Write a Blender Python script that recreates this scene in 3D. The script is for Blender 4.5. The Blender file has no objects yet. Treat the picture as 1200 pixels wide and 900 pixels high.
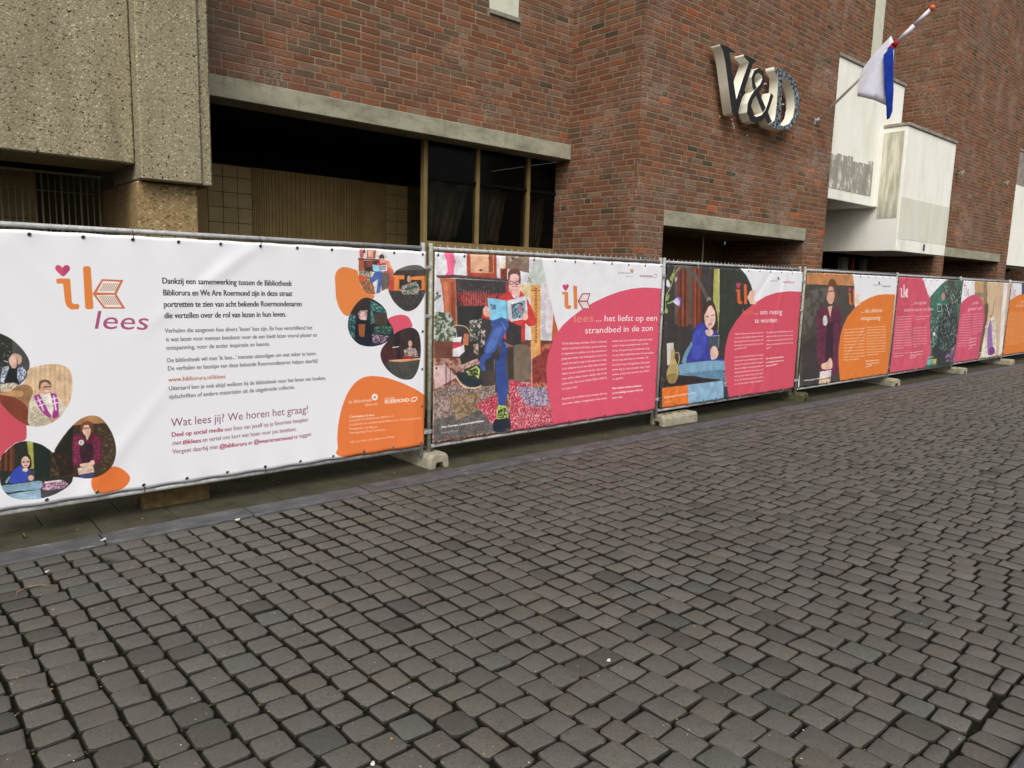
import bpy, bmesh, math, random
import numpy as np
from mathutils import Vector, Matrix
R = random.Random(7)
scene = bpy.context.scene
COL = scene.collection
# ---------------------------------------------------------------- camera, world, light
cd = bpy.data.cameras.new('camera'); cam = bpy.data.objects.new('camera', cd); COL.objects.link(cam)
CR = Vector((0.752219, -0.6583487, 0.0272702)); CU = Vector((0.0734344, 0.1248902, 0.9894493)); CF = Vector((0.6548084, 0.7422799, -0.1422902))
CC = Vector((-4.0228, -5.70756, 1.82272)); FPX = 861.596
cam.matrix_world = Matrix(((CR.x, CU.x, -CF.x, CC.x), (CR.y, CU.y, -CF.y, CC.y), (CR.z, CU.z, -CF.z, CC.z), (0, 0, 0, 1)))
cd.sensor_width = 36; cd.lens = 36 * FPX / 1200; cd.clip_start = .05; cd.clip_end = 600
scene.camera = cam
world = bpy.data.worlds.new('World'); scene.world = world; world.use_nodes = True
wn = world.node_tree.nodes; wl = world.node_tree.links
for n in list(wn): wn.remove(n)
sky = wn.new('ShaderNodeTexSky'); sky.sky_type = 'NISHITA'; sky.sun_disc = False
SUN_EL, SUN_AZ = math.radians(50), math.radians(222)     # overcast: a broad soft sun behind the camera
sky.sun_elevation = SUN_EL; sky.sun_rotation = SUN_AZ; sky.air_density = 1.0; sky.dust_density = 6.0; sky.ozone_density = .6
hs = wn.new('ShaderNodeHueSaturation'); hs.inputs['Saturation'].default_value = .45
bg = wn.new('ShaderNodeBackground'); bg.inputs['Strength'].default_value = .12
wo = wn.new('ShaderNodeOutputWorld')
wl.new(sky.outputs[0], hs.inputs['Color']); wl.new(hs.outputs[0], bg.inputs['Color']); wl.new(bg.outputs[0], wo.inputs[0])
sd = bpy.data.lights.new('sun', 'SUN'); sd.energy = .9; sd.angle = math.radians(35); sd.color = (1, .97, .92)
sun = bpy.data.objects.new('sun', sd); COL.objects.link(sun)
sdir = Vector((math.sin(SUN_AZ) * math.cos(SUN_EL), math.cos(SUN_AZ) * math.cos(SUN_EL), math.sin(SUN_EL)))
sun.rotation_euler = (-sdir).to_track_quat('-Z', 'Y').to_euler()
scene.view_settings.view_transform = 'Standard'; scene.view_settings.look = 'None'
scene.view_settings.exposure = 0.38; scene.view_settings.gamma = 1.0
scene.render.resolution_x, scene.render.resolution_y = 1024, 768
def to_px(P):                                            # photo pixel of a point (only used to rank pieces by how large they show)
    d = Vector(P) - CC; z = d.dot(CF)
    return (600 + FPX * d.dot(CR) / z, 450 - FPX * d.dot(CU) / z, z) if z > .05 else (-9999, -9999, 1e9)
# ---------------------------------------------------------------- materials
def srgb(r, g, b):
    f = lambda c: c / 12.92 if c <= .04045 else ((c + .055) / 1.055) ** 2.4
    return (f(r / 255), f(g / 255), f(b / 255), 1)
class Mat:
    def __init__(s, name, rough=.8, spec=.3, metal=0):
        s.m = bpy.data.materials.new(name); s.m.use_nodes = True; s.t = s.m.node_tree; s.n = s.t.nodes; s.l = s.t.links
        s.b = s.n['Principled BSDF']; s.b.inputs['Roughness'].default_value = rough
        s.b.inputs['Specular IOR Level'].default_value = spec; s.b.inputs['Metallic'].default_value = metal
        s.geo = s.n.new('ShaderNodeNewGeometry'); s.oc = s.n.new('ShaderNodeTexCoord')
    def pos(s, sc=(1, 1, 1), obj=False):
        mp = s.n.new('ShaderNodeMapping'); mp.inputs['Scale'].default_value = sc
        s.l.new(s.oc.outputs['Object'] if obj else s.geo.outputs['Position'], mp.inputs['Vector']); return mp.outputs[0]
    def noise(s, scale, detail=3, rough=.55, sc=(1, 1, 1), obj=False):
        x = s.n.new('ShaderNodeTexNoise'); x.inputs['Scale'].default_value = scale; x.inputs['Detail'].default_value = detail
        x.inputs['Roughness'].default_value = rough; s.l.new(s.pos(sc, obj), x.inputs['Vector']); return x.outputs['Fac']
    def voro(s, scale, out='Distance', feature='F1', sc=(1, 1, 1)):
        x = s.n.new('ShaderNodeTexVoronoi'); x.feature = feature; x.inputs['Scale'].default_value = scale
        s.l.new(s.pos(sc), x.inputs['Vector']); return x.outputs[out]
    def ramp(s, fac, *stops):
        x = s.n.new('ShaderNodeValToRGB'); e = x.color_ramp.elements
        while len(e) < len(stops): e.new(.5)
        for i, (p, c) in enumerate(stops):
            e[i].position = p; e[i].color = c if len(c) == 4 else (*c, 1)
        s.l.new(fac, x.inputs[0]); return x.outputs[0]
    def mask(s, fac, a, b): return s.ramp(fac, (min(a, b), (0, 0, 0, 1) if a < b else (1, 1, 1, 1)), (max(a, b), (1, 1, 1, 1) if a < b else (0, 0, 0, 1)))
    def mix(s, fac, a, b, mode='MIX'):
        x = s.n.new('ShaderNodeMix'); x.data_type = 'RGBA'; x.blend_type = mode
        for sock, v in ((x.inputs[0], fac), (x.inputs[6], a), (x.inputs[7], b)):
            if hasattr(v, 'is_linked') or isinstance(v, bpy.types.NodeSocket): s.l.new(v, sock)
            else: sock.default_value = v
        return x.outputs[2]
    def math(s, op, a, b=0.):
        x = s.n.new('ShaderNodeMath'); x.operation = op
        for sock, v in ((x.inputs[0], a), (x.inputs[1], b)):
            if isinstance(v, bpy.types.NodeSocket): s.l.new(v, sock)
            else: sock.default_value = v
        return x.outputs[0]
    def attr(s, name='col', out='Color'):
        x = s.n.new('ShaderNodeAttribute'); x.attribute_name = name; return x.outputs[out]
    def xyz(s):
        x = s.n.new('ShaderNodeSeparateXYZ'); s.l.new(s.geo.outputs['Position'], x.inputs[0]); return x.outputs
    def color(s, c):
        if isinstance(c, bpy.types.NodeSocket): s.l.new(c, s.b.inputs['Base Color'])
        else: s.b.inputs['Base Color'].default_value = c
        return s
    def roughness(s, c): s.l.new(c, s.b.inputs['Roughness']); return s
    def bump(s, h, strength=.4, dist=.01):
        x = s.n.new('ShaderNodeBump'); x.inputs['Strength'].default_value = strength; x.inputs['Distance'].default_value = dist
        s.l.new(h, x.inputs['Height']); s.l.new(x.outputs[0], s.b.inputs['Normal']); return s
W1 = (1, 1, 1, 1); K1 = (0, 0, 0, 1)
M = {}
def mats():
    # brick: every brick carries its own colour; white bloom, soot and fine pitting come on top
    m = Mat('brick', .92, .15); c = m.attr()
    c = m.mix(.6, c, m.ramp(m.noise(60, 4, .7), (.3, (.62, .6, .58)), (.7, (1.12, 1.1, 1.08))), 'MULTIPLY')
    bl = m.math('MULTIPLY', m.mask(m.noise(1.1, 3), .5, .68), m.mask(m.noise(28, 4, .75, (1, 1, 2.2)), .48, .62))
    c = m.mix(m.math('MULTIPLY', bl, .6), c, srgb(200, 182, 168))
    xz = m.xyz(); near = m.n.new('ShaderNodeMapRange'); near.inputs[1].default_value = -.35; near.inputs[2].default_value = -1.5; m.l.new(xz[0], near.inputs[0])
    gp = m.math('MULTIPLY', near.outputs[0], m.mask(m.noise(4, 5, .75), .38, .6)); c = m.mix(m.math('MULTIPLY', gp, .7), c, srgb(132, 118, 108))
    so = m.math('MULTIPLY', m.mask(m.noise(1.1, 5, .65, (1, 1, .45)), .48, .72), .5)
    c = m.mix(so, c, srgb(88, 76, 64)); m.color(c).bump(m.noise(90, 4, .7), .5, .004); M['brick'] = m.m
    m = Mat('mortar', .95, .1)
    c = m.ramp(m.noise(5, 5, .65), (.3, srgb(116, 102, 82)), (.55, srgb(138, 124, 102)), (.75, srgb(158, 144, 122)))
    m.color(c).bump(m.noise(150, 3), .5, .003); M['mortar'] = m.m
    # exposed aggregate concrete
    m = Mat('aggregate_concrete', .9, .2)
    v = m.voro(62, 'Color'); sep = m.n.new('ShaderNodeSeparateColor'); m.l.new(v, sep.inputs[0])
    c = m.ramp(sep.outputs[0], (0, srgb(58, 54, 44)), (.07, srgb(98, 93, 77)), (.13, srgb(146, 139, 115)), (.6, srgb(164, 157, 132)), (.93, srgb(182, 175, 152)), (.985, srgb(206, 200, 180)))
    d = m.voro(62, 'Distance'); c = m.mix(m.mask(d, .3, .62), c, srgb(146, 137, 111))
    pit = m.math('MULTIPLY', m.mask(m.noise(34, 2, .5), .345, .31), 1.0)
    c = m.mix(pit, c, srgb(44, 40, 30))
    c = m.mix(.5, c, m.ramp(m.noise(.9, 5, .6, (1, 1, .5)), (.35, (.74, .74, .68)), (.65, (1.0, 1.0, 1.0))), 'MULTIPLY')
    st = m.math('MULTIPLY', m.mask(m.noise(3.2, 4, .6, (1, 1, .16)), .55, .72), .45)
    c = m.mix(st, c, srgb(104, 98, 78))
    m.color(c).bump(m.math('ADD', m.math('MULTIPLY', d, -.6), m.math('MULTIPLY', pit, -1.)), .6, .006); M['aggregate'] = m.m
    m = Mat('warm_aggregate_concrete', .9, .2)
    v = m.voro(62, 'Color'); sep = m.n.new('ShaderNodeSeparateColor'); m.l.new(v, sep.inputs[0])
    c = m.ramp(sep.outputs[0], (0, srgb(96, 80, 54)), (.10, srgb(134, 114, 78)), (.5, srgb(152, 130, 92)), (.95, srgb(166, 146, 108)), (.985, srgb(194, 180, 148)))
    c = m.mix(m.math('MULTIPLY', m.mask(m.noise(2.2, 4, .6, (1, 1, .3)), .45, .7), .5), c, srgb(116, 88, 54))
    m.color(c).bump(m.voro(62, 'Distance'), .6, .006); M['warm_aggregate'] = m.m
    # cast concrete lintels
    m = Mat('lintel_concrete', .85, .25)
    c = m.ramp(m.noise(3.5, 6, .65, (.7, 1, 1.6)), (.3, srgb(118, 116, 98)), (.5, srgb(152, 150, 130)), (.7, srgb(172, 168, 148)))
    c = m.mix(m.math('MULTIPLY', m.mask(m.noise(14, 4, .7, (1, 1, .22)), .56, .7), .5), c, srgb(112, 106, 86))
    c = m.mix(m.math('MULTIPLY', m.mask(m.noise(70, 2), .66, .72), .6), c, srgb(78, 74, 60))
    m.color(c).bump(m.noise(40, 5, .7), .35, .004); M['lintel'] = m.m
    # cobbles
    m = Mat('cobble', .62, .3); c = m.attr()
    g = m.noise(110, 4, .75); c = m.mix(.75, c, m.ramp(g, (.3, (.55, .54, .53)), (.7, (1.22, 1.22, 1.22))), 'MULTIPLY')
    c = m.mix(m.math('MULTIPLY', m.mask(m.noise(75, 3, .7), .60, .66), .7), c, (.02, .018, .015, 1))
    c = m.mix(m.math('MULTIPLY', m.mask(m.noise(.8, 4, .6), .45, .75), .3), c, srgb(78, 76, 66))
    c = m.mix(m.math('MULTIPLY', m.mask(m.noise(170, 2), .74, .78), .5), c, srgb(170, 168, 160))
    m.color(c).bump(m.math('ADD', m.math('MULTIPLY', g, 1.6), m.noise(22, 3)), .6, .006)
    m.roughness(m.ramp(m.noise(12, 3), (.3, (.5, .5, .5)), (.7, (.8, .8, .8)))); M['cobble'] = m.m
    m = Mat('joint_dirt', .98, .05)
    c = m.ramp(m.noise(35, 5, .7), (.35, srgb(22, 20, 15)), (.6, srgb(36, 33, 25)), (.74, srgb(50, 48, 32)))
    m.color(c).bump(m.noise(160, 4, .8), .9, .008); M['dirt'] = m.m
    m = Mat('bluestone_kerb', .7, .3)
    c = m.ramp(m.noise(9, 6, .7, (.6, 1, 1)), (.3, srgb(64, 63, 62)), (.5, srgb(82, 81, 83)), (.72, srgb(100, 99, 100)))
    c = m.mix(m.math('MULTIPLY', m.mask(m.noise(7, 5, .75, (.5, 1.6, 1)), .6, .68), .55), c, srgb(150, 148, 150))
    m.color(c).bump(m.noise(60, 5, .7), .4, .003); M['kerb'] = m.m
    m = Mat('pavement_slab', .85, .2)
    c = m.ramp(m.noise(4, 6, .7), (.3, srgb(48, 46, 37)), (.5, srgb(66, 63, 52)), (.72, srgb(78, 76, 64)))  # tones darkened overall to deepen the shade under the fence
    c = m.mix(m.math('MULTIPLY', m.mask(m.noise(2.3, 5, .7), .5, .62), .5), c, srgb(72, 74, 46))
    m.color(c).bump(m.noise(120, 4, .7), .4, .003); M['slab'] = m.m
    # white painted boxes: streaks, peeled grey field on the upper one
    m = Mat('white_paint', .7, .25)
    c = m.ramp(m.noise(2.2, 5, .6, (1, 1, .35)), (.3, srgb(228, 228, 212)), (.5, srgb(242, 242, 232)), (.75, srgb(246, 246, 240)))
    c = m.mix(m.math('MULTIPLY', m.mask(m.noise(7, 4, .7, (1, 1, .12)), .6, .78), .22), c, srgb(186, 184, 162))
    m.color(c).bump(m.noise(30, 4), .15, .003); M['white'] = m.m
    m = Mat('peeled_paint', .85, .2)
    c = m.mix(m.mask(m.noise(9, 5, .75, (1, 1, .35)), .54, .60), srgb(158, 155, 144), srgb(224, 222, 212))
    c = m.mix(m.math('MULTIPLY', m.mask(m.noise(5, 3, .6, (1, 1, .2)), .5, .7), .5), c, srgb(112, 108, 96))
    m.color(c); M['peeled'] = m.m
    m = Mat('stained_white_paint', .75, .25)
    c = m.ramp(m.noise(3, 5, .65, (1, 1, .3)), (.3, srgb(208, 208, 190)), (.6, srgb(222, 221, 208)), (.8, srgb(228, 228, 218)))
    m.color(c); M['stained'] = m.m
    m = Mat('grey_streaked_paint', .8, .2)
    c = m.mix(m.mask(m.noise(6, 5, .7, (1, 2.5, .3)), .42, .6), srgb(176, 174, 152), srgb(216, 214, 196))
    m.color(c); M['streak'] = m.m
    def plain(name, c0, c1, rough=.7, spec=.3, metal=0, sc=8, bump=.0, s3=(1, 1, 1)):
        m = Mat(name, rough, spec, metal); n = m.noise(sc, 5, .65, s3); m.color(m.ramp(n, (.32, c0), (.68, c1)))
        if bump: m.bump(n, bump, .004)
        M[name] = m.m; return m
    plain('coping', srgb(120, 112, 100), srgb(164, 156, 142), .6)
    plain('galvanised', srgb(140, 142, 142), srgb(182, 184, 184), .5, .5, .12, 30)
    plain('old_galvanised', srgb(120, 126, 112), srgb(176, 178, 166), .55, .4, .08, 26)
    plain('foot_concrete', srgb(128, 124, 106), srgb(168, 163, 144), .9, .2, 0, 16, .5)
    plain('green_concrete', srgb(62, 62, 44), srgb(92, 90, 66), .95, .1, 0, 14, .5)
    plain('brown_concrete', srgb(84, 70, 46), srgb(112, 94, 64), .95, .1, 0, 20, .5)
    plain('tile', srgb(172, 150, 98), srgb(196, 174, 120), .5, .4, 0, 5)
    plain('rib_panel', srgb(160, 132, 82), srgb(182, 154, 100), .6, .3, 0, 4)
    plain('tile_joint', srgb(74, 62, 40), srgb(88, 76, 50), .9)
    plain('shade_black', (.004, .0035, .003, 1), (.008, .007, .006, 1), .9, .05)  # near-black colour stands in for the unlit depth of the recesses
    plain('brown_interior', srgb(96, 78, 46), srgb(112, 92, 56), .9, .1, 0, 3)
    plain('window_frame', srgb(116, 98, 60), srgb(140, 122, 80), .6, .3, 0, 20, 0, (1, 1, .2))
    plain('cream_frame', srgb(196, 200, 180), srgb(214, 216, 198), .6)
    plain('sill_stone', srgb(120, 120, 104), srgb(148, 146, 130), .8)
    plain('drape', srgb(46, 40, 26), srgb(76, 66, 44), .6, .3, 0, 3)
    plain('mesh_wire', srgb(168, 162, 140), srgb(196, 190, 170), .6, .3, .3)
    plain('black_tie', (.01, .01, .01, 1), (.02, .02, .02, 1), .5)
    plain('white_tie', srgb(216, 216, 212), srgb(230, 230, 226), .5)
    plain('eyelet_metal', srgb(90, 90, 92), srgb(140, 140, 142), .35, .5, .8)
    plain('pole_white', srgb(222, 214, 204), srgb(240, 234, 226), .5)
    plain('flag_white', srgb(214, 218, 234), srgb(232, 234, 246), .85, .1)
    plain('flag_blue', srgb(24, 52, 150), srgb(40, 68, 170), .85, .1)
    plain('flag_red', srgb(150, 30, 36), srgb(176, 44, 46), .85, .1)
    plain('orange_knob', srgb(220, 90, 40), srgb(236, 110, 60), .5)
    plain('letter_side', srgb(240, 238, 218), srgb(248, 246, 232), .6, .3, 0, 5)
    m = Mat('letter_face_black', .5, .4)
    c = m.mix(m.mask(m.noise(16, 5, .75), .64, .68), srgb(22, 21, 20), srgb(150, 168, 172)); m.color(c); M['face_black'] = m.m
    m = Mat('letter_face_peeled', .6, .4)
    c = m.mix(m.mask(m.noise(24, 5, .8), .5, .55), srgb(24, 26, 32), srgb(150, 164, 172)); m.color(c); M['face_peeled'] = m.m
    plain('grey_plate', srgb(60, 62, 74), srgb(80, 82, 96), .5)
    plain('leaf', srgb(62, 70, 34), srgb(92, 96, 50), .8)
    plain('dry_leaf', srgb(128, 104, 66), srgb(160, 132, 88), .8)
    plain('litter_white', srgb(190, 186, 178), srgb(226, 224, 218), .7)
    plain('rust_cloth', srgb(140, 70, 40), srgb(170, 100, 60), .8)
    m = Mat('dark_glass', .18, .25); m.b.inputs['Base Color'].default_value = (.003, .003, .002, 1)
    m.b.inputs['Alpha'].default_value = .35; M['glass'] = m.m
mats()
# ---------------------------------------------------------------- mesh helpers
def link(name, me, mat=None, parent=None):
    o = bpy.data.objects.new(name, me); COL.objects.link(o)
    if mat is not None and not me.materials: me.materials.append(M[mat] if isinstance(mat, str) else mat)
    if parent: o.parent = parent
    return o
def obj(name, bm, mat, parent=None, smooth=False):
    bmesh.ops.recalc_face_normals(bm, faces=bm.faces)
    me = bpy.data.meshes.new(name); bm.to_mesh(me); bm.free()
    if smooth:
        for p in me.polygons: p.use_smooth = True
    return link(name, me, mat, parent)
def tag(o, label=None, cat=None, group=None, kind=None):
    for k, v in (('label', label), ('category', cat), ('group', group), ('kind', kind)):
        if v: o[k] = v
    return o
def thing(name, label, cat, loc=(0, 0, 0), group=None):
    o = bpy.data.objects.new(name, None); COL.objects.link(o); o.location = loc; o.empty_display_size = .2
    return tag(o, label, cat, group)
def box(bm, x0, x1, y0, y1, z0, z1, bev=0, m=None):
    r = bmesh.ops.create_cube(bm, size=1)
    vs = r['verts']
    for v in vs:
        v.co = Vector(((x0 + x1) / 2 + v.co.x * (x1 - x0), (y0 + y1) / 2 + v.co.y * (y1 - y0), (z0 + z1) / 2 + v.co.z * (z1 - z0)))
        if m: v.co = m @ v.co
    if bev:
        es = list({e for v in vs for e in v.link_edges})
        bmesh.ops.bevel(bm, geom=es, offset=bev, segments=1, affect='EDGES')
def boxo(name, x0, x1, y0, y1, z0, z1, mat, parent=None, bev=0):
    bm = bmesh.new(); box(bm, x0, x1, y0, y1, z0, z1, bev); return obj(name, bm, mat, parent)
def tube(bm, a, b, r, n=8, r2=None):
    a, b = Vector(a), Vector(b); d = (b - a); q = d.to_track_quat('Z', 'Y'); r2 = r if r2 is None else r2
    A = [bm.verts.new(a + q @ Vector((r * math.cos(t), r * math.sin(t), 0))) for t in [2 * math.pi * i / n for i in range(n)]]
    B = [bm.verts.new(b + q @ Vector((r2 * math.cos(t), r2 * math.sin(t), 0))) for t in [2 * math.pi * i / n for i in range(n)]]
    for i in range(n):
        f = bm.faces.new((A[i], A[(i + 1) % n], B[(i + 1) % n], B[i])); f.smooth = True
    bm.faces.new(A[::-1]); bm.faces.new(B)
def tubeo(name, a, b, r, mat, parent=None, n=10, r2=None):
    bm = bmesh.new(); tube(bm, a, b, r, n, r2); return obj(name, bm, mat, parent)
def path(bm, pts, r, n=6):
    for a, b in zip(pts, pts[1:]): tube(bm, a, b, r, n)
def mesh_col(name, verts, faces, cols, mat):
    me = bpy.data.meshes.new(name); me.from_pydata(verts, [], faces); me.materials.append(M[mat])
    at = me.attributes.new('col', 'FLOAT_COLOR', 'FACE')
    at.data.foreach_set('color', np.array(cols, dtype=np.float32).ravel()); me.update(); return me
# ---------------------------------------------------------------- brickwork
BL, BC, JT = .245, .0755, .012
PAL = [((124, 83, 63), 30), ((118, 79, 60), 24), ((130, 88, 66), 18), ((113, 83, 66), 18), ((140, 88, 61), 5), ((164, 88, 52), 1.2), ((100, 82, 64), 5), ((78, 71, 57), 1.6), ((128, 101, 84), 14)]
def brick_col(r=R):
    t = r.random() * sum(w for _, w in PAL)
    for c, w in PAL:
        t -= w
        if t <= 0: break
    k = r.uniform(.92, 1.08); return srgb(*[min(255, x * k) for x in c])
def brick_geo(L, H, D, rnd):
    """front face at y=0, body towards +y; centred on x and z"""
    j = lambda a: rnd.uniform(-a, a); e = .005
    o = [(-L / 2 + j(.003), .004, -H / 2 + j(.002)), (L / 2 + j(.003), .004, -H / 2 + j(.002)), (L / 2 + j(.003), .004, H / 2 + j(.002)), (-L / 2 + j(.003), .004, H / 2 + j(.002))]
    t = rnd.uniform(-.0015, .0015)
    i = [(x * (1 - 2 * e / L), t + j(.001), z * (1 - 2 * e / H)) for x, _, z in o]
    b = [(x, D, z) for x, _, z in o]
    v = i + o + b
    f = [(0, 1, 2, 3)] + [(a, a + 4, (a + 1) % 4 + 4, (a + 1) % 4) for a in range(4)] + [(a + 4, a + 8, (a + 1) % 4 + 8, (a + 1) % 4 + 4) for a in range(4)]
    return v, f
BVAR = {}
_vr = random.Random(3)
for kind, L in (('s', BL - JT), ('h', BL / 2 - JT)):
    BVAR[kind] = []
    for k in range(22):
        v, f = brick_geo(L, BC - JT, .03, _vr); c = brick_col(_vr)
        BVAR[kind].append(mesh_col('brick', v, f, [c] * len(f), 'brick'))
BRICKS = []          # (matrix pieces: origin, u, n, centre u, z, length, height, wall)
def lay(origin, u, n, u0, u1, z0, z1, holes=(), hide=None):
    """rows of bricks on the plane through origin; u along the wall, n outward"""
    o = Vector(origin); u = Vector(u); n = Vector(n)
    row = int(math.floor(z0 / BC))
    while row * BC < z1:
        za, zb = max(z0, row * BC + JT / 2), min(z1, (row + 1) * BC - JT / 2)
        if zb - za > .012:
            spans = [(u0, u1)]
            for (a, b, c, d) in holes:
                if zb > c and za < d:
                    ns = []
                    for s in spans:
                        if b <= s[0] or a >= s[1]: ns.append(s)
                        else:
                            if a > s[0]: ns.append((s[0], a))
                            if b < s[1]: ns.append((b, s[1]))
                    spans = ns
            for (a, b) in spans:
                x = a - R.choice((0, BL / 4, BL / 2, BL * .75))
                while x < b:
                    L = BL if R.random() > .2 else BL / 2
                    s, e = max(x, a) + JT / 2 * (x >= a), min(x + L, b) - JT / 2 * (x + L <= b)
                    if e - s > .02: BRICKS.append((o, u, n, (s + e) / 2, (za + zb) / 2, e - s, zb - za))
                    x += L
        row += 1
building = thing('department_store', 'closed red brick department store with concrete lintels, white boxed bays and dark ground floor', 'building', (-2, .6, 0))
def place(o):                                        # parts are modelled in world coordinates
    o.matrix_parent_inverse = building.matrix_world.inverted(); return o
bpy.context.view_layer.update()
B_OFF = Vector((2, -.6, 0))
def part(name, x0, x1, y0, y1, z0, z1, mat, bev=0, parent=None):
    o = boxo(name, x0, x1, y0, y1, z0, z1, mat, parent or building, bev)
    if not parent: o.location = B_OFF
    return o
YM, YP = 1.855, .6
E_ = .0035
P1 = (3.594, 8.77); P2 = (13.88, 19.1); P3 = (24.2, 29.3)
# base masonry (the mortar the bricks sit in), a few mm behind the brick faces
bm = bmesh.new()
YB = YM + .25
def wallbox(x0, x1, y0, y1, z0, z1): box(bm, x0, x1, y0, y1, z0, z1)
# main wall, left bay with window slot
WN = (2.10, 2.585, 5.135, 9.6)
wallbox(-12, 2.10, YM + E_, YB, 3.49, 10); wallbox(2.10, 2.585, YM + E_, YB, 3.49, 5.08); wallbox(2.585, 3.594 + E_, YM + E_, YB, 3.49, 10)
# pier one: left return (runs on to the shop window), front with opening, right return
def pier(x0, x1, o0, o1, ztop):
    wallbox(x0 + E_, o0 - E_, YP + E_, 2.12, 0, ztop)
    wallbox(o1 + E_, x1 - E_, YP + E_, 2.12, 0, ztop)
    wallbox(x0 + E_, x1 - E_, YP + E_, YB, ztop, 10)
pier(P1[0], P1[1], 4.20, 8.05, 2.60); pier(P2[0], P2[1], 14.55, 18.41, 2.60); pier(P3[0], P3[1], 24.9, 28.7, 2.60)
wallbox(8.77 - E_, 12.72, YM + E_, YB, 2.6, 10); wallbox(12.72, 13.18, YM + E_, YB, 2.6, 5.2); wallbox(13.18, 13.88 + E_, YM + E_, YB, 2.6, 10)
wallbox(19.1 - E_, 24.2 + E_, YM + E_, YB, 2.6, 10); wallbox(29.3 - E_, 45, YM + E_, YB, 0, 10)
walls = obj('wall', bm, 'mortar', building); walls.location = B_OFF
# bricks
X, Y, Z = Vector((1, 0, 0)), Vector((0, 1, 0)), Vector((0, 0, 1))
lay((0, YM, 0), X, -Y, -1.66, P1[0], 3.695, 6.4, [(2.10, 2.585, 5.075, 9)])
lay((P1[0], 0, 0), Y, -X, YP, YM, 1.5, 6.8)
lay((P1[0], 0, 0), Y, -X, YM, 2.12, 1.5, 3.49)
lay((0, YP, 0), X, -Y, P1[0], P1[1], 1.6, 7.6, [(4.20, 8.05, 0, 2.79)])
lay((8.05, 0, 0), Y, -X, YP, 2.12, 1.4, 2.6)
lay((P1[1], 0, 0), Y, X, YP, YM, 2.0, 7.6)
lay((0, YM, 0), X, -Y, P1[1], P2[0], 5.0, 9.2, [(12.72, 13.18, 5.2, 10)])
lay((P2[0], 0, 0), Y, -X, YP, YM, 1.5, 9.2)
lay((0, YP, 0), X, -Y, P2[0], P2[1], 1.6, 9.6, [(14.55, 18.41, 0, 2.79)])
lay((18.41, 0, 0), Y, -X, YP, 2.12, 1.4, 2.6)
lay((P2[0], 0, 0), Y, -X, YM, 3.2, 1.5, 2.6)
lay((0, YM, 0), X, -Y, P2[1], P3[0], 5.6, 9.6)
lay((P3[0], 0, 0), Y, -X, YP, YM, 1.5, 9.6)
lay((0, YP, 0), X, -Y, P3[0], P3[1], 1.6, 9.6, [(24.9, 28.7, 0, 2.79)])
def brick_rank(b):
    o, u, n, c, z, L, H = b
    P = o + u * c + Z * z; q = to_px(P)
    if not (0 < q[0] < 1200 and 0 < q[1] < 300): return 1e9
    full = abs(L - (BL - JT)) < .002 and abs(H - (BC - JT)) < .002
    return q[2] if full else 1e8
BRICKS.sort(key=brick_rank)
for b in BRICKS[:300]:
    o, u, n, c, z, L, H = b
    br = bpy.data.objects.new('brick', R.choice(BVAR['s'])); COL.objects.link(br); br.parent = walls
    ang = math.atan2(-u.y, -u.x) if n.dot(Z.cross(u)) > 0 else math.atan2(u.y, u.x)
    br.location = o + u * c + Z * z; br.rotation_euler = (0, 0, ang)
VV, FF, CCc = [], [], []
for b in BRICKS[300:]:
    o, u, n, c, z, L, H = b
    v, f = brick_geo(L, H, .03, R); k = len(VV); P = o + u * c + Z * z
    VV += [tuple(P + u * x - n * y + Z * zz) for x, y, zz in v]
    flip = n.dot(Z.cross(u)) > 0
    FF += [tuple((k + i) for i in (q[::-1] if flip else q)) for q in f]; CCc += [brick_col()] * len(f)
tag(link('brickwork', mesh_col('brickwork', VV, FF, CCc, 'brick'), None, walls), kind='stuff')
# lintels
for (x0, x1, y0, y1, z0, z1) in ((-1.64, 3.585, YM - .055, YM + .3, 3.487, 3.69), (4.19, 8.06, YP - .02, YP + .3, 2.585, 2.787), (14.5, 18.43, YP - .02, YP + .3, 2.59, 2.787), (24.85, 28.75, YP - .02, YP + .3, 2.59, 2.787)):
    part('lintel', x0, x1, y0, y1, z0, z1, 'lintel', .006)
# upper window strips
for (x0, x1, z0) in ((2.10, 2.585, 5.135), (12.72, 13.18, 5.2)):
    part('window_frame', x0 + .003, x1 - .003, YM - .01, YM + .1, z0 + .003, 10, 'cream_frame', .004)
    part('window_sill', x0 + .003, x1 + .02, YM - .03, YM + .1, z0 - .055, z0, 'sill_stone', .004)
# left concrete: storey panel, pillar with a set back right strip, column underneath
part('concrete_panel', -9, -2.235, 1.15, 1.9, 2.68, 8, 'aggregate', .012)
bm = bmesh.new(); box(bm, -2.23, -1.74, 1.0, 1.9, 2.55, 8, .012); box(bm, -1.738, -1.645, 1.03, 1.9, 2.545, 8, .012)
o = obj('concrete_pillar', bm, 'aggregate', building); o.location = B_OFF
part('column', -2.235, -1.745, 1.12, 2.46, 0, 2.546, 'warm_aggregate', .012)
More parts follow.
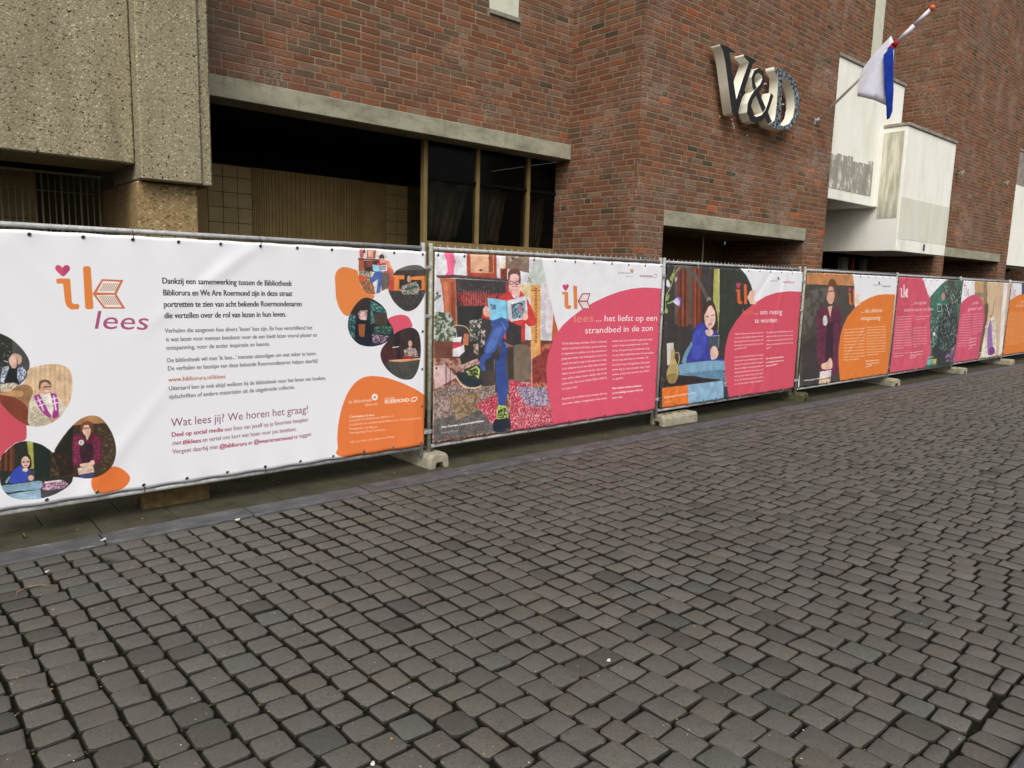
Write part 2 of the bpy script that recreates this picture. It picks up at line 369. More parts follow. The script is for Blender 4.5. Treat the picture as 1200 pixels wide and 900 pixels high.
# recesses behind the ground floor openings
part('ceiling', -12, 3.60, YB + .001, 6.0, 3.49, 3.6, 'shade_black')
part('back_wall', -12, 3.9, 3.56, 3.7, 0, 3.49, 'shade_black')
part('end_wall', 3.61, 3.9, 2.13, 3.56, 0, 3.49, 'shade_black')
part('fascia', -9, -2.24, 1.9, 3.5, 2.78, 2.88, 'shade_black')
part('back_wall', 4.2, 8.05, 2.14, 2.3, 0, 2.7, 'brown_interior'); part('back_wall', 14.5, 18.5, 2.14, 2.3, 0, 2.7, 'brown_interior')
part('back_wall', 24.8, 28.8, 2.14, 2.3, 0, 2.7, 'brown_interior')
part('back_wall', 8.9, 24.2, 3.3, 3.4, 0, 2.6, 'shade_black'); part('ceiling', 8.77, 13.87, 1.86, 3.3, 2.5, 2.59, 'shade_black')
part('ceiling', 19.11, 24.19, 1.86, 3.3, 2.5, 2.59, 'shade_black')
part('side_wall', 8.79, 8.9, 2.13, 3.3, 0, 2.5, 'shade_black')
part('soffit', 4.2, 8.05, .9, 2.12, 2.605, 2.64, 'shade_black')
# tiled wall of the recess: plain tiles, ribbed slabs, plain slabs
tw = part('tiled_wall', -12, 2.62, 3.52, 3.56, 0, 3.10, 'tile_joint')
def tiles(x0, x1, w, z0, z1, h, mat='tile', nm='tile'):
    x = x0
    while x < x1 - .01:
        z = z0
        while z < z1 - .01:
            t = bmesh.new(); box(t, x + .004, min(x + w, x1) - .004, 3.512 + R.uniform(-.002, .002), 3.521, z + .004, min(z + h, z1) - .004)
            obj(nm, t, mat, tw); z += h
        x += w
tw.location = B_OFF
for c in []: pass
def tw_fix():
    for c in tw.children: pass
tiles(-.83, -.29, .18, 1.86, 3.09, .181)
tiles(1.64, 2.0, .18, 1.86, 3.09, .181); tiles(2.0, 2.6, .18, 1.86, 3.09, .181, 'tile_joint')
tiles(-1.3, -.83, .26, 1.86, 3.09, 1.3, 'rib_panel', 'slab'); tiles(1.29, 1.64, .35, 1.86, 3.09, 1.3, 'rib_panel', 'slab')
x = -.29; k = 0
while x < 1.28:
    w = (.022, .03, .045, .06, .075, .06, .045, .03)[(k // 4) % 8]
    t = bmesh.new(); box(t, x + .003, min(x + w, 1.29) - .003, 3.500, 3.52, 1.86, 3.09); obj('rib', t, 'rib_panel', tw); x += w; k += 1
tiles(-4.62, -2.58, .34, 1.7, 3.0, .3)
# wire grille in the left opening
gr = boxo('grille', -4.6, -2.24, 2.30, 2.312, 2.655, 2.675, 'mesh_wire', building); gr.location = B_OFF
for i in range(46):
    tubeo('bar', (-4.6 + i * .052, 2.306, 1.2), (-4.6 + i * .052, 2.306, 2.655), .005 if i % 3 else .009, 'mesh_wire', gr, 5)
for zz in (1.6, 1.9, 2.2, 2.5): tubeo('bar', (-4.6, 2.318, zz), (-2.25, 2.318, zz), .004, 'mesh_wire', gr, 5)
for (xx, zz, w, h) in ((5.33, 4.17, .03, .03), (5.62, 4.18, .05, .02), (5.68, 4.12, .015, .04), (5.71, 4.07, .015, .05), (6.07, 4.02, .03, .02)):
    o = boxo('paint_fleck', xx, xx + w, .592, .599, zz, zz + h, 'litter_white', building); o.location = B_OFF
for (xx, zz) in ((14.7, 4.42), (17.9, 4.53)):
    bm = bmesh.new(); tube(bm, (xx, .6, zz), (xx, .48, zz + .03), .02, 6); tube(bm, (xx - .07, .46, zz - .06), (xx + .06, .47, zz + .06), .022, 8, .028); o = obj('wall_bracket', bm, 'coping', building); o.location = B_OFF  # small wall bracket with a flared head, no lamp in it
# shop window in the recess
wx0, wx1, wy = 1.30, 3.60, 2.08
sw = thing('tmp', 'x', 'x')
bpy.data.objects.remove(sw)
bm = bmesh.new(); 
for xx in (1.30, 2.13, 3.03): box(bm, xx, xx + .055, wy, wy + .07, 0, 3.487)
frame = obj('shop_window', bm, 'window_frame', building); frame.location = B_OFF
def sub(name, x0, x1, y0, y1, z0, z1, mat, par, bev=0):
    return boxo(name, x0, x1, y0, y1, z0, z1, mat, par, bev)
for a, b in ((1.355, 2.13), (2.185, 3.03), (3.085, 3.592)):
    sub('rail', a, b, wy + .004, wy + .066, 2.19, 2.262, 'window_frame', frame); sub('rail', a, b, wy + .004, wy + .066, 3.02, 3.06, 'shade_black', frame)  # upper rail painted the same near-black, for the shade under the lintel
    sub('pane', a, b, wy + .03, wy + .036, 2.263, 3.02, 'glass', frame); sub('pane', a, b, wy + .03, wy + .036, 3.06, 3.487, 'glass', frame)
    sub('panel', a, b, wy + .03, wy + .05, .1, 2.19, 'brown_interior', frame)
def drape(x0, x1, z0, z1, y, amp, seed):
    r = random.Random(seed); bm = bmesh.new(); nx, nz = 26, 14; ph = [r.uniform(0, 6) for _ in range(4)]
    g = [[bm.verts.new((x0 + (x1 - x0) * i / nx * (1 - .25 * (1 - j / nz)), y + amp * (math.sin(i * .5 + ph[0] + j * .2) + .5 * math.sin(i * 1.3 + ph[1] - j * .35) + .4 * math.sin(i * .23 * j * .3 + ph[3])), z0 + (z1 - z0) * j / nz + .03 * math.sin(i * .4 + ph[2]))) for j in range(nz + 1)] for i in range(nx + 1)]
    for i in range(nx):
        for j in range(nz): bm.faces.new((g[i][j], g[i + 1][j], g[i + 1][j + 1], g[i][j + 1]))
    o = obj('drape', bm, 'drape', frame, True); s = o.modifiers.new('s', 'SOLIDIFY'); s.thickness = .004
drape(1.40, 2.12, 2.29, 3.0, wy + .16, .018, 1); drape(2.19, 2.78, 2.28, 3.0, wy + .14, .02, 2); drape(3.09, 3.58, 2.2, 2.95, wy + .2, .012, 5)
# rods, door frame under the bay
for xx in (4.72, 6.15):
    bm = bmesh.new(); pts = [(xx + .012 * math.sin(k * 1.3), 1.3, .2 + k * .35) for k in range(8)]; path(bm, pts, .012, 6)
    o = obj('hanging_cable', bm, 'cream_frame', building); o.location = B_OFF
bm = bmesh.new(); box(bm, 12.45, 12.75, 1.95, 2.05, 0, 2.5); box(bm, 13.55, 13.72, 1.95, 2.05, 0, 2.5); box(bm, 12.75, 13.55, 1.95, 2.05, 2.12, 2.2)
o = obj('door_frame', bm, 'old_galvanised', building); o.location = B_OFF
bm = bmesh.new(); box(bm, 12.85, 12.95, 1.9, 1.94, 1.2, 2.5); o = obj('hanging_strip', bm, 'rust_cloth', building); o.location = B_OFF
# white boxed bays
def bay(x0, x1, y0, y1, z0, z1):
    b = part('white_bay', x0, x1, y0, y1, z0, z1, 'white', .01); c = boxo('coping', x0 - .02, x1 + .02, y0 - .03, y1, z1 + .002, z1 + .06, 'coping', b, .006); return b
b1 = bay(8.772, 12.07, .82, YM - .002, 3.41, 5.85)
boxo('peeled_field', 9.0, 10.95, .814, .8205, 3.60, 4.13, 'peeled', b1)
for k in range(9): boxo('peeled_field', 9.0 + k * .217, 9.0 + k * .217 + .2, .8145, .8207, 4.13, 4.13 + R.uniform(.02, .13), 'peeled', b1)
boxo('corner_bead', 11.12, 11.27, .80, .8195, 3.42, 4.9, 'white', b1, .004)
b2 = bay(11.28, 13.868, .37, YM - .004, 2.56, 4.93)
boxo('lower_field', 11.29, 13.862, .366, .3695, 2.80, 3.60, 'stained', b2)
boxo('streaked_field', 11.274, 11.2795, .42, .80, 3.2, 4.84, 'streak', b2)
bm = bmesh.new(); 
for t in range(12):
    a0, a1 = t * math.pi / 6, (t + 1) * math.pi / 6
    tube(bm, (12.65 + .035 * math.cos(a0), .36, 2.69 + .065 * math.sin(a0)), (12.65 + .035 * math.cos(a1), .36, 2.69 + .065 * math.sin(a1)), .009, 5)
obj('wall_mark', bm, 'grey_plate', b2)
b3 = bay(19.102, 23.5, .82, YM - .006, 2.56, 5.62)
boxo('grey_field', 19.11, 23.49, .812, .8195, 4.75, 5.6, 'coping', b3)
# ---------------------------------------------------------------- V & D sign
def outline_mesh(loops, depth):
    cu = bpy.data.curves.new('c', 'CURVE'); cu.dimensions = '2D'; cu.fill_mode = 'BOTH'; cu.extrude = depth / 2
    for lp in loops:
        s = cu.splines.new('POLY'); s.points.add(len(lp) - 1); s.use_cyclic_u = True
        for p, q in zip(s.points, lp): p.co = (q[0], q[1], 0, 1)
    o = bpy.data.objects.new('c', cu); COL.objects.link(o)
    dg = bpy.context.evaluated_depsgraph_get(); me = bpy.data.meshes.new_from_object(o.evaluated_get(dg)); bpy.data.objects.remove(o)
    return me
def letter(name, loops, face, parent, y=.38, depth=.145):
    me = outline_mesh(loops, depth); me.materials.clear(); me.materials.append(M['letter_side']); me.materials.append(M[face])
    me.transform(Matrix(((1, 0, 0, 0), (0, 0, -1, 0), (0, 1, 0, 0), (0, 0, 0, 1)))); me.update()
    for p in me.polygons: p.material_index = 1 if p.normal.y < -.5 else 0
    o = link(name, me, None, parent); o.location = (0, y + depth / 2, 0); return o
LV = [(4.919, 5.021), (5.038, 5.033), (5.167, 5.023), (5.292, 5.01), (5.278, 4.988), (5.157, 4.969), (5.251, 4.735), (5.4, 4.391), (5.519, 4.665), (5.65, 4.943), (5.503, 4.989), (5.511, 5.014), (5.664, 5.015), (5.837, 5.008), (5.831, 4.988), (5.753, 4.938), (5.603, 4.589), (5.459, 4.225), (5.364, 4.176), (5.309, 4.2), (5.174, 4.556), (5.072, 4.819), (5.001, 4.951), (4.941, 4.997)]
LD1 = [(6.332, 5.013), (6.478, 5.023), (6.679, 5.017), (6.855, 4.982), (7.008, 4.894), (7.114, 4.763), (7.16, 4.618), (7.146, 4.446), (7.036, 4.293), (6.876, 4.205), (6.609, 4.165), (6.41, 4.166), (6.308, 4.199), (6.444, 4.269), (6.472, 4.372), (6.478, 4.699), (6.47, 4.9), (6.358, 4.951)]
LD2 = [(6.585, 4.927), (6.728, 4.917), (6.862, 4.851), (6.964, 4.736), (7.014, 4.56), (6.983, 4.403), (6.863, 4.284), (6.734, 4.237), (6.616, 4.229), (6.612, 4.411), (6.602, 4.689)]
LA = [(6.335, 4.628), (6.289, 4.504), (6.219, 4.364), (6.107, 4.257), (5.959, 4.202), (5.819, 4.212), (5.748, 4.287), (5.75, 4.381), (5.803, 4.484), (5.905, 4.589), (6.03, 4.69), (6.088, 4.788), (6.051, 4.868), (5.94, 4.888), (5.845, 4.843), (5.802, 4.757), (5.839, 4.663), (5.953, 4.574), (6.097, 4.44), (6.224, 4.332), (6.352, 4.23), (6.438, 4.203)]
LW = [0.0435, 0.0381, 0.0381, 0.0408, 0.0435, 0.049, 0.049, 0.0463, 0.0408, 0.0354, 0.0354, 0.0381, 0.0381, 0.0327, 0.0327, 0.0381, 0.0435, 0.049, 0.0544, 0.0599, 0.0544, 0.0381]
sign = thing('shop_sign', 'raised white sided V&D letters with peeling dark faces, mounted high on the brick pier', 'sign', (6, .6, 4.15))
def signpart(o): o.location = Vector(o.location) - Vector((6, .6, 4.15)); return o
signpart(letter('letter_v', [LV], 'face_black', sign)); signpart(letter('letter_d', [LD1, LD2], 'face_peeled', sign, .38, .143))
bm = bmesh.new(); n = len(LA)
prev = None; y0 = .384
for i, (ax, az) in enumerate(LA):
    a = Vector((LA[max(i - 1, 0)][0], LA[max(i - 1, 0)][1])); b = Vector((LA[min(i + 1, n - 1)][0], LA[min(i + 1, n - 1)][1]))
    d = (b - a).normalized(); nn = Vector((-d.y, d.x)) * LW[i]; yy = y0 + .0006 * i
    q = [bm.verts.new((ax + nn.x, yy, az + nn.y)), bm.verts.new((ax - nn.x, yy, az - nn.y)), bm.verts.new((ax - nn.x, .52 + .0006 * i, az - nn.y)), bm.verts.new((ax + nn.x, .52 + .0006 * i, az + nn.y))]
    if prev:
        for j in range(4):
            f = bm.faces.new((prev[j], prev[(j + 1) % 4], q[(j + 1) % 4], q[j])); f.material_index = 1 if j == 0 else 0
    else: bm.faces.new(q)
    prev = q
bm.faces.new(prev)
o = obj('ampersand', bm, 'letter_side', sign); o.data.materials.append(M['face_black']); signpart(o)
for xx, zz in ((5.25, 4.85), (5.4, 4.4), (5.95, 4.5), (6.35, 4.8), (6.35, 4.3), (6.9, 4.6)):
    signpart(tubeo('stud', (xx, .5, zz), (xx, .61, zz), .012, 'galvanised', sign, 6))
# ---------------------------------------------------------------- flagpole and flag
fp = thing('flagpole', 'slanting white flagpole with orange knob, fixed to the brick pier right of the letters', 'flagpole', (8.11, .6, 4.54))
PB, PT = Vector((8.11, .58, 4.54)), Vector((8.11, -1.06, 5.93))
L0 = Vector((8.11, .6, 4.54))
tubeo('pole', PB - L0, PT - L0, .022, 'pole_white', fp, 10, .018)
bm = bmesh.new(); bmesh.ops.create_uvsphere(bm, u_segments=12, v_segments=8, radius=.038, matrix=Matrix.Translation(PT - L0)); obj('knob', bm, 'orange_knob', fp, True)
bm = bmesh.new(); box(bm, -.03, .03, -.015, 0, -.05, .05, .004); tube(bm, (0, 0, -.015), (PB - L0) + (PT - PB) * .03, .026, 10); obj('bracket', bm, 'galvanised', fp)
FLAG = {'white': [(-0.508, 5.655), (-0.424, 5.579), (-0.302, 5.467), (-0.136, 5.259), (-0.084, 5.147), (-0.068, 4.906), (-0.088, 4.829), (-0.321, 4.749), (-0.533, 4.627), (-0.461, 5.199), (-0.444, 5.38), (-0.564, 5.536)], 'blue': [(-0.444, 5.38), (-0.562, 5.508), (-0.604, 5.031), (-0.648, 4.527), (-0.615, 4.424), (-0.573, 4.406), (-0.533, 4.627), (-0.468, 5.055)], 'red': [(-0.505, 5.679), (-0.622, 5.763), (-0.655, 5.709), (-0.555, 5.631)]}
def flag_piece(name, pts, mat, parent, x0, amp, ph):
    """cloth hanging in the plane of the pole, with soft folds across it"""
    bm = bmesh.new(); vs = [bm.verts.new((0, y, z)) for y, z in pts]; bm.faces.new(vs)
    bmesh.ops.triangulate(bm, faces=bm.faces); 
    for _ in range(3): bmesh.ops.subdivide_edges(bm, edges=bm.edges, cuts=1, use_grid_fill=True)
    for v in bm.verts:
        d = (v.co.y * 9 + v.co.z * 2.5); v.co.x = x0 + amp * math.sin(d + ph) + amp * .5 * math.sin(d * 2.3 + v.co.z * 5)
        v.co -= Vector((0, .6, 4.54))
    o = obj(name, bm, mat, parent, True); s = o.modifiers.new('s', 'SOLIDIFY'); s.thickness = .003; return o
flag = thing('flag', 'limp white and blue flag with its red stripe wrapped around the slanting pole', 'flag', (8.11, .6, 4.54))
flag_piece('white_stripe', FLAG['white'], 'flag_white', flag, 0.0, .03, 0)
flag_piece('blue_stripe', FLAG['blue'], 'flag_blue', flag, -.03, .02, 1)
d = (PT - PB); a = PB + d * .66 - L0; b = PB + d * .73 - L0
bm = bmesh.new(); tube(bm, PB + d * .655 - L0, PB + d * .69 - L0, .034, 10, .046); tube(bm, PB + d * .69 - L0, PB + d * .73 - L0, .046, 10, .034); obj('red_stripe', bm, 'flag_red', flag)
bm = bmesh.new(); tube(bm, PB + d * .73 - L0, PB + d * .86 - L0, .034, 10, .030); tube(bm, PB + d * .86 - L0, PB + d * .985 - L0, .030, 10, .025); obj('rolled_cloth', bm, 'flag_white', flag)

# ---------------------------------------------------------------- street
def cobble_geo(L, W, rnd, h=.05):
    """stone lying flat, top near z=0, length along y"""
    c = rnd.uniform(.10, .26); pts = []; a, b = W / 2, L / 2
    for sx, sy, first in ((1, -1, 0), (1, 1, 1), (-1, 1, 0), (-1, -1, 1)):
        cx, cy = a * c * rnd.uniform(.6, 1.4), b * c * rnd.uniform(.6, 1.4)
        p, q = (sx * a, sy * (b - cy)), (sx * (a - cx), sy * b)
        pts += [q, p] if (sx, sy) in ((1, -1), (-1, 1)) else [p, q]
    pts = [(x + rnd.uniform(-.006, .005), y + rnd.uniform(-.006, .005)) for x, y in pts]
    tx, ty = rnd.uniform(-.02, .02), rnd.uniform(-.02, .02); z = lambda x, y: tx * x + ty * y
    bul = rnd.uniform(.001, .004)
    v = [(0, 0, bul)] + [(x * .85, y * .85, bul * .8 + z(x, y)) for x, y in pts] + [(x * .955, y * .955, -.0015 + z(x, y)) for x, y in pts] + [(x, y, -.010 + z(x, y)) for x, y in pts] + [(x, y, -h) for x, y in pts]
    f = [(0, 1 + i, 1 + (i + 1) % 8) for i in range(8)]
    for ring in range(3):
        f += [(1 + 8 * ring + i, 9 + 8 * ring + i, 9 + 8 * ring + (i + 1) % 8, 1 + 8 * ring + (i + 1) % 8) for i in range(8)]
    return v, f
def cob_cols(c, nf=32):
    d = (.013, .011, .008, 1); e = tuple(.15 * a + .85 * b for a, b in zip(c, d))
    return [c] * 16 + [e] * 8 + [d] * 8
def cob_col(r):
    k = r.gauss(1, .035) * (.84 if r.random() < .05 else 1); w = r.random()
    c = (94, 92, 85) if w < .9 else ((95, 91, 83) if w < .96 else (91, 91, 86)); return srgb(*[max(20, x * k) for x in c])
road = link('road', bpy.data.meshes.new('road'), None); 
bm = bmesh.new(); bmesh.ops.create_grid(bm, x_segments=1, y_segments=1, size=1)
for v in bm.verts: v.co = Vector((30 + v.co.x * 60, -2.76 + v.co.y * 2.32, -.018))
bm.to_mesh(road.data); bm.free(); road.data.materials.append(M['dirt']); tag(road, 'dark cobbled street', None, None, 'structure')
bm = bmesh.new(); bmesh.ops.create_grid(bm, x_segments=1, y_segments=1, size=300)
for v in bm.verts: v.co.z = -.08
tag(obj('ground', bm, 'dirt'), kind='structure')
STONES = []
x = -6.0; r2 = random.Random(11); col = 0
while x < 30:
    w = r2.uniform(.146, .164)
    y = -.455 - r2.uniform(0, .01)
    while y > -4.87:
        L = min(r2.gauss(.156, .013), y + 4.875) if y - .09 > -4.875 else y + 4.875
        L = max(.1, min(.2, L))
        if y - L < -4.875: L = y + 4.875
        if L > .05: STONES.append((x + w / 2, y - L / 2, L, w))
        y -= L
    x += w; col += 1
x = -6.0
while x < 30:
    w = r2.uniform(.115, .15); STONES.append((x + w / 2, -4.962, .17, w)); x += w
def warp(x, y): return x + .02 * math.sin(y * 2.1 + x * .35) + .055 * (y + 2.4) * (1 if x < -2.2 else max(0, 1 - (x + 2.2) / 1.2)) * -1.15
def st_rank(s):
    q = to_px((warp(s[0], s[1]), s[1], 0)); return q[2] if (-10 < q[0] < 1210 and q[1] < 912) else 1e9
STONES.sort(key=st_rank)
CV = []
for k in range(40):
    v, f = cobble_geo(.138, .140, r2); c = cob_col(r2); me = mesh_col('cobble', v, f, cob_cols(c), 'cobble'); me.polygons.foreach_set('use_smooth', [i < 16 for i in range(len(f))]); CV.append(me)
for (sx, sy, L, w) in STONES[:300]:
    o = bpy.data.objects.new('cobble', r2.choice(CV)); COL.objects.link(o); o.parent = road
    o.location = (warp(sx, sy), sy, r2.uniform(-.004, .003)); o.rotation_euler = (0, 0, r2.uniform(-.05, .05)); o.scale = ((w - .012) / .140, (L - .010) / .138, 1)
VV, FF, CCc = [], [], []
for (sx, sy, L, w) in STONES[300:]:
    v, f = cobble_geo(L - .010, w - .012, r2); k = len(VV); a = r2.uniform(-.05, .05); ca, sa = math.cos(a), math.sin(a); wx = warp(sx, sy); dz = r2.uniform(-.004, .003)
    VV += [(wx + x_ * ca - y_ * sa, sy + x_ * sa + y_ * ca, z_ + dz) for x_, y_, z_ in v]; FF += [tuple(k + i for i in q) for q in f]; CCc += cob_cols(cob_col(r2))
me = mesh_col('cobbles', VV, FF, CCc, 'cobble'); me.polygons.foreach_set('use_smooth', [i % 32 < 16 for i in range(len(FF))]); tag(link('cobbles', me, None, road), kind='stuff')
# far kerb and pavement where the photographer stands
fk = tag(link('pavement', bpy.data.meshes.new('far'), None), 'opposite pavement edge', None, None, 'structure')
bm = bmesh.new(); box(bm, -30, 60, -9, -5.26, -.06, .045); bm.to_mesh(fk.data); bm.free(); fk.data.materials.append(M['slab'])
x = -6
while x < 30: boxo('kerb_stone', x + .004, x + .996, -5.255, -5.06, -.1, .05, 'kerb', fk, .012); x += 1
# near kerb and pavement in front of the store
kb = tag(link('kerb', bpy.data.meshes.new('kb'), None), 'low bluestone kerb', None, None, 'structure')
bm = bmesh.new(); box(bm, -10, 60, -.45, -.22, -.07, -.03); bm.to_mesh(kb.data); bm.free(); kb.data.materials.append(M['dirt'])
x = -6.93
while x < 34:
    bm = bmesh.new(); top = .012 + R.uniform(-.004, .004); n = 14; fr = [-.445 + R.uniform(-.006, .005) for _ in range(n + 1)]; a_ = []
    for i in range(n + 1):
        xx = x + .006 + .988 * i / n; f0 = fr[i] + (.008 if i in (0, n) else 0); ch = R.uniform(.004, .014)
        a_.append([bm.verts.new(q) for q in ((xx, f0, -.06), (xx, f0, top - ch), (xx, f0 + ch * 1.3, top - .001), (xx, -.232, top), (xx, -.224, top - .008), (xx, -.224, -.06))])
    for p_, q_ in zip(a_, a_[1:]):
        for j in range(6): bm.faces.new((p_[j], p_[(j + 1) % 6], q_[(j + 1) % 6], q_[j]))
    bm.faces.new(a_[0]); bm.faces.new(a_[-1][::-1]); obj('kerb_stone', bm, 'kerb', kb); x += 1
pv = tag(link('pavement', bpy.data.meshes.new('pv'), None), 'narrow slab pavement under the fence', None, None, 'structure')
bm = bmesh.new(); box(bm, -12, 60, -.218, 4, -.07, -.008); bm.to_mesh(pv.data); bm.free(); pv.data.materials.append(M['dirt'])
yy = -.214
for rw, d in enumerate((.42, .3, .3, .3)):
    x = -6.0 + rw * .21
    while x < (26 if rw < 2 else 4):
        w = R.choice((.5, .6, .6, .8)); o = boxo('slab', x + .004, x + w - .004, yy + .004, yy + d - .004, -.05, .006 + R.uniform(-.003, .003), 'slab', pv, .004); x += w
    yy += d
# grit, sand and seeds swept into the joints of the cobbles
# ---------------------------------------------------------------- fence
PITCH, FX0, FY = 3.52, -.08, 0.0
def rail(name, a, b, r, mat, par): return tubeo(name, a, b, r, mat, par, 10)
LAB = ['site fence panel behind the large white text banner, nearest the camera', 'site fence panel behind the banner of the man reading a light blue book', 'site fence panel behind the banner of the woman in blue, third from the left', 'site fence panel behind the orange banner with the woman in burgundy', 'site fence panel behind the red and green banner, fifth from the left', 'site fence panel behind the banner with the beige curtain, sixth from the left', 'farthest site fence panel, behind the orange banner at the right edge']
YO = [0.0, 0.0, 0.01, -.01, .0, .05, .05]
for k in range(7):
    x0 = FX0 + PITCH * (k - 1); yo = FY + YO[k]
    f = thing('site_fence', LAB[k], 'fence panel', (x0, yo, 0), 'mobile site fence panels in front of the store')
    tilt = (.0, .0, .02, -.02, .03, 0, 0)[k]
    f.rotation_euler = (0, 0, tilt * .3)
    zt = 2.075
    for xx in (.045, PITCH - .045):
        tubeo('post', (xx, 0, .115), (xx, 0, 2.125), .021, 'old_galvanised' if k in (1, 3, 4) else 'galvanised', f, 12)
    rail('rail', (.066, 0, zt), (PITCH - .066, 0, zt), .019, 'galvanised', f); rail('rail', (.066, 0, .2), (PITCH - .066, 0, .2), .019, 'galvanised', f)
    bm = bmesh.new(); n = 38
    for i in range(1, n):
        xx = .066 + (PITCH - .132) * i / n; top = zt + (.04 if k else .0)
        tube(bm, (xx, .008, .2), (xx, .008, top), .0048, 4)
    for i in range(1, 9): tube(bm, (.06, .012, .2 + i * .21), (PITCH - .06, .012, .2 + i * .21), .0028, 4)
    obj('wire_mesh', bm, 'galvanised', f)
    if k:
        for zz in (1.9, 1.45, .35):
            bm = bmesh.new(); box(bm, -.06, .06, -.028, -.022, -.02, .02, .002); box(bm, -.06, .06, .022, .028, -.02, .02, .002); tube(bm, (0, -.04, 0), (0, .04, 0), .008, 6)
            o = obj('coupler', bm, 'galvanised', f); o.location = (0, 0, zz); 
            if zz != .35 and k % 2: o.scale = (.8, .8, .8)
# feet
def foot(label, x, y, rot, mat, L=.72, notch=True):
    p = [(-.12, 0), (-.055, 0), (-.04, .06), (.04, .06), (.055, 0), (.12, 0), (.113, .10), (.088, .138), (-.088, .138), (-.113, .10)]
    bm = bmesh.new(); rows = []
    for s, sh in ((-L / 2, .9), (-L / 2 + .05, 1), (0, 1), (L / 2 - .05, 1), (L / 2, .9)):
        rows.append([bm.verts.new((px * sh, s, pz * (1 if sh == 1 else .96))) for px, pz in p])
    for a, b in zip(rows, rows[1:]):
        for i in range(len(p)): bm.faces.new((a[i], a[(i + 1) % len(p)], b[(i + 1) % len(p)], b[i]))
    bm.faces.new(rows[0][::-1]); bm.faces.new(rows[-1])
    bmesh.ops.recalc_face_normals(bm, faces=bm.faces)
    o = obj('concrete_block', bm, mat); o.location = (x, y, .006); o.rotation_euler = (0, 0, rot)
    tag(o, label, 'concrete foot', 'concrete feet under the site fence'); bv = o.modifiers.new('b', 'BEVEL'); bv.width = .008; bv.segments = 2; bv.limit_method = 'ANGLE'
    for yy2 in (-.2, -.1, .1, .2):
        tubeo('socket', (0, yy2, .134), (0, yy2, .142), .026, 'green_concrete', o, 10)
foot('brown concrete foot half hidden under the big white text banner', -2.30, .26, math.pi / 2, 'brown_concrete', .5)
foot('pale notched concrete foot between the white text banner and the reading man banner', 0.0, .22, .0, 'foot_concrete')
foot('pale concrete foot turned lengthwise, right of the reading man banner', 3.84, -.02, math.pi / 2 - .03, 'foot_concrete')
foot('mossy dark green concrete foot under the joint of the third and fourth banners', 7.08, .22, .15, 'green_concrete')
foot('pale notched concrete foot between the orange banner and the red and green banner', 10.55, .18, -.2, 'foot_concrete', .8)
foot('notched concrete foot at the right end of the red and green banner', 14.1, .12, -.1, 'foot_concrete')
foot('small far notched concrete foot at the right end of the beige curtain banner', 17.6, .14, 0, 'foot_concrete')
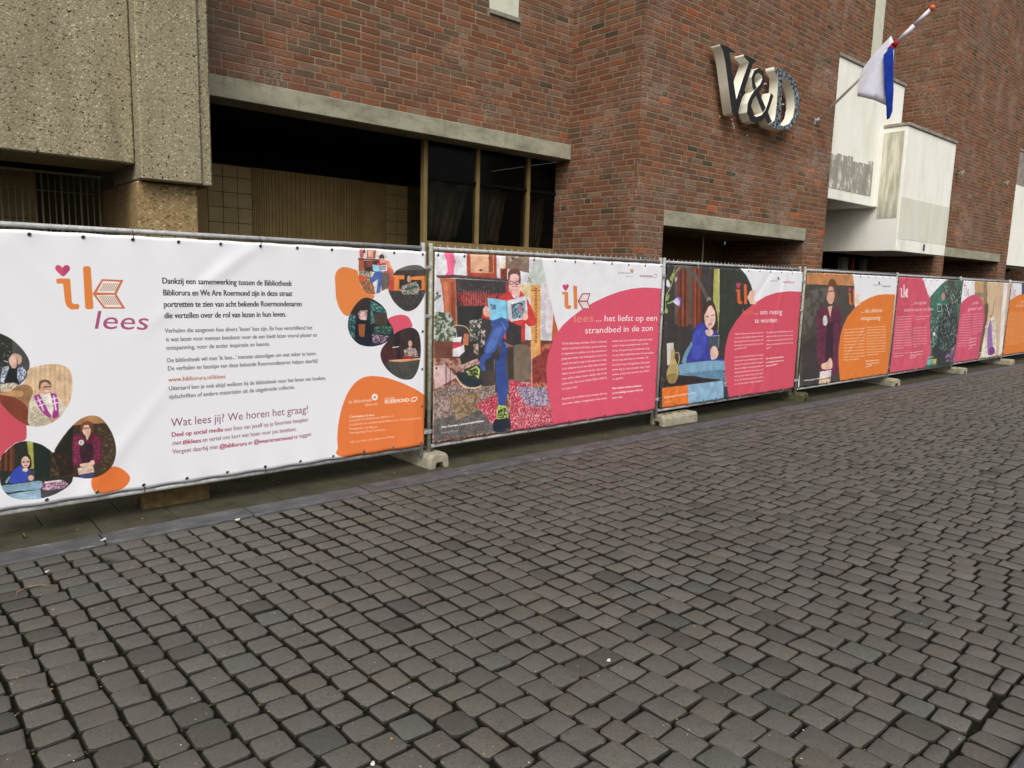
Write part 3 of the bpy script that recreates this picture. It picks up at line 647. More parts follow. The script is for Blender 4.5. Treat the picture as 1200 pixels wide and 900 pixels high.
# ---------------------------------------------------------------- banners
BART = [
[('f',(206,84,110),[(0.1382,0.8663),(0.1401,0.8781),(0.144,0.8804),(0.148,0.8758),(0.1512,0.8718),(0.1539,0.8789),(0.1586,0.8813),(0.1623,0.8759),(0.1627,0.8662),(0.1595,0.8556),(0.1509,0.84),(0.1432,0.8521)],1,0),
('f',(186,70,120),[(0.1512,0.8718),(0.1539,0.8789),(0.1586,0.8813),(0.1623,0.8759),(0.1627,0.8662),(0.1595,0.8556),(0.1509,0.84)],0,0),
('f',(226,134,66),[(0.1398,0.8319),(0.1605,0.8327),(0.1623,0.8279),(0.1627,0.7451),(0.1659,0.7394),(0.1738,0.7401),(0.1753,0.7309),(0.1733,0.7203),(0.1607,0.7197),(0.1538,0.7311),(0.151,0.7486),(0.1496,0.8135),(0.1399,0.8132),(0.1382,0.8229)],0,0),
('f',(226,134,66),[(0.1854,0.8738),(0.1882,0.8788),(0.1956,0.8793),(0.1988,0.8731),(0.1998,0.7264),(0.1976,0.72),(0.1881,0.7201),(0.1852,0.7265)],0,0),
('f',(206,116,84),[(0.1997,0.7772),(0.2175,0.8327),(0.2567,0.8305),(0.2426,0.777),(0.2577,0.7214),(0.2182,0.7219)],0,0),
('f',(244,236,226),[(0.207,0.7823),(0.2191,0.8256),(0.2501,0.8238),(0.2392,0.7814)],0,0),
('f',(244,236,226),[(0.2057,0.7723),(0.2391,0.7741),(0.2514,0.7273),(0.2205,0.7284)],0,0),
('l',(150,110,96),2.2,[(0.213,0.7882),(0.2213,0.8171)],0),
('l',(150,110,96),2.2,[(0.2111,0.7695),(0.2207,0.7363)],0),
('l',(150,110,96),2.2,[(0.2164,0.7882),(0.2247,0.8172)],0),
('l',(150,110,96),2.2,[(0.2146,0.7695),(0.224,0.7363)],0),
('l',(150,110,96),2.2,[(0.2199,0.7883),(0.2282,0.8173)],0),
('l',(150,110,96),2.2,[(0.218,0.7695),(0.2273,0.7363)],0),
('l',(150,110,96),2.2,[(0.2233,0.7883),(0.2317,0.8174)],0),
('l',(150,110,96),2.2,[(0.2215,0.7696),(0.2307,0.7363)],0),
('l',(150,110,96),2.2,[(0.2268,0.7884),(0.2352,0.8175)],0),
('l',(150,110,96),2.2,[(0.2249,0.7696),(0.2341,0.7362)],0),
('l',(150,110,96),2.2,[(0.2303,0.7885),(0.2387,0.8176)],0),
('l',(150,110,96),2.2,[(0.2284,0.7696),(0.2374,0.7362)],0),
('l',(150,110,96),2.2,[(0.2338,0.7885),(0.2422,0.8177)],0),
('l',(150,110,96),2.2,[(0.2319,0.7697),(0.2408,0.7362)],0),
('l',(150,110,96),2.2,[(0.2373,0.7886),(0.2457,0.8178)],0),
('l',(150,110,96),2.2,[(0.2354,0.7697),(0.2442,0.7362)],0),
('l',(150,110,96),2.2,[(0.2408,0.7886),(0.2493,0.8179)],0),
('l',(150,110,96),2.2,[(0.2389,0.7697),(0.2476,0.7362)],0),
('t', 'lees', 0.1957, 0.6473, 0.2998, 0.638, 0.125, (172, 84, 124), 'i'),
('f',(206,84,98),[(0.018,0.4229),(0.0349,0.3927),(0.0523,0.3688),(0.0667,0.338),(0.0733,0.3085),(0.0733,0.2658),(0.0696,0.2489),(0.0545,0.2419),(0.0385,0.2176),(0.0286,0.1921),(0.0098,0.1692)],1,0),
('c',[(0.0254,0.6516),(0.0426,0.6374),(0.0599,0.616),(0.0742,0.5842),(0.0839,0.5488),(0.0858,0.5173),(0.0803,0.4796),(0.0703,0.4565),(0.0542,0.4311),(0.0358,0.4201),(0.0176,0.4093)],1),
('f',(72,72,70),[(0.0265,0.679),(0.0979,0.6766),(0.0896,0.3961),(0.0178,0.408)],0,0),
('f',(44,46,42),[(0.0258,0.6553),(0.061,0.6296),(0.0585,0.5203),(0.0215,0.5243)],0,0),
('n',(44,46,42),(150,140,120),[(0.0417,0.6067),(0.0576,0.6056),(0.0551,0.5247),(0.0391,0.5264)],5,0,0.72),
('f',(34,36,36),[(0.0424,0.4612),(0.0494,0.5152),(0.0585,0.5203),(0.0674,0.5132),(0.0675,0.4577)],0,0),
('n',(110,120,140),(210,216,226),[(0.0376,0.4781),(0.0423,0.514),(0.0515,0.5231),(0.0529,0.5128),(0.0467,0.485),(0.0424,0.4612),(0.0371,0.4619)],4,0,0.5),
('n',(90,100,130),(205,212,226),[(0.0655,0.5113),(0.0748,0.5165),(0.08,0.4973),(0.0776,0.477),(0.0675,0.4577),(0.0644,0.4746)],4,0,0.5),
('f',(226,190,176),[(0.0659,0.5379),(0.0648,0.5274),(0.0621,0.5199),(0.0588,0.5174),(0.0557,0.5206),(0.0536,0.5286),(0.053,0.5392),(0.0542,0.5496),(0.0568,0.5571),(0.0601,0.5596),(0.0633,0.5565),(0.0654,0.5485)],1,0),
('f',(198,166,142),[(0.058,0.5618),(0.0653,0.5644),(0.0731,0.5535),(0.0731,0.5351),(0.0677,0.5234),(0.0665,0.5439),(0.0611,0.5567)],1,0),
('f',(214,170,152),[(0.0551,0.5247),(0.0661,0.5317),(0.0637,0.5115),(0.0565,0.5124)],0,0),
('l',(236,226,214),3,[(0.0458,0.5399),(0.0518,0.5348)],0),
('f',(120,70,60),[(0.0543,0.5329),(0.0541,0.5322),(0.0537,0.5316),(0.0532,0.5314),(0.0526,0.5317),(0.0522,0.5323),(0.0521,0.5332),(0.0523,0.534),(0.0527,0.5345),(0.0533,0.5347),(0.0538,0.5344),(0.0542,0.5338)],1,0),
('n',(160,150,130),(224,214,196),[(0.037,0.4578),(0.0585,0.461),(0.0672,0.4495),(0.0468,0.4319),(0.0361,0.4295)],4,0,0.5),
('e',),
('c',[(0.0308,0.4303),(0.0433,0.4345),(0.058,0.4426),(0.071,0.4531),(0.0794,0.4767),(0.0836,0.5052),(0.0988,0.5159),(0.1177,0.5206),(0.1349,0.5179),(0.1481,0.5042),(0.1552,0.4756),(0.1551,0.4284),(0.1508,0.386),(0.1399,0.3448),(0.1253,0.3132),(0.1056,0.2959),(0.0867,0.2948),(0.0685,0.31),(0.0513,0.3447),(0.0349,0.3929)],1),
('f',(214,184,150),[(0.0291,0.5436),(0.1705,0.5296),(0.1635,0.2618),(0.0211,0.2932)],0,0),
('l',(202,168,132),6,[(0.0878,0.5212),(0.0816,0.364)],0),
('l',(202,168,132),6,[(0.0955,0.5204),(0.0898,0.3625)],0),
('l',(202,168,132),6,[(0.1034,0.5196),(0.098,0.361)],0),
('l',(202,168,132),6,[(0.1112,0.5187),(0.1063,0.3595)],0),
('l',(202,168,132),6,[(0.1192,0.5179),(0.1146,0.358)],0),
('l',(202,168,132),6,[(0.1272,0.517),(0.1231,0.3565)],0),
('l',(202,168,132),6,[(0.1353,0.5162),(0.1316,0.355)],0),
('l',(202,168,132),6,[(0.1434,0.5153),(0.1401,0.3534)],0),
('l',(202,168,132),6,[(0.1516,0.5144),(0.1487,0.3519)],0),
('f',(150,112,78),[(0.0255,0.4311),(0.0467,0.4279),(0.0672,0.4495),(0.0819,0.4474),(0.0885,0.4214),(0.082,0.3891),(0.0756,0.298),(0.0216,0.3095)],1,0),
('f',(120,60,44),[(0.025,0.415),(0.0463,0.4156),(0.0621,0.4007),(0.0775,0.3648),(0.0754,0.2938),(0.0215,0.3054)],1,0),
('f',(186,146,100),[(0.0359,0.4234),(0.0576,0.4324),(0.072,0.424),(0.0678,0.4081),(0.0463,0.4156)],1,0),
('f',(206,198,178),[(0.0862,0.4051),(0.0995,0.4134),(0.1125,0.4051),(0.1242,0.4096),(0.135,0.3801),(0.1418,0.3445),(0.1292,0.3125),(0.1093,0.2908),(0.0794,0.3014),(0.0777,0.3396),(0.0808,0.3809)],1,0),
('n',(206,198,178),(178,166,142),[(0.087,0.3714),(0.1029,0.3347),(0.1119,0.3159),(0.1018,0.2967),(0.0814,0.3052)],9,1,0.45),
('f',(156,62,134),[(0.0885,0.4089),(0.0985,0.4123),(0.1093,0.359),(0.1161,0.3279),(0.1139,0.3198),(0.1048,0.3344),(0.0961,0.3614)],0,0),
('f',(156,62,134),[(0.1166,0.415),(0.1261,0.4093),(0.1296,0.381),(0.1286,0.3255),(0.1215,0.314),(0.1169,0.3235),(0.1208,0.3569)],0,0),
('f',(232,226,214),[(0.0995,0.4113),(0.1166,0.4129),(0.1192,0.3572),(0.1165,0.3278),(0.111,0.3502)],0,0),
('l',(226,206,222),5,[(0.0955,0.4036),(0.1034,0.3516)],0),
('l',(226,206,222),5,[(0.0935,0.3871),(0.1017,0.392)],0),
('l',(226,206,222),5,[(0.0964,0.3698),(0.105,0.3746)],0),
('l',(226,206,222),5,[(0.1221,0.4035),(0.1244,0.3477)],0),
('l',(226,206,222),5,[(0.1179,0.3915),(0.1276,0.3933)],0),
('l',(226,206,222),5,[(0.1189,0.3743),(0.1286,0.376)],0),
('f',(206,160,138),[(0.1172,0.4348),(0.1156,0.4219),(0.112,0.4129),(0.1074,0.4101),(0.1029,0.4143),(0.0999,0.4243),(0.0991,0.4374),(0.1007,0.4502),(0.1042,0.4592),(0.1089,0.4621),(0.1133,0.458),(0.1164,0.448)],1,0),
('f',(96,76,58),[(0.0979,0.4368),(0.0999,0.4574),(0.1086,0.4655),(0.1169,0.4572),(0.1189,0.4421),(0.1102,0.456),(0.1024,0.4487),(0.1003,0.428)],1,0),
('l',(70,56,48),4,[(0.1068,0.4376),(0.112,0.4381)],0),
('l',(70,56,48),4,[(0.1139,0.4378),(0.1184,0.438)],0),
('l',(236,220,208),4,[(0.1073,0.4219),(0.1145,0.4217)],0),
('f',(206,160,138),[(0.1111,0.3204),(0.1216,0.3183),(0.1296,0.3253),(0.1313,0.3163),(0.1173,0.302)],1,0),
('e',),
('c',[(0.0258,0.104),(0.0284,0.1869),(0.0401,0.2172),(0.0535,0.239),(0.0684,0.2455),(0.0831,0.2382),(0.0978,0.2239),(0.1087,0.204),(0.1171,0.1911),(0.1306,0.2202),(0.1488,0.1631),(0.1467,0.084),(0.1379,0.0557),(0.1175,0.0336),(0.0939,0.0239),(0.0712,0.0252),(0.0509,0.0343),(0.0351,0.0566)],1),
('f',(42,44,38),[(0.0227,0.2877),(0.1633,0.2563),(0.1552,-0.0532),(0.0135,-0.0014)],0,0),
('f',(96,52,34),[(0.0302,0.2447),(0.0334,0.2439),(0.0296,0.1448),(0.026,0.1458)],0,0),
('f',(70,44,32),[(0.0341,0.2437),(0.0373,0.2429),(0.0335,0.1436),(0.0299,0.1447)],0,0),
('f',(128,66,40),[(0.038,0.2428),(0.0413,0.242),(0.0374,0.1425),(0.0339,0.1435)],0,0),
('f',(60,42,32),[(0.042,0.2418),(0.0452,0.241),(0.0414,0.1413),(0.0378,0.1424)],0,0),
('f',(120,60,36),[(0.0459,0.2408),(0.0492,0.24),(0.0454,0.1402),(0.0418,0.1412)],0,0),
('f',(84,50,36),[(0.0499,0.2399),(0.0532,0.2391),(0.0493,0.139),(0.0457,0.1401)],0,0),
('f',(168,168,80),[(0.0724,0.2437),(0.0827,0.2383),(0.0813,0.1383),(0.0749,0.1401),(0.0742,0.1915)],0,0),
('f',(30,40,34),[(0.0849,0.2356),(0.1106,0.2035),(0.1076,0.0959),(0.081,0.104)],0,0),
('n',(48,40,32),(96,70,48),[(0.1105,0.1992),(0.133,0.1673),(0.1387,0.0864),(0.1076,0.0959)],8,0,0.6),
('f',(52,72,170),[(0.0447,0.1319),(0.0545,0.1523),(0.0639,0.1561),(0.0746,0.1402),(0.0715,0.0983),(0.0527,0.0934),(0.0401,0.0995)],1,0),
('f',(48,38,32),[(0.061,0.1823),(0.0651,0.196),(0.0734,0.196),(0.0776,0.1778),(0.0771,0.1481),(0.0709,0.1413),(0.0619,0.1524)],1,0),
('f',(224,188,172),[(0.0753,0.1656),(0.0741,0.1553),(0.0713,0.1483),(0.0677,0.1465),(0.0643,0.1503),(0.0619,0.1587),(0.0613,0.1695),(0.0626,0.1798),(0.0654,0.1868),(0.0689,0.1887),(0.0724,0.1849),(0.0747,0.1765)],1,0),
('l',(60,44,40),4,[(0.0635,0.1681),(0.0665,0.1681)],0),
('l',(60,44,40),4,[(0.0701,0.1671),(0.0735,0.1679)],0),
('l',(170,70,70),4,[(0.0664,0.1545),(0.0705,0.1542)],0),
('f',(220,184,170),[(0.0635,0.1455),(0.0709,0.1434),(0.0691,0.1311),(0.0632,0.135)],1,0),
('f',(62,60,80),[(0.0697,0.1331),(0.0833,0.1313),(0.0807,0.0933),(0.0695,0.0946)],0,0),
('f',(214,176,158),[(0.0803,0.1042),(0.0795,0.0993),(0.0776,0.0961),(0.0751,0.0955),(0.0727,0.0976),(0.0711,0.1019),(0.0706,0.1072),(0.0714,0.1121),(0.0733,0.1153),(0.0757,0.1159),(0.0781,0.1138),(0.0798,0.1095)],1,0),
('f',(128,160,180),[(0.0272,0.0909),(0.0619,0.0906),(0.0901,0.0904),(0.0935,0.0742),(0.0873,0.0588),(0.0573,0.0621),(0.0353,0.0629),(0.0285,0.0778)],1,0),
('f',(148,178,198),[(0.0369,0.056),(0.0901,0.0579),(0.0902,0.0143),(0.0416,0.031)],0,0),
('f',(120,160,170),[(0.0329,0.1018),(0.0409,0.1246),(0.0429,0.1198),(0.0364,0.0965)],0,0),
('n',(200,180,194),(110,60,84),[(0.0927,0.0788),(0.1268,0.0835),(0.1382,0.0645),(0.1297,0.0451),(0.0929,0.0526)],5,0,0.5),
('f',(236,214,220),[(0.0967,0.0853),(0.1258,0.0838),(0.1266,0.0769),(0.0974,0.0781)],0,0),
('f',(70,66,72),[(0.0909,0.0511),(0.1337,0.0482),(0.1211,0.0214),(0.0905,0.0229)],0,0),
('e',),
('f',(232,124,62),[(0.1822,0.0778),(0.2001,0.086),(0.2187,0.1079),(0.2345,0.0965),(0.247,0.0721),(0.2518,0.0498),(0.246,0.026),(0.2325,0.0094),(0.2109,0.005),(0.1878,0.0103),(0.18,0.0333),(0.1785,0.0563)],1,0),
('c',[(0.1171,0.1911),(0.1247,0.2217),(0.1374,0.2556),(0.1521,0.2872),(0.1688,0.31),(0.1852,0.3169),(0.1994,0.3083),(0.2113,0.2814),(0.2218,0.2387),(0.2271,0.1922),(0.2261,0.1515),(0.2188,0.1124),(0.2044,0.087),(0.1894,0.0756),(0.1708,0.0745),(0.1547,0.0838),(0.1389,0.0908),(0.127,0.09),(0.1204,0.1358)],1),
('f',(62,48,38),[(0.1073,0.3541),(0.2486,0.3281),(0.2412,0.0089),(0.0987,0.0551)],0,0),
('f',(170,124,82),[(0.1532,0.3283),(0.2121,0.317),(0.2113,0.2823),(0.1681,0.286),(0.1521,0.2859)],0,0),
('n',(62,48,38),(104,84,60),[(0.1964,0.2712),(0.2249,0.2335),(0.2216,0.0979),(0.196,0.0872)],7,0,0.62),
('f',(34,34,26),[(0.116,0.1892),(0.1521,0.285),(0.1472,0.1016),(0.1192,0.0924)],0,0),
('n',(40,34,26),(84,56,38),[(0.118,0.1887),(0.1451,0.1728),(0.1432,0.1028),(0.1233,0.0999)],8,0,0.7),
('f',(98,34,58),[(0.1509,0.2416),(0.1632,0.2497),(0.1746,0.2228),(0.1876,0.2487),(0.1993,0.2214),(0.1994,0.1405),(0.1865,0.126),(0.1642,0.1367),(0.148,0.1324)],1,0),
('n',(98,34,58),(140,52,86),[(0.1519,0.2414),(0.163,0.2432),(0.1643,0.1411),(0.1492,0.1409)],5,0,0.5),
('n',(98,34,58),(140,52,86),[(0.1873,0.2376),(0.1993,0.2214),(0.1952,0.1416),(0.1849,0.1444)],5,0,0.5),
('f',(58,34,44),[(0.1618,0.1994),(0.1785,0.213),(0.1862,0.1933),(0.1805,0.1322),(0.1643,0.1411)],1,0),
('f',(226,186,164),[(0.1704,0.2547),(0.1837,0.2562),(0.1756,0.2204)],0,0),
('f',(222,176,156),[(0.183,0.2608),(0.1816,0.2504),(0.1786,0.2433),(0.1747,0.2414),(0.1709,0.2451),(0.1683,0.2534),(0.1676,0.2641),(0.1689,0.2744),(0.1719,0.2815),(0.1758,0.2835),(0.1796,0.2799),(0.1822,0.2716)],1,0),
('f',(110,66,42),[(0.1647,0.2604),(0.1665,0.2841),(0.1765,0.2966),(0.1865,0.2866),(0.1883,0.2596),(0.1846,0.2516),(0.1842,0.276),(0.1711,0.281),(0.1679,0.2619)],1,0),
('l',(40,30,30),3,[(0.1694,0.2704),(0.183,0.2696)],0),
('f',(206,214,204),[(0.1695,0.2152),(0.1688,0.2101),(0.1669,0.2066),(0.1644,0.2058),(0.1621,0.2078),(0.1604,0.2121),(0.1599,0.2175),(0.1607,0.2226),(0.1625,0.226),(0.165,0.2269),(0.1674,0.2249),(0.169,0.2206)],1,0),
('f',(150,160,150),[(0.1671,0.2158),(0.1667,0.2132),(0.1658,0.2115),(0.1646,0.2111),(0.1634,0.2121),(0.1625,0.2142),(0.1623,0.2169),(0.1627,0.2195),(0.1636,0.2212),(0.1648,0.2216),(0.166,0.2206),(0.1669,0.2185)],1,0),
('f',(222,186,170),[(0.1601,0.1334),(0.1765,0.1356),(0.1808,0.1433),(0.1868,0.1372),(0.1823,0.1205),(0.1638,0.1212)],1,0),
('f',(226,200,184),[(0.1557,0.1191),(0.1833,0.1202),(0.1844,0.1086),(0.1563,0.1056)],0,0),
('f',(206,176,160),[(0.1561,0.1057),(0.1844,0.1077),(0.1845,0.0951),(0.157,0.0921)],0,0),
('f',(52,70,130),[(0.1569,0.0898),(0.1846,0.0906),(0.1822,0.0778),(0.1586,0.0782)],0,0),
('e',),
('f',(232,138,74),[(0.7318,0.8286),(0.7308,0.8598),(0.7355,0.8874),(0.746,0.9035),(0.7601,0.9082),(0.779,0.9014),(0.7933,0.8902),(0.8005,0.8426),(0.82,0.7948),(0.8393,0.7829),(0.8386,0.7624),(0.82,0.7624),(0.7955,0.7421),(0.7786,0.71),(0.7713,0.6821),(0.757,0.6864),(0.743,0.7185),(0.7339,0.7659)],1,0),
('c',[(0.7959,0.9895),(0.825,1.0),(0.8547,0.9905),(0.8749,0.9719),(0.8903,0.9362),(0.8994,0.8914),(0.8983,0.85),(0.888,0.8125),(0.865,0.7893),(0.8448,0.7829),(0.82,0.7887),(0.8029,0.8226),(0.7957,0.8624),(0.7922,0.922)],1),
('f',(226,220,214),[(0.7863,1.0045),(0.9056,1.0153),(0.9063,0.767),(0.7859,0.7662)],0,0),
('f',(190,100,110),[(0.7995,0.9898),(0.8116,0.9909),(0.8079,0.9548),(0.8006,0.9543)],1,0),
('f',(168,98,80),[(0.8189,0.9915),(0.846,0.9918),(0.8435,0.9533),(0.8188,0.9536)],0,0),
('f',(222,172,150),[(0.822,0.9886),(0.8373,0.989),(0.8368,0.9589),(0.822,0.9578)],0,0),
('f',(120,66,56),[(0.7946,0.9519),(0.8598,0.9504),(0.8598,0.9423),(0.7946,0.9439)],0,0),
('f',(160,90,70),[(0.7958,0.944),(0.8127,0.9432),(0.8103,0.8871),(0.7969,0.8904)],0,0),
('f',(70,52,50),[(0.8115,0.9411),(0.8598,0.9423),(0.8573,0.8894),(0.8115,0.8911)],0,0),
('n',(150,80,74),(96,58,56),[(0.8152,0.9374),(0.8398,0.939),(0.8385,0.9127),(0.8139,0.9113)],5,0,0.5),
('n',(90,84,70),(190,180,160),[(0.7957,0.8904),(0.8323,0.8922),(0.8348,0.8478),(0.7981,0.8625)],6,0,0.5),
('f',(204,96,62),[(0.7945,0.8684),(0.8151,0.8672),(0.82,0.8473),(0.7981,0.8385)],1,0),
('n',(120,84,64),(180,120,90),[(0.7981,0.8425),(0.8348,0.8519),(0.8448,0.7829),(0.8151,0.7866)],7,0,0.5),
('f',(222,150,112),[(0.8673,0.9469),(0.8851,0.944),(0.8994,0.8914),(0.8905,0.858),(0.8801,0.9069)],0,0),
('f',(196,104,84),[(0.8801,0.9151),(0.9007,0.8997),(0.8958,0.8168),(0.8803,0.8082)],0,0),
('f',(110,100,94),[(0.8586,0.8894),(0.8853,0.8866),(0.888,0.8166),(0.8625,0.7996)],0,0),
('f',(206,70,66),[(0.8497,0.9316),(0.8699,0.9349),(0.8827,0.907),(0.875,0.8861),(0.8548,0.9055)],1,0),
('f',(220,160,150),[(0.8683,0.947),(0.8675,0.9388),(0.8653,0.9327),(0.8623,0.9303),(0.8593,0.9323),(0.8571,0.9381),(0.8562,0.9462),(0.857,0.9543),(0.8592,0.9604),(0.8623,0.9628),(0.8653,0.9608),(0.8675,0.9551)],1,0),
('f',(80,60,58),[(0.8547,0.9622),(0.8622,0.9749),(0.8698,0.9674),(0.8699,0.9511),(0.8648,0.9589),(0.8572,0.9523)],1,0),
('f',(150,206,226),[(0.8348,0.9246),(0.8573,0.9211),(0.8568,0.8893),(0.8373,0.8945)],0,0),
('f',(206,222,232),[(0.8598,0.922),(0.8775,0.9251),(0.8801,0.8987),(0.8598,0.8895)],0,0),
('n',(80,120,140),(206,222,232),[(0.8623,0.9181),(0.875,0.9209),(0.8763,0.9026),(0.8623,0.8957)],4,0,0.5),
('f',(76,104,170),[(0.8448,0.8928),(0.8649,0.8938),(0.8624,0.8569),(0.8587,0.7913),(0.8473,0.7871),(0.8523,0.8566),(0.8348,0.8357),(0.8274,0.8476)],0,0),
('e',),
('c',[(0.8995,0.8832),(0.9085,0.9001),(0.9295,0.9179),(0.9534,0.9285),(0.9777,0.9299),(0.9943,0.9173),(1.0013,0.9006),(1.001,0.8192),(0.9925,0.7675),(0.9735,0.7203),(0.9491,0.7),(0.9276,0.708),(0.9011,0.746),(0.8855,0.7917),(0.8816,0.8247),(0.8879,0.8579)],1),
('f',(66,62,62),[(0.8648,0.9467),(1.0246,0.9576),(1.027,0.6541),(0.8652,0.6591)],0,0),
('f',(104,102,98),[(0.9163,0.9296),(0.9997,0.9347),(0.9998,0.9091),(0.9111,0.9003)],0,0),
('f',(222,132,70),[(0.8904,0.8766),(0.9323,0.8784),(0.9323,0.8679),(1.0014,0.8793),(1.0019,0.8063),(0.8803,0.7999)],0,0),
('f',(60,54,50),[(0.9165,0.8569),(0.943,0.8579),(0.9432,0.8094),(0.9167,0.8089)],0,0),
('f',(60,54,50),[(0.9537,0.8561),(0.9864,0.8573),(0.9867,0.8103),(0.954,0.8097)],0,0),
('f',(60,52,50),[(0.9322,0.8805),(0.9509,0.8813),(0.9513,0.8096),(0.9325,0.8092)],0,0),
('f',(190,80,70),[(0.8879,0.8744),(0.9008,0.8667),(0.901,0.8003),(0.8829,0.7999)],0,0),
('n',(186,180,170),(96,90,84),[(0.9245,0.8258),(0.97,0.8482),(0.9811,0.8188),(0.9705,0.7631),(0.9327,0.7713),(0.922,0.8006)],6,0,0.5),
('f',(52,96,74),[(0.9352,0.8135),(0.9728,0.8292),(0.9743,0.8165),(0.9379,0.8009)],0,0),
('f',(206,170,150),[(0.9516,0.8603),(0.9509,0.8518),(0.9489,0.8456),(0.9463,0.8432),(0.9436,0.8454),(0.9416,0.8515),(0.9408,0.8599),(0.9415,0.8683),(0.9434,0.8745),(0.9461,0.8769),(0.9488,0.8747),(0.9508,0.8687)],1,0),
('n',(60,56,56),(130,126,120),[(0.922,0.7838),(0.9786,0.7845),(0.9651,0.7417),(0.9328,0.746)],5,0,0.7),
('e',),
('c',[(0.7674,0.6608),(0.7745,0.6981),(0.7886,0.7354),(0.8056,0.7613),(0.8228,0.7666),(0.8431,0.7543),(0.8638,0.7303),(0.8772,0.7011),(0.8812,0.667),(0.8909,0.6422),(0.9008,0.6025),(0.8972,0.5781),(0.873,0.5452),(0.8521,0.5344),(0.8256,0.5316),(0.7968,0.5457),(0.777,0.5803),(0.7673,0.6185)],1),
('f',(36,46,50),[(0.7471,0.7818),(0.9211,0.7838),(0.9221,0.4868),(0.7462,0.5023)],0,0),
('f',(56,48,46),[(0.7774,0.7542),(0.8315,0.7638),(0.8257,0.6876),(0.7745,0.6887)],0,0),
('n',(36,66,68),(110,170,170),[(0.7675,0.6889),(0.7871,0.6885),(0.7855,0.575),(0.7686,0.5855)],6,0,0.6),
('n',(46,90,88),(130,170,160),[(0.83,0.7543),(0.8787,0.7059),(0.8787,0.6865),(0.8373,0.7017),(0.8432,0.6488),(0.8315,0.6396)],8,0,0.6),
('f',(70,62,54),[(0.8402,0.6921),(0.8787,0.6914),(0.8789,0.628),(0.8432,0.6392)],0,0),
('n',(40,70,60),(120,150,130),[(0.8402,0.6296),(0.897,0.6273),(0.891,0.5882),(0.8432,0.5909)],7,0,0.6),
('n',(60,50,60),(180,150,180),[(0.8344,0.5913),(0.885,0.5788),(0.873,0.5452),(0.8373,0.5477)],6,0,0.5),
('n',(206,190,186),(120,90,90),[(0.7942,0.693),(0.8027,0.707),(0.8213,0.7068),(0.8199,0.6639),(0.8112,0.6499),(0.7984,0.6646)],5,0,0.5),
('f',(226,180,174),[(0.8159,0.6807),(0.8148,0.6712),(0.8118,0.6643),(0.8078,0.6619),(0.8038,0.6646),(0.8009,0.6716),(0.7998,0.6811),(0.8009,0.6905),(0.8038,0.6974),(0.8078,0.6999),(0.8118,0.6972),(0.8148,0.6902)],1,0),
('f',(30,36,46),[(0.7884,0.646),(0.8257,0.6494),(0.8315,0.5432),(0.7911,0.5461)],1,0),
('f',(150,86,50),[(0.7955,0.641),(0.8155,0.6402),(0.8126,0.5782),(0.7983,0.5814)],0,0),
('e',),
('f',(222,92,112),[(0.8833,0.662),(0.903,0.6786),(0.9276,0.683),(0.9464,0.6701),(0.9567,0.6399),(0.9568,0.6198),(0.931,0.611),(0.9032,0.5925),(0.897,0.6224)],1,0),
('c',[(0.8745,0.5402),(0.8972,0.583),(0.9217,0.6064),(0.9467,0.6177),(0.9657,0.6119),(0.9803,0.5834),(0.9865,0.5219),(0.9843,0.4557),(0.9766,0.4001),(0.9606,0.361),(0.9415,0.3543),(0.9163,0.3667),(0.8884,0.4003),(0.8671,0.4473),(0.8605,0.4873),(0.864,0.5164)],1),
('f',(58,48,48),[(0.855,0.6387),(1.0011,0.6332),(1.0032,0.3243),(0.8552,0.3449)],0,0),
('f',(44,38,38),[(0.9002,0.5877),(0.9186,0.5967),(0.9195,0.336),(0.9071,0.3377)],0,0),
('f',(74,44,46),[(0.861,0.5216),(0.9034,0.5282),(0.9098,0.4579),(0.8732,0.4318)],1,0),
('f',(70,70,66),[(0.8792,0.451),(0.9828,0.4481),(0.9734,0.3799),(0.9226,0.3609)],1,0),
('l',(214,140,90),9,[(0.8883,0.456),(0.9223,0.4506),(0.986,0.4565)],0),
('l',(240,220,196),3,[(0.8944,0.4574),(0.9827,0.4579)],0),
('l',(206,206,200),5,[(0.8973,0.5212),(0.9158,0.5242)],0),
('n',(196,192,186),(110,80,76),[(0.9314,0.506),(0.9503,0.5196),(0.9695,0.5105),(0.9794,0.4664),(0.9347,0.4655)],5,0,0.5),
('f',(150,50,46),[(0.9284,0.4762),(0.9633,0.473),(0.9601,0.458),(0.9285,0.4586)],0,0),
('f',(214,160,140),[(0.9581,0.5367),(0.9573,0.5287),(0.955,0.5229),(0.9519,0.521),(0.9487,0.5234),(0.9463,0.5295),(0.9455,0.5376),(0.9463,0.5456),(0.9486,0.5513),(0.9517,0.5533),(0.9549,0.5509),(0.9573,0.5448)],1,0),
('e',),
('f',(232,126,68),[(0.7421,0.0104),(0.7359,0.0544),(0.7352,0.1138),(0.7406,0.1863),(0.7515,0.2578),(0.771,0.3281),(0.7971,0.3723),(0.8282,0.3868),(0.869,0.3771),(0.9111,0.3518),(0.9546,0.3162),(0.9894,0.2795),(1.0138,0.2453),(1.0201,0.2266),(1.0222,-0.0664),(0.8743,-0.0505)],1,0),
('f',(244,236,226),[(0.8531,0.2794),(0.8518,0.2713),(0.8485,0.2657),(0.844,0.2643),(0.8394,0.2672),(0.8361,0.2739),(0.8349,0.2824),(0.8361,0.2905),(0.8394,0.296),(0.8439,0.2975),(0.8485,0.2946),(0.8518,0.288)],1,0),
('t', '8', 0.8408, 0.2739, 0.8471, 0.2743, 0.022, (180, 90, 50), 'b'),
('t', 'de Bibliotheek', 0.7674, 0.2609, 0.8363, 0.261, 0.03, (246, 226, 210), ''),
('t', 'Bibliorura', 0.8156, 0.2405, 0.8526, 0.2415, 0.022, (246, 226, 210), ''),
('t', 'WE ARE', 0.8729, 0.2625, 0.9047, 0.2633, 0.018, (250, 236, 226), ''),
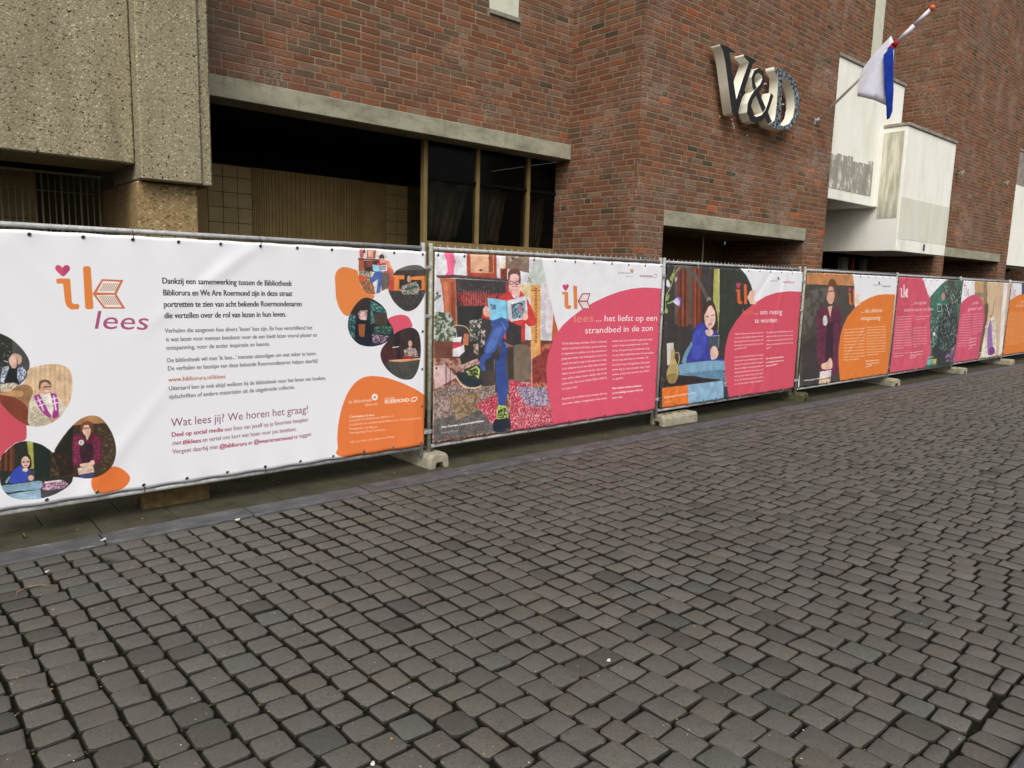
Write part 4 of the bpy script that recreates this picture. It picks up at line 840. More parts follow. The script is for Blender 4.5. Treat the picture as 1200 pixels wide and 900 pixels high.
('t', 'ROERMOND', 0.8738, 0.2424, 0.9491, 0.2403, 0.036, (250, 240, 232), 'b'),
('l',(250,240,232),5,[(0.9549,0.2496),(0.9622,0.2602),(0.9745,0.2581),(0.9697,0.2431),(0.9574,0.2421),(0.9549,0.2496)],1),
('t', 'Campagne ik lees', 0.7698, 0.1916, 0.8426, 0.1871, 0.02, (250, 222, 204), 'b'),
('t', 'Initiatief: De Bibliotheek Bibliorura', 0.7697, 0.1715, 0.8998, 0.1713, 0.02, (250, 222, 204), ''),
('t', 'In opdracht van de Bibliotheek Bibliorura en We Are Roermond', 0.7697, 0.1522, 0.9882, 0.1443, 0.02, (250, 222, 204), ''),
('t', 'Fotografie: Jon Beute', 0.7696, 0.1321, 0.8518, 0.1256, 0.02, (250, 222, 204), ''),
('t', 'Vormgeving: Peer Ontwerpt', 0.7696, 0.1119, 0.8764, 0.1063, 0.02, (250, 222, 204), ''),
('t', 'Kijk voor meer info: bibliorura.nl/iklees', 0.7712, 0.0666, 0.9034, 0.0644, 0.02, (250, 222, 204), ''),
('t', 'Dankzij een samenwerking tussen de Bibliotheek', 0.3301, 0.8195, 0.6193, 0.8171, 0.043, (48, 46, 50), 'b'),
('t', 'Bibliorura en We Are Roermond zijn in deze straat', 0.331, 0.7728, 0.6201, 0.773, 0.043, (48, 46, 50), 'b'),
('t', 'portretten te zien van acht bekende Roermondenaren', 0.3313, 0.7271, 0.6442, 0.727, 0.043, (48, 46, 50), 'b'),
('t', 'die vertellen over de rol van lezen in hun leven.', 0.3317, 0.6824, 0.6045, 0.6817, 0.043, (48, 46, 50), 'b'),
('t', "Verhalen die aangeven hoe divers 'lezen' kan zijn. En hoe verschillend het", 0.3318, 0.625, 0.6709, 0.6216, 0.032, (92, 88, 90), 'm'),
('t', 'is wat lezen voor mensen betekent: voor de een biedt lezen vooral plezier en', 0.333, 0.5899, 0.6831, 0.588, 0.032, (92, 88, 90), 'm'),
('t', 'ontspanning, voor de ander inspiratie en kennis.', 0.3329, 0.5559, 0.563, 0.5552, 0.032, (92, 88, 90), 'm'),
('t', "De bibliotheek wil met 'ik lees...' mensen uitnodigen om wat vaker te lezen.", 0.3338, 0.5053, 0.6813, 0.5031, 0.032, (92, 88, 90), 'm'),
('t', 'De verhalen en leestips van deze bekende Roermondenaren helpen daarbij!', 0.3344, 0.4723, 0.6848, 0.4679, 0.032, (92, 88, 90), 'm'),
('t', 'www.bibliorura.nl/iklees', 0.3348, 0.427, 0.4569, 0.4252, 0.032, (176, 92, 70), 'm'),
('t', 'Uiteraard ben je ook altijd welkom bij de bibliotheek voor het lenen van boeken,', 0.335, 0.3911, 0.7058, 0.3856, 0.032, (92, 88, 90), 'm'),
('t', 'tijdschriften of andere materialen uit de uitgebreide collectie.', 0.3353, 0.3564, 0.6233, 0.3549, 0.032, (92, 88, 90), 'm'),
('t', 'Wat lees jij? We horen het graag!', 0.3375, 0.2409, 0.6577, 0.2388, 0.062, (132, 76, 92), ''),
('t', 'Deel op social media', 0.3376, 0.1979, 0.4482, 0.1969, 0.034, (160, 60, 90), 'b'),
('t', 'een foto van jezelf op je favoriete leesplek:', 0.4513, 0.1962, 0.6574, 0.1977, 0.034, (138, 96, 106), 'm'),
('t', 'met', 0.3386, 0.1624, 0.3575, 0.163, 0.034, (138, 96, 106), 'm'),
('t', '#iklees', 0.3601, 0.1623, 0.3998, 0.1607, 0.034, (160, 60, 90), 'b'),
('t', 'en vertel ons kort wat lezen voor jou betekent.', 0.4022, 0.1615, 0.6257, 0.1604, 0.034, (138, 96, 106), 'm'),
('t', 'Vergeet daarbij niet', 0.3385, 0.1269, 0.4362, 0.1246, 0.034, (138, 96, 106), 'm'),
('t', '@bibliorura', 0.439, 0.1239, 0.5023, 0.1234, 0.034, (160, 60, 90), 'b'),
('t', 'en', 0.5052, 0.1241, 0.5149, 0.1245, 0.034, (138, 96, 106), 'm'),
('t', '@weareroermond', 0.5186, 0.125, 0.6154, 0.1234, 0.034, (160, 60, 90), 'b'),
('t', 'te taggen', 0.6178, 0.1243, 0.6644, 0.1282, 0.034, (138, 96, 106), 'm')],
[('f',(222,221,226),[(-0.0277,1.062),(0.4632,1.1125),(0.5837,-0.3614),(-0.0191,-0.1783)],0,0),
('f',(112,70,58),[(-0.0241,0.5454),(-0.0015,0.5556),(0.1759,0.5445),(0.5576,0.5065),(0.5837,-0.3614),(-0.0191,-0.1783)],0,0),
('n',(120,70,60),(176,140,124),[(-0.0235,0.4571),(0.5608,0.4012),(0.5837,-0.3614),(-0.0191,-0.1783)],14,0,0.5),
('f',(58,54,54),[(0.0719,0.6233),(0.2614,0.6539),(0.2691,0.2339),(0.1461,0.2528),(0.0944,0.4152)],0,0),
('n',(150,60,50),(190,120,90),[(0.357,0.4869),(0.5051,0.51),(0.5139,0.1962),(0.3629,0.2194)],12,0,0.5),
('f',(206,206,214),[(-0.0079,0.893),(0.0302,0.8774),(0.0322,0.6604),(-0.0061,0.6615)],0,0),
('f',(236,108,148),[(0.029,1.0075),(0.0607,1.0131),(0.0642,0.9784),(0.0699,0.9554),(0.0639,0.9257),(0.0636,0.8858),(0.034,0.8845),(0.0423,0.9012),(0.0395,0.9534),(0.0331,0.9819)],0,0),
('f',(176,76,58),[(0.1074,1.0111),(0.2165,1.0109),(0.2188,0.876),(0.1091,0.8807)],0,0),
('f',(222,172,140),[(0.1212,1.0063),(0.2054,1.0058),(0.2063,0.9001),(0.1226,0.9004)],0,0),
('f',(150,84,54),[(0.1859,1.0067),(0.2028,1.0068),(0.2037,0.903),(0.1875,0.9035)],0,0),
('f',(90,40,40),[(0.1637,0.9163),(0.1629,0.9138),(0.1608,0.9119),(0.1579,0.9111),(0.155,0.9116),(0.1528,0.9133),(0.152,0.9157),(0.1528,0.9181),(0.1549,0.92),(0.1578,0.9208),(0.1607,0.9203),(0.1629,0.9186)],1,0),
('f',(226,216,196),[(0.2294,0.9659),(0.2506,1.0044),(0.2527,0.8866),(0.2308,0.8857)],0,0),
('n',(170,70,50),(90,50,40),[(0.2322,0.9278),(0.2586,0.9293),(0.2596,0.8713),(0.2332,0.8722)],7,0,0.5),
('f',(132,112,98),[(0.2514,1.0045),(0.3479,1.0055),(0.3477,0.9098),(0.2527,0.9364)],0,0),
('n',(214,200,186),(132,112,98),[(0.2617,1.0003),(0.341,1.0018),(0.3394,0.9668),(0.2624,0.9587)],22,0,0.45),
('l',(190,88,66),10,[(0.2527,0.9333),(0.2876,0.9271)],0),
('f',(218,196,150),[(0.3098,0.8433),(0.3586,0.8427),(0.3602,0.7683),(0.3133,0.7809)],0,0),
('f',(200,208,200),[(0.3477,0.9098),(0.4024,1.0032),(0.4254,0.861),(0.3969,0.834),(0.3491,0.8457)],0,0),
('l',(70,60,60),5,[(0.3459,0.8841),(0.3541,0.8716)],0),
('l',(130,110,100),4,[(0.3419,0.8551),(0.3509,0.8682),(0.363,0.8538)],0),
('f',(222,162,96),[(0.3566,0.8446),(0.3977,0.8405),(0.4077,0.3822),(0.3688,0.3863)],0,0),
('l',(110,72,44),5,[(0.3731,0.8256),(0.3827,0.8245),(0.381,0.8141),(0.3734,0.8152)],0),
('l',(110,72,44),5,[(0.3736,0.8042),(0.3832,0.803),(0.3815,0.7926),(0.3739,0.7938)],0),
('l',(110,72,44),5,[(0.3741,0.7827),(0.3837,0.7815),(0.382,0.7711),(0.3744,0.7723)],0),
('l',(110,72,44),5,[(0.3746,0.7612),(0.3842,0.76),(0.3825,0.7495),(0.3749,0.7508)],0),
('l',(110,72,44),5,[(0.3751,0.7397),(0.3847,0.7384),(0.383,0.7279),(0.3754,0.7293)],0),
('l',(110,72,44),5,[(0.3756,0.7181),(0.3852,0.7168),(0.3836,0.7063),(0.3759,0.7077)],0),
('l',(110,72,44),5,[(0.3761,0.6965),(0.3857,0.6951),(0.3841,0.6846),(0.3764,0.6861)],0),
('l',(110,72,44),5,[(0.3766,0.6749),(0.3862,0.6734),(0.3846,0.6629),(0.3769,0.6644)],0),
('l',(110,72,44),5,[(0.3771,0.6532),(0.3868,0.6516),(0.3851,0.6411),(0.3774,0.6427)],0),
('l',(110,72,44),5,[(0.3776,0.6315),(0.3873,0.6299),(0.3856,0.6194),(0.3779,0.621)],0),
('l',(110,72,44),5,[(0.3781,0.6098),(0.3878,0.608),(0.3861,0.5975),(0.3784,0.5992)],0),
('l',(110,72,44),5,[(0.3786,0.588),(0.3883,0.5862),(0.3866,0.5757),(0.3789,0.5774)],0),
('l',(110,72,44),5,[(0.3791,0.5661),(0.3888,0.5643),(0.3871,0.5538),(0.3794,0.5555)],0),
('l',(110,72,44),5,[(0.3796,0.5443),(0.3893,0.5424),(0.3876,0.5318),(0.3799,0.5337)],0),
('l',(110,72,44),5,[(0.3801,0.5224),(0.3898,0.5204),(0.3881,0.5099),(0.3804,0.5117)],0),
('l',(120,80,50),4,[(0.3583,0.8123),(0.3974,0.8105)],0),
('f',(206,202,208),[(0.3993,0.834),(0.425,0.8741),(0.4624,0.5807),(0.4613,0.5265),(0.4215,0.5223),(0.4053,0.5834)],0,0),
('f',(228,216,220),[(0.4205,0.8608),(0.4404,0.8483),(0.4617,0.5672),(0.4279,0.5622)],0,0),
('f',(196,96,66),[(0.4592,0.6617),(0.4761,0.6343),(0.494,0.5382),(0.4541,0.5134)],0,0),
('f',(84,70,70),[(0.0035,0.8809),(0.0691,0.8872),(0.2663,0.8715),(0.2665,0.859),(0.0692,0.8702),(0.0112,0.8679)],0,0),
('f',(182,100,72),[(0.015,0.8698),(0.0693,0.8661),(0.0767,0.6231),(0.0528,0.5522),(0.0364,0.6247),(0.023,0.8248)],0,0),
('f',(206,124,90),[(0.0266,0.8482),(0.0421,0.8487),(0.0502,0.6599),(0.0361,0.6603)],0,0),
('f',(150,76,60),[(0.0518,0.849),(0.0636,0.8494),(0.0716,0.6473),(0.0579,0.6358)],0,0),
('f',(66,62,62),[(0.0693,0.8672),(0.2643,0.8583),(0.2602,0.7173),(0.1847,0.5314),(0.0808,0.5384)],0,0),
('f',(52,54,52),[(0.0788,0.719),(0.1817,0.7242),(0.1831,0.6313),(0.0839,0.6228)],0,0),
('n',(176,74,72),(96,54,56),[(0.0732,0.7964),(0.2544,0.7929),(0.1903,0.7241),(0.0867,0.7261)],8,0,0.5),
('n',(66,60,60),(110,104,98),[(0.0716,0.8378),(0.2579,0.8431),(0.2585,0.8117),(0.072,0.7964)],9,0,0.72),
('l',(206,116,106),3,[(0.0979,0.8057),(0.1004,0.7284)],0),
('l',(206,116,106),3,[(0.1067,0.8059),(0.1089,0.7284)],0),
('l',(206,116,106),3,[(0.1157,0.806),(0.1175,0.7283)],0),
('l',(206,116,106),3,[(0.1247,0.8062),(0.1261,0.7282)],0),
('l',(206,116,106),3,[(0.1337,0.8064),(0.1347,0.7282)],0),
('l',(206,116,106),3,[(0.1428,0.8065),(0.1434,0.7281)],0),
('l',(206,116,106),3,[(0.1519,0.8067),(0.1522,0.7281)],0),
('l',(206,116,106),3,[(0.1611,0.8069),(0.161,0.728)],0),
('l',(206,116,106),3,[(0.1703,0.807),(0.1698,0.728)],0),
('l',(206,116,106),3,[(0.1796,0.8072),(0.1787,0.7279)],0),
('l',(206,116,106),3,[(0.189,0.8074),(0.1876,0.7278)],0),
('f',(150,70,66),[(0.2533,0.8523),(0.2666,0.8559),(0.2678,0.793),(0.2544,0.7929)],0,0),
('n',(76,88,68),(176,184,172),[(-0.0026,0.6964),(0.0514,0.6896),(0.0719,0.6233),(0.0768,0.5386),(0.0024,0.5436)],12,0,0.5),
('n',(60,66,60),(170,166,156),[(0.1202,0.6457),(0.1658,0.6566),(0.1835,0.6064),(0.1761,0.532),(0.1257,0.5354)],8,0,0.5),
('l',(70,90,70),6,[(-0.003,0.7517),(0.0082,0.775),(0.0204,0.7781),(0.0083,0.7634),(-0.003,0.7517)],1),
('l',(196,180,140),5,[(0.0484,0.6004),(0.0719,0.6221),(0.1083,0.6127),(0.1294,0.5658)],1),
('f',(206,66,62),[(0.1733,0.7181),(0.1985,0.7426),(0.2327,0.7738),(0.2675,0.8088),(0.3174,0.8065),(0.3414,0.7682),(0.3664,0.7032),(0.3861,0.6372),(0.3781,0.6111),(0.3544,0.6055),(0.3375,0.6257),(0.3374,0.5212),(0.2638,0.5261),(0.183,0.6437),(0.1649,0.6628)],0,0),
('f',(232,196,184),[(0.2718,0.8183),(0.317,0.8256),(0.3088,0.7808),(0.2815,0.7805)],0,0),
('f',(214,226,236),[(0.2791,0.7869),(0.2975,0.7743),(0.3131,0.7936),(0.3067,0.7712),(0.2862,0.7679)],0,0),
('f',(230,178,170),[(0.2642,0.8871),(0.2746,0.9063),(0.3016,0.9076),(0.3123,0.8764),(0.3115,0.8255),(0.2994,0.7934),(0.2836,0.7869),(0.2719,0.812)],1,0),
('f',(104,72,66),[(0.2626,0.8808),(0.2638,0.9121),(0.2786,0.9285),(0.3012,0.9297),(0.3126,0.9081),(0.3137,0.851),(0.3072,0.8572),(0.3075,0.8857),(0.2972,0.9011),(0.2747,0.8988),(0.2698,0.8748),(0.2665,0.8621)],1,0),
('f',(240,200,190),[(0.2727,0.8875),(0.2883,0.8944),(0.3021,0.8855),(0.2978,0.8695),(0.2753,0.8675)],1,0),
('f',(206,150,140),[(0.265,0.8433),(0.27,0.8183),(0.2811,0.7995),(0.2791,0.7869),(0.2683,0.8119)],1,0),
('l',(60,40,44),4,[(0.2683,0.861),(0.28,0.8595),(0.2855,0.8502),(0.2758,0.8423),(0.2684,0.8528)],1),
('l',(60,40,44),4,[(0.2891,0.8534),(0.3071,0.8623),(0.3056,0.847),(0.2938,0.8441),(0.2891,0.8534)],1),
('l',(244,226,222),6,[(0.2816,0.8236),(0.301,0.824)],0),
('l',(170,80,80),4,[(0.2796,0.8311),(0.3032,0.8317)],0),
('f',(132,200,230),[(0.1845,0.7686),(0.1981,0.7674),(0.2605,0.7526),(0.2671,0.6346),(0.2175,0.6376),(0.1967,0.642)],0,0),
('f',(96,168,206),[(0.2552,0.752),(0.2614,0.752),(0.268,0.6346),(0.2635,0.636)],0,0),
('n',(50,60,70),(110,160,186),[(0.1965,0.7334),(0.216,0.7302),(0.2165,0.7021),(0.2013,0.7054)],6,0,0.5),
('f',(214,214,220),[(0.2605,0.752),(0.3342,0.7811),(0.3405,0.7682),(0.3459,0.6905),(0.344,0.6515),(0.2798,0.6355),(0.2668,0.6537)],0,0),
('n',(60,76,90),(140,170,186),[(0.2756,0.7362),(0.3323,0.7585),(0.3366,0.6907),(0.3344,0.6583),(0.284,0.65)],9,0,0.45),
('f',(206,110,130),[(0.3055,0.7168),(0.319,0.7296),(0.324,0.7102),(0.3129,0.6911)],0,0),
('f',(232,230,234),[(0.2777,0.7425),(0.3368,0.7682),(0.336,0.7585),(0.2788,0.7311)],0,0),
('f',(230,180,170),[(0.1701,0.7058),(0.1796,0.7242),(0.1904,0.7117),(0.1977,0.6868),(0.1954,0.667),(0.1783,0.6686),(0.1717,0.6873)],1,0),
('l',(190,130,120),3,[(0.1736,0.6984),(0.1943,0.6869)],0),
('l',(190,130,120),3,[(0.1755,0.6885),(0.1944,0.6794)],0),
('l',(190,130,120),3,[(0.1773,0.6786),(0.1945,0.672)],0),
('f',(232,184,176),[(0.318,0.6652),(0.3292,0.6843),(0.3431,0.6906),(0.3485,0.6579),(0.3395,0.6419),(0.3207,0.649)],1,0),
('f',(60,56,58),[(0.2579,0.6445),(0.3192,0.608),(0.3217,0.4864),(0.291,0.4844),(0.26,0.5253)],0,0),
('f',(66,64,66),[(0.1707,0.6596),(0.2051,0.6461),(0.178,0.5475),(0.1616,0.507),(0.1543,0.6231)],0,0),
('n',(70,68,66),(196,190,180),[(0.129,0.6485),(0.168,0.6473),(0.1578,0.5776),(0.1272,0.5793)],11,0,0.55),
('n',(100,80,70),(190,170,150),[(0.1363,0.5172),(0.1557,0.524),(0.1567,0.4576),(0.1397,0.4674)],9,0,0.5),
('n',(70,66,66),(206,190,184),[(0.1631,0.598),(0.1801,0.5972),(0.1785,0.5141),(0.1646,0.4985)],12,0,0.5),
('f',(232,228,232),[(0.0631,0.5144),(0.1033,0.5175),(0.1065,0.4826),(0.0878,0.4556),(0.0637,0.4579)],0,0),
('f',(214,70,90),[(0.0629,0.5305),(0.0924,0.5305),(0.098,0.5118),(0.0633,0.4983)],0,0),
('f',(196,120,86),[(0.1026,0.5785),(0.1204,0.5755),(0.1184,0.5123),(0.0979,0.5199)],0,0),
('f',(240,238,238),[(0.0627,0.5546),(0.0947,0.5628),(0.0923,0.5325),(0.0629,0.5345)],0,0),
('f',(150,100,80),[(0.2422,0.5265),(0.3218,0.482),(0.3261,0.275),(0.2226,0.2894),(0.2143,0.4354)],0,0),
('f',(84,76,66),[(0.2142,0.4439),(0.2367,0.5014),(0.2847,0.4935),(0.2946,0.2969),(0.2225,0.298)],0,0),
('f',(104,92,80),[(0.2879,0.489),(0.3217,0.4864),(0.3255,0.306),(0.2946,0.3013)],0,0),
('f',(66,90,158),[(0.1994,0.6401),(0.2398,0.661),(0.2637,0.6485),(0.2704,0.6143),(0.2478,0.5432),(0.2196,0.4731),(0.1881,0.4463),(0.1762,0.4767),(0.1812,0.5223),(0.2059,0.596)],0,0),
('f',(86,114,182),[(0.2175,0.5997),(0.2439,0.5942),(0.2191,0.5027),(0.1907,0.4629),(0.1845,0.497)],1,0),
('f',(52,72,136),[(0.2422,0.5265),(0.257,0.5255),(0.2698,0.4818),(0.2592,0.4054),(0.2605,0.3362),(0.2719,0.2913),(0.2313,0.2968),(0.233,0.3739),(0.2377,0.4417)],0,0),
('f',(60,84,150),[(0.1544,0.4203),(0.1764,0.4642),(0.2082,0.4572),(0.2028,0.4281),(0.1801,0.4051),(0.1838,0.3541),(0.1665,0.3646)],0,0),
('f',(60,58,62),[(0.1813,0.4218),(0.2141,0.4524),(0.2371,0.4759),(0.2343,0.2964),(0.1703,0.2967),(0.1754,0.3383)],0,0),
('f',(66,90,158),[(0.1544,0.4162),(0.1792,0.4681),(0.1967,0.4498),(0.18,0.4135),(0.1865,0.3622),(0.1691,0.3811)],0,0),
('l',(150,170,220),4,[(0.2402,0.6366),(0.2558,0.5937)],0),
('l',(150,170,220),4,[(0.2571,0.5213),(0.2652,0.4907)],0),
('l',(150,170,220),4,[(0.1775,0.3928),(0.1823,0.3543)],0),
('n',(150,96,92),(206,180,170),[(0.0944,0.409),(0.152,0.4403),(0.1652,0.4077),(0.0746,0.3745)],8,0,0.5),
('f',(206,176,176),[(-0.0004,0.4133),(0.0383,0.4211),(0.079,0.3433),(0.0044,0.2928)],0,0),
('l',(90,60,60),6,[(0.0414,0.4328),(0.0452,0.1147)],0),
('l',(80,60,60),4,[(0.0565,0.3827),(0.0574,0.2972)],0),
('n',(104,88,84),(172,150,142),[(0.0007,0.2813),(0.0713,0.3075),(0.1713,0.2807),(0.2232,0.299),(0.2279,0.012),(0.0027,0.0193)],6,0,0.5),
('f',(84,80,80),[(0.0018,0.1297),(0.1818,0.1513),(0.2273,0.0515),(0.2278,0.0186),(0.0028,0.0132)],0,0),
('n',(84,80,80),(112,106,104),[(0.0018,0.1297),(0.1818,0.1513),(0.2273,0.0515),(0.2278,0.0186),(0.0028,0.0132)],8,0,0.5),
('n',(122,98,76),(160,138,112),[(0.0559,0.2483),(0.1631,0.2566),(0.1688,0.1537),(0.0815,0.1073)],10,0,0.5),
('n',(176,52,74),(222,168,170),[(0.1512,0.1887),(0.2332,0.2329),(0.2365,0.0364),(0.2184,0.0534)],6,0,0.6),
('n',(178,54,76),(226,176,178),[(0.2769,0.3047),(0.3616,0.2801),(0.4437,0.1309),(0.4833,-0.0168),(0.2918,0.0044)],6,0,0.58),
('n',(104,92,124),(190,176,190),[(0.3054,0.2614),(0.4359,0.2425),(0.4514,0.1296),(0.3942,0.126),(0.3452,0.155)],6,0,0.5),
('n',(150,74,64),(130,50,50),[(0.3682,0.413),(0.455,0.4794),(0.4403,0.2694),(0.3761,0.2781)],9,0,0.5),
('l',(214,180,160),7,[(0.3649,0.5194),(0.3736,0.2178)],0),
('l',(160,140,120),5,[(0.2166,0.4278),(0.2193,0.3188)],0),
('f',(120,106,92),[(0.2872,0.4858),(0.3331,0.5019),(0.3597,0.4735),(0.3634,0.3067),(0.2952,0.3089)],1,0),
('f',(70,62,54),[(0.2645,0.4876),(0.2916,0.4919),(0.2952,0.3089),(0.2745,0.3116)],0,0),
('f',(56,78,142),[(0.2211,0.421),(0.261,0.4299),(0.2669,0.3581),(0.2754,0.2657),(0.2659,0.1622),(0.2389,0.1604),(0.228,0.2725),(0.2245,0.3502)],0,0),
('f',(74,66,62),[(0.17,0.3694),(0.2176,0.3703),(0.2234,0.2861),(0.1799,0.2795)],0,0),
('f',(44,54,62),[(0.0747,0.3622),(0.1154,0.3696),(0.1576,0.3395),(0.1753,0.2992),(0.1542,0.2832),(0.1247,0.2875),(0.0955,0.3164)],1,0),
('l',(222,196,150),9,[(0.0748,0.3561),(0.0873,0.3237),(0.1081,0.2898),(0.1458,0.2769),(0.1712,0.2871)],1),
('f',(56,62,60),[(0.1071,0.3768),(0.1568,0.4024),(0.1706,0.3252),(0.1283,0.3307)],1,0),
('f',(190,214,110),[(0.1133,0.373),(0.1526,0.3997),(0.1635,0.3765),(0.1599,0.3266),(0.1449,0.3473),(0.1239,0.35)],0,0),
('n',(190,214,110),(60,66,60),[(0.1153,0.3758),(0.1569,0.3898),(0.1575,0.3458),(0.1281,0.3494)],7,0,0.4),
('f',(40,46,58),[(0.2267,0.0843),(0.2811,0.08),(0.2847,0.0127),(0.2257,0.0158)],1,0),
('f',(190,214,110),[(0.2387,0.167),(0.2706,0.1548),(0.2787,0.0871),(0.2357,0.0825),(0.2313,0.1292)],0,0),
('n',(190,214,110),(50,56,50),[(0.239,0.1539),(0.2731,0.1411),(0.2764,0.0876),(0.2356,0.0891)],7,0,0.45),
('x',1.5,0.35),
('t', 'Wim Daemen, communicatieadviseur', 0.0277, 0.0777, 0.185, 0.0824, 0.024, (244, 244, 244), 'b'),
('t', 'fotografie: Jon Beute', 0.0279, 0.0505, 0.0883, 0.0507, 0.015, (220, 220, 220), ''),
('f',(236,237,242),[(0.3922,1.0282),(1.0784,1.0836),(1.1104,0.4696),(0.4826,0.5457),(0.4762,0.5936)],0,0),
('f',(222,90,114),[(0.4854,0.5741),(0.5024,0.6061),(0.5375,0.6495),(0.5839,0.6969),(0.6369,0.7404),(0.7029,0.781),(0.7716,0.8128),(0.8309,0.8314),(0.8989,0.8411),(0.9566,0.8402),(1.0917,0.8275),(1.1493,-0.2781),(0.4912,-0.118),(0.4659,0.0572),(0.4443,0.2069),(0.4334,0.3454),(0.439,0.4197),(0.4546,0.4931),(0.4732,0.553)],0,0),
('f',(196,104,66),[(0.457,0.6886),(0.4685,0.6345),(0.4838,0.5742),(0.4613,0.5265),(0.4581,0.6483)],0,0),
('f',(200,76,110),[(0.4944,0.8364),(0.4978,0.8485),(0.5042,0.8499),(0.5081,0.8428),(0.5116,0.8501),(0.519,0.8504),(0.5221,0.8383),(0.5169,0.8248),(0.5089,0.8124),(0.5003,0.8232)],1,0),
('f',(224,138,84),[(0.4944,0.8061),(0.5174,0.8065),(0.5204,0.8017),(0.5244,0.7271),(0.5348,0.7258),(0.5379,0.7147),(0.5345,0.7036),(0.5185,0.7038),(0.5089,0.7149),(0.5067,0.7272),(0.504,0.7905),(0.4948,0.7904)],0,0),
('f',(224,138,84),[(0.5417,0.8424),(0.5558,0.8428),(0.5598,0.838),(0.5668,0.7032),(0.5505,0.7034)],0,0),
('f',(150,80,80),[(0.5653,0.7504),(0.5849,0.7989),(0.6249,0.7995),(0.6137,0.7517),(0.6281,0.7024),(0.5889,0.7029)],0,0),
('f',(238,216,216),[(0.5729,0.7541),(0.588,0.7927),(0.6192,0.7931),(0.6097,0.7542)],0,0),
('f',(238,216,216),[(0.5731,0.7467),(0.6099,0.7466),(0.623,0.7075),(0.5917,0.7079)],0,0),
('t', 'lees', 0.5499, 0.6215, 0.6475, 0.6245, 0.088, (240, 150, 130), ''),
('t', '... het liefst op een', 0.6547, 0.6249, 0.9854, 0.6194, 0.072, (250, 246, 248), ''),
('t', 'strandbed in de zon', 0.6069, 0.5513, 0.9648, 0.5522, 0.072, (250, 246, 248), ''),
('t', 'de Bibliotheek', 0.7554, 0.9247, 0.8209, 0.9263, 0.022, (130, 120, 120), ''),
('t', 'Bibliorura', 0.8007, 0.9058, 0.8388, 0.908, 0.014, (150, 140, 140), ''),
('f',(200,150,90),[(0.8372,0.946),(0.8365,0.9387),(0.834,0.9332),(0.8305,0.9311),(0.8267,0.9329),(0.8238,0.9381),(0.8226,0.9453),(0.8232,0.9526),(0.8257,0.9581),(0.8292,0.9602),(0.833,0.9585),(0.8359,0.9533)],1,0),
('t', 'ROERMOND', 0.8739, 0.9087, 0.9438, 0.9078, 0.026, (160, 90, 110), 'b'),
('l',(160,90,110),3,[(0.9497,0.9193),(0.9556,0.9309),(0.9689,0.9255),(0.9651,0.9102),(0.9521,0.9096),(0.9497,0.9193)],1),
('t', "'Ik ben altijd bezig met lezen. Als ik 's ochtends", 0.5015, 0.4897, 0.7164, 0.4887, 0.025, (250, 226, 230), 'm'),
('t', 'wakker word lees ik de krant, op het werk lees', 0.5024, 0.4592, 0.7175, 0.4598, 0.025, (250, 226, 230), 'm'),
('t', 'ik rapporten en notities, en in de avond lees ik', 0.5032, 0.4286, 0.7185, 0.4308, 0.025, (250, 226, 230), 'm'),
('t', 'graag een roman. Een boek geeft je rust in het', 0.5041, 0.3979, 0.7196, 0.4018, 0.025, (250, 226, 230), 'm'),
('t', 'hoofd, het haalt je weg uit de waan van de dag.', 0.505, 0.3672, 0.7206, 0.3727, 0.025, (250, 226, 230), 'm'),
('t', 'In de vakantie lees ik het liefst dikke boeken,', 0.5058, 0.3364, 0.7217, 0.3436, 0.025, (250, 226, 230), 'm'),
('t', 'lekker op een strandbed in de zon. Dan kan ik', 0.5067, 0.3055, 0.7228, 0.3143, 0.025, (250, 226, 230), 'm'),
('t', 'uren achter elkaar lezen zonder dat ik iets', 0.5075, 0.2746, 0.7238, 0.2851, 0.025, (250, 226, 230), 'm'),
('t', 'anders doe. Een mooi verhaal blijft je altijd bij', 0.5084, 0.2436, 0.7249, 0.2557, 0.025, (250, 226, 230), 'm'),
('t', 'en je leert ervan.', 0.5093, 0.2125, 0.5826, 0.2156, 0.025, (250, 226, 230), 'm'),
('t', 'Ik geniet van verhalen over mensen die iets', 0.511, 0.1516, 0.7304, 0.1523, 0.025, (250, 226, 230), 'm'),
('t', 'bijzonders hebben meegemaakt in hun leven.', 0.5118, 0.1204, 0.7328, 0.1206, 0.025, (250, 226, 230), 'm'),
('t', 'Lezen is een reis in je hoofd, je gaat even ergens', 0.7438, 0.4897, 0.9651, 0.4886, 0.025, (250, 226, 230), 'm'),
('t', 'anders heen en je komt weer verrijkt', 0.745, 0.4588, 0.9416, 0.4593, 0.025, (250, 226, 230), 'm'),
('t', 'terug. Dat gevoel gun ik iedereen, jong', 0.7461, 0.4278, 0.9482, 0.4278, 0.025, (250, 226, 230), 'm'),
('t', 'en oud. Mijn boekenkast staat vol met boeken', 0.7473, 0.3967, 0.976, 0.3959, 0.025, (250, 226, 230), 'm'),
('t', 'die ik nog wil lezen en boeken die', 0.7485, 0.3655, 0.9458, 0.3659, 0.025, (250, 226, 230), 'm'),
('t', 'ik al drie keer heb gelezen. Een goed', 0.7496, 0.3343, 0.9552, 0.3323, 0.025, (250, 226, 230), 'm'),
('t', 'boek leg je niet zomaar weg. Lees', 0.7508, 0.303, 0.9566, 0.3024, 0.025, (250, 226, 230), 'm'),
('t', 'samen, praat over boeken met elkaar', 0.752, 0.2716, 0.9552, 0.2744, 0.025, (250, 226, 230), 'm'),
('t', 'en geniet.', 0.7532, 0.2401, 0.812, 0.2444, 0.025, (250, 226, 230), 'm'),
('t', 'Meer verhalen van Roermondenaren', 0.7554, 0.1799, 0.9121, 0.1769, 0.025, (252, 240, 242), 'b'),
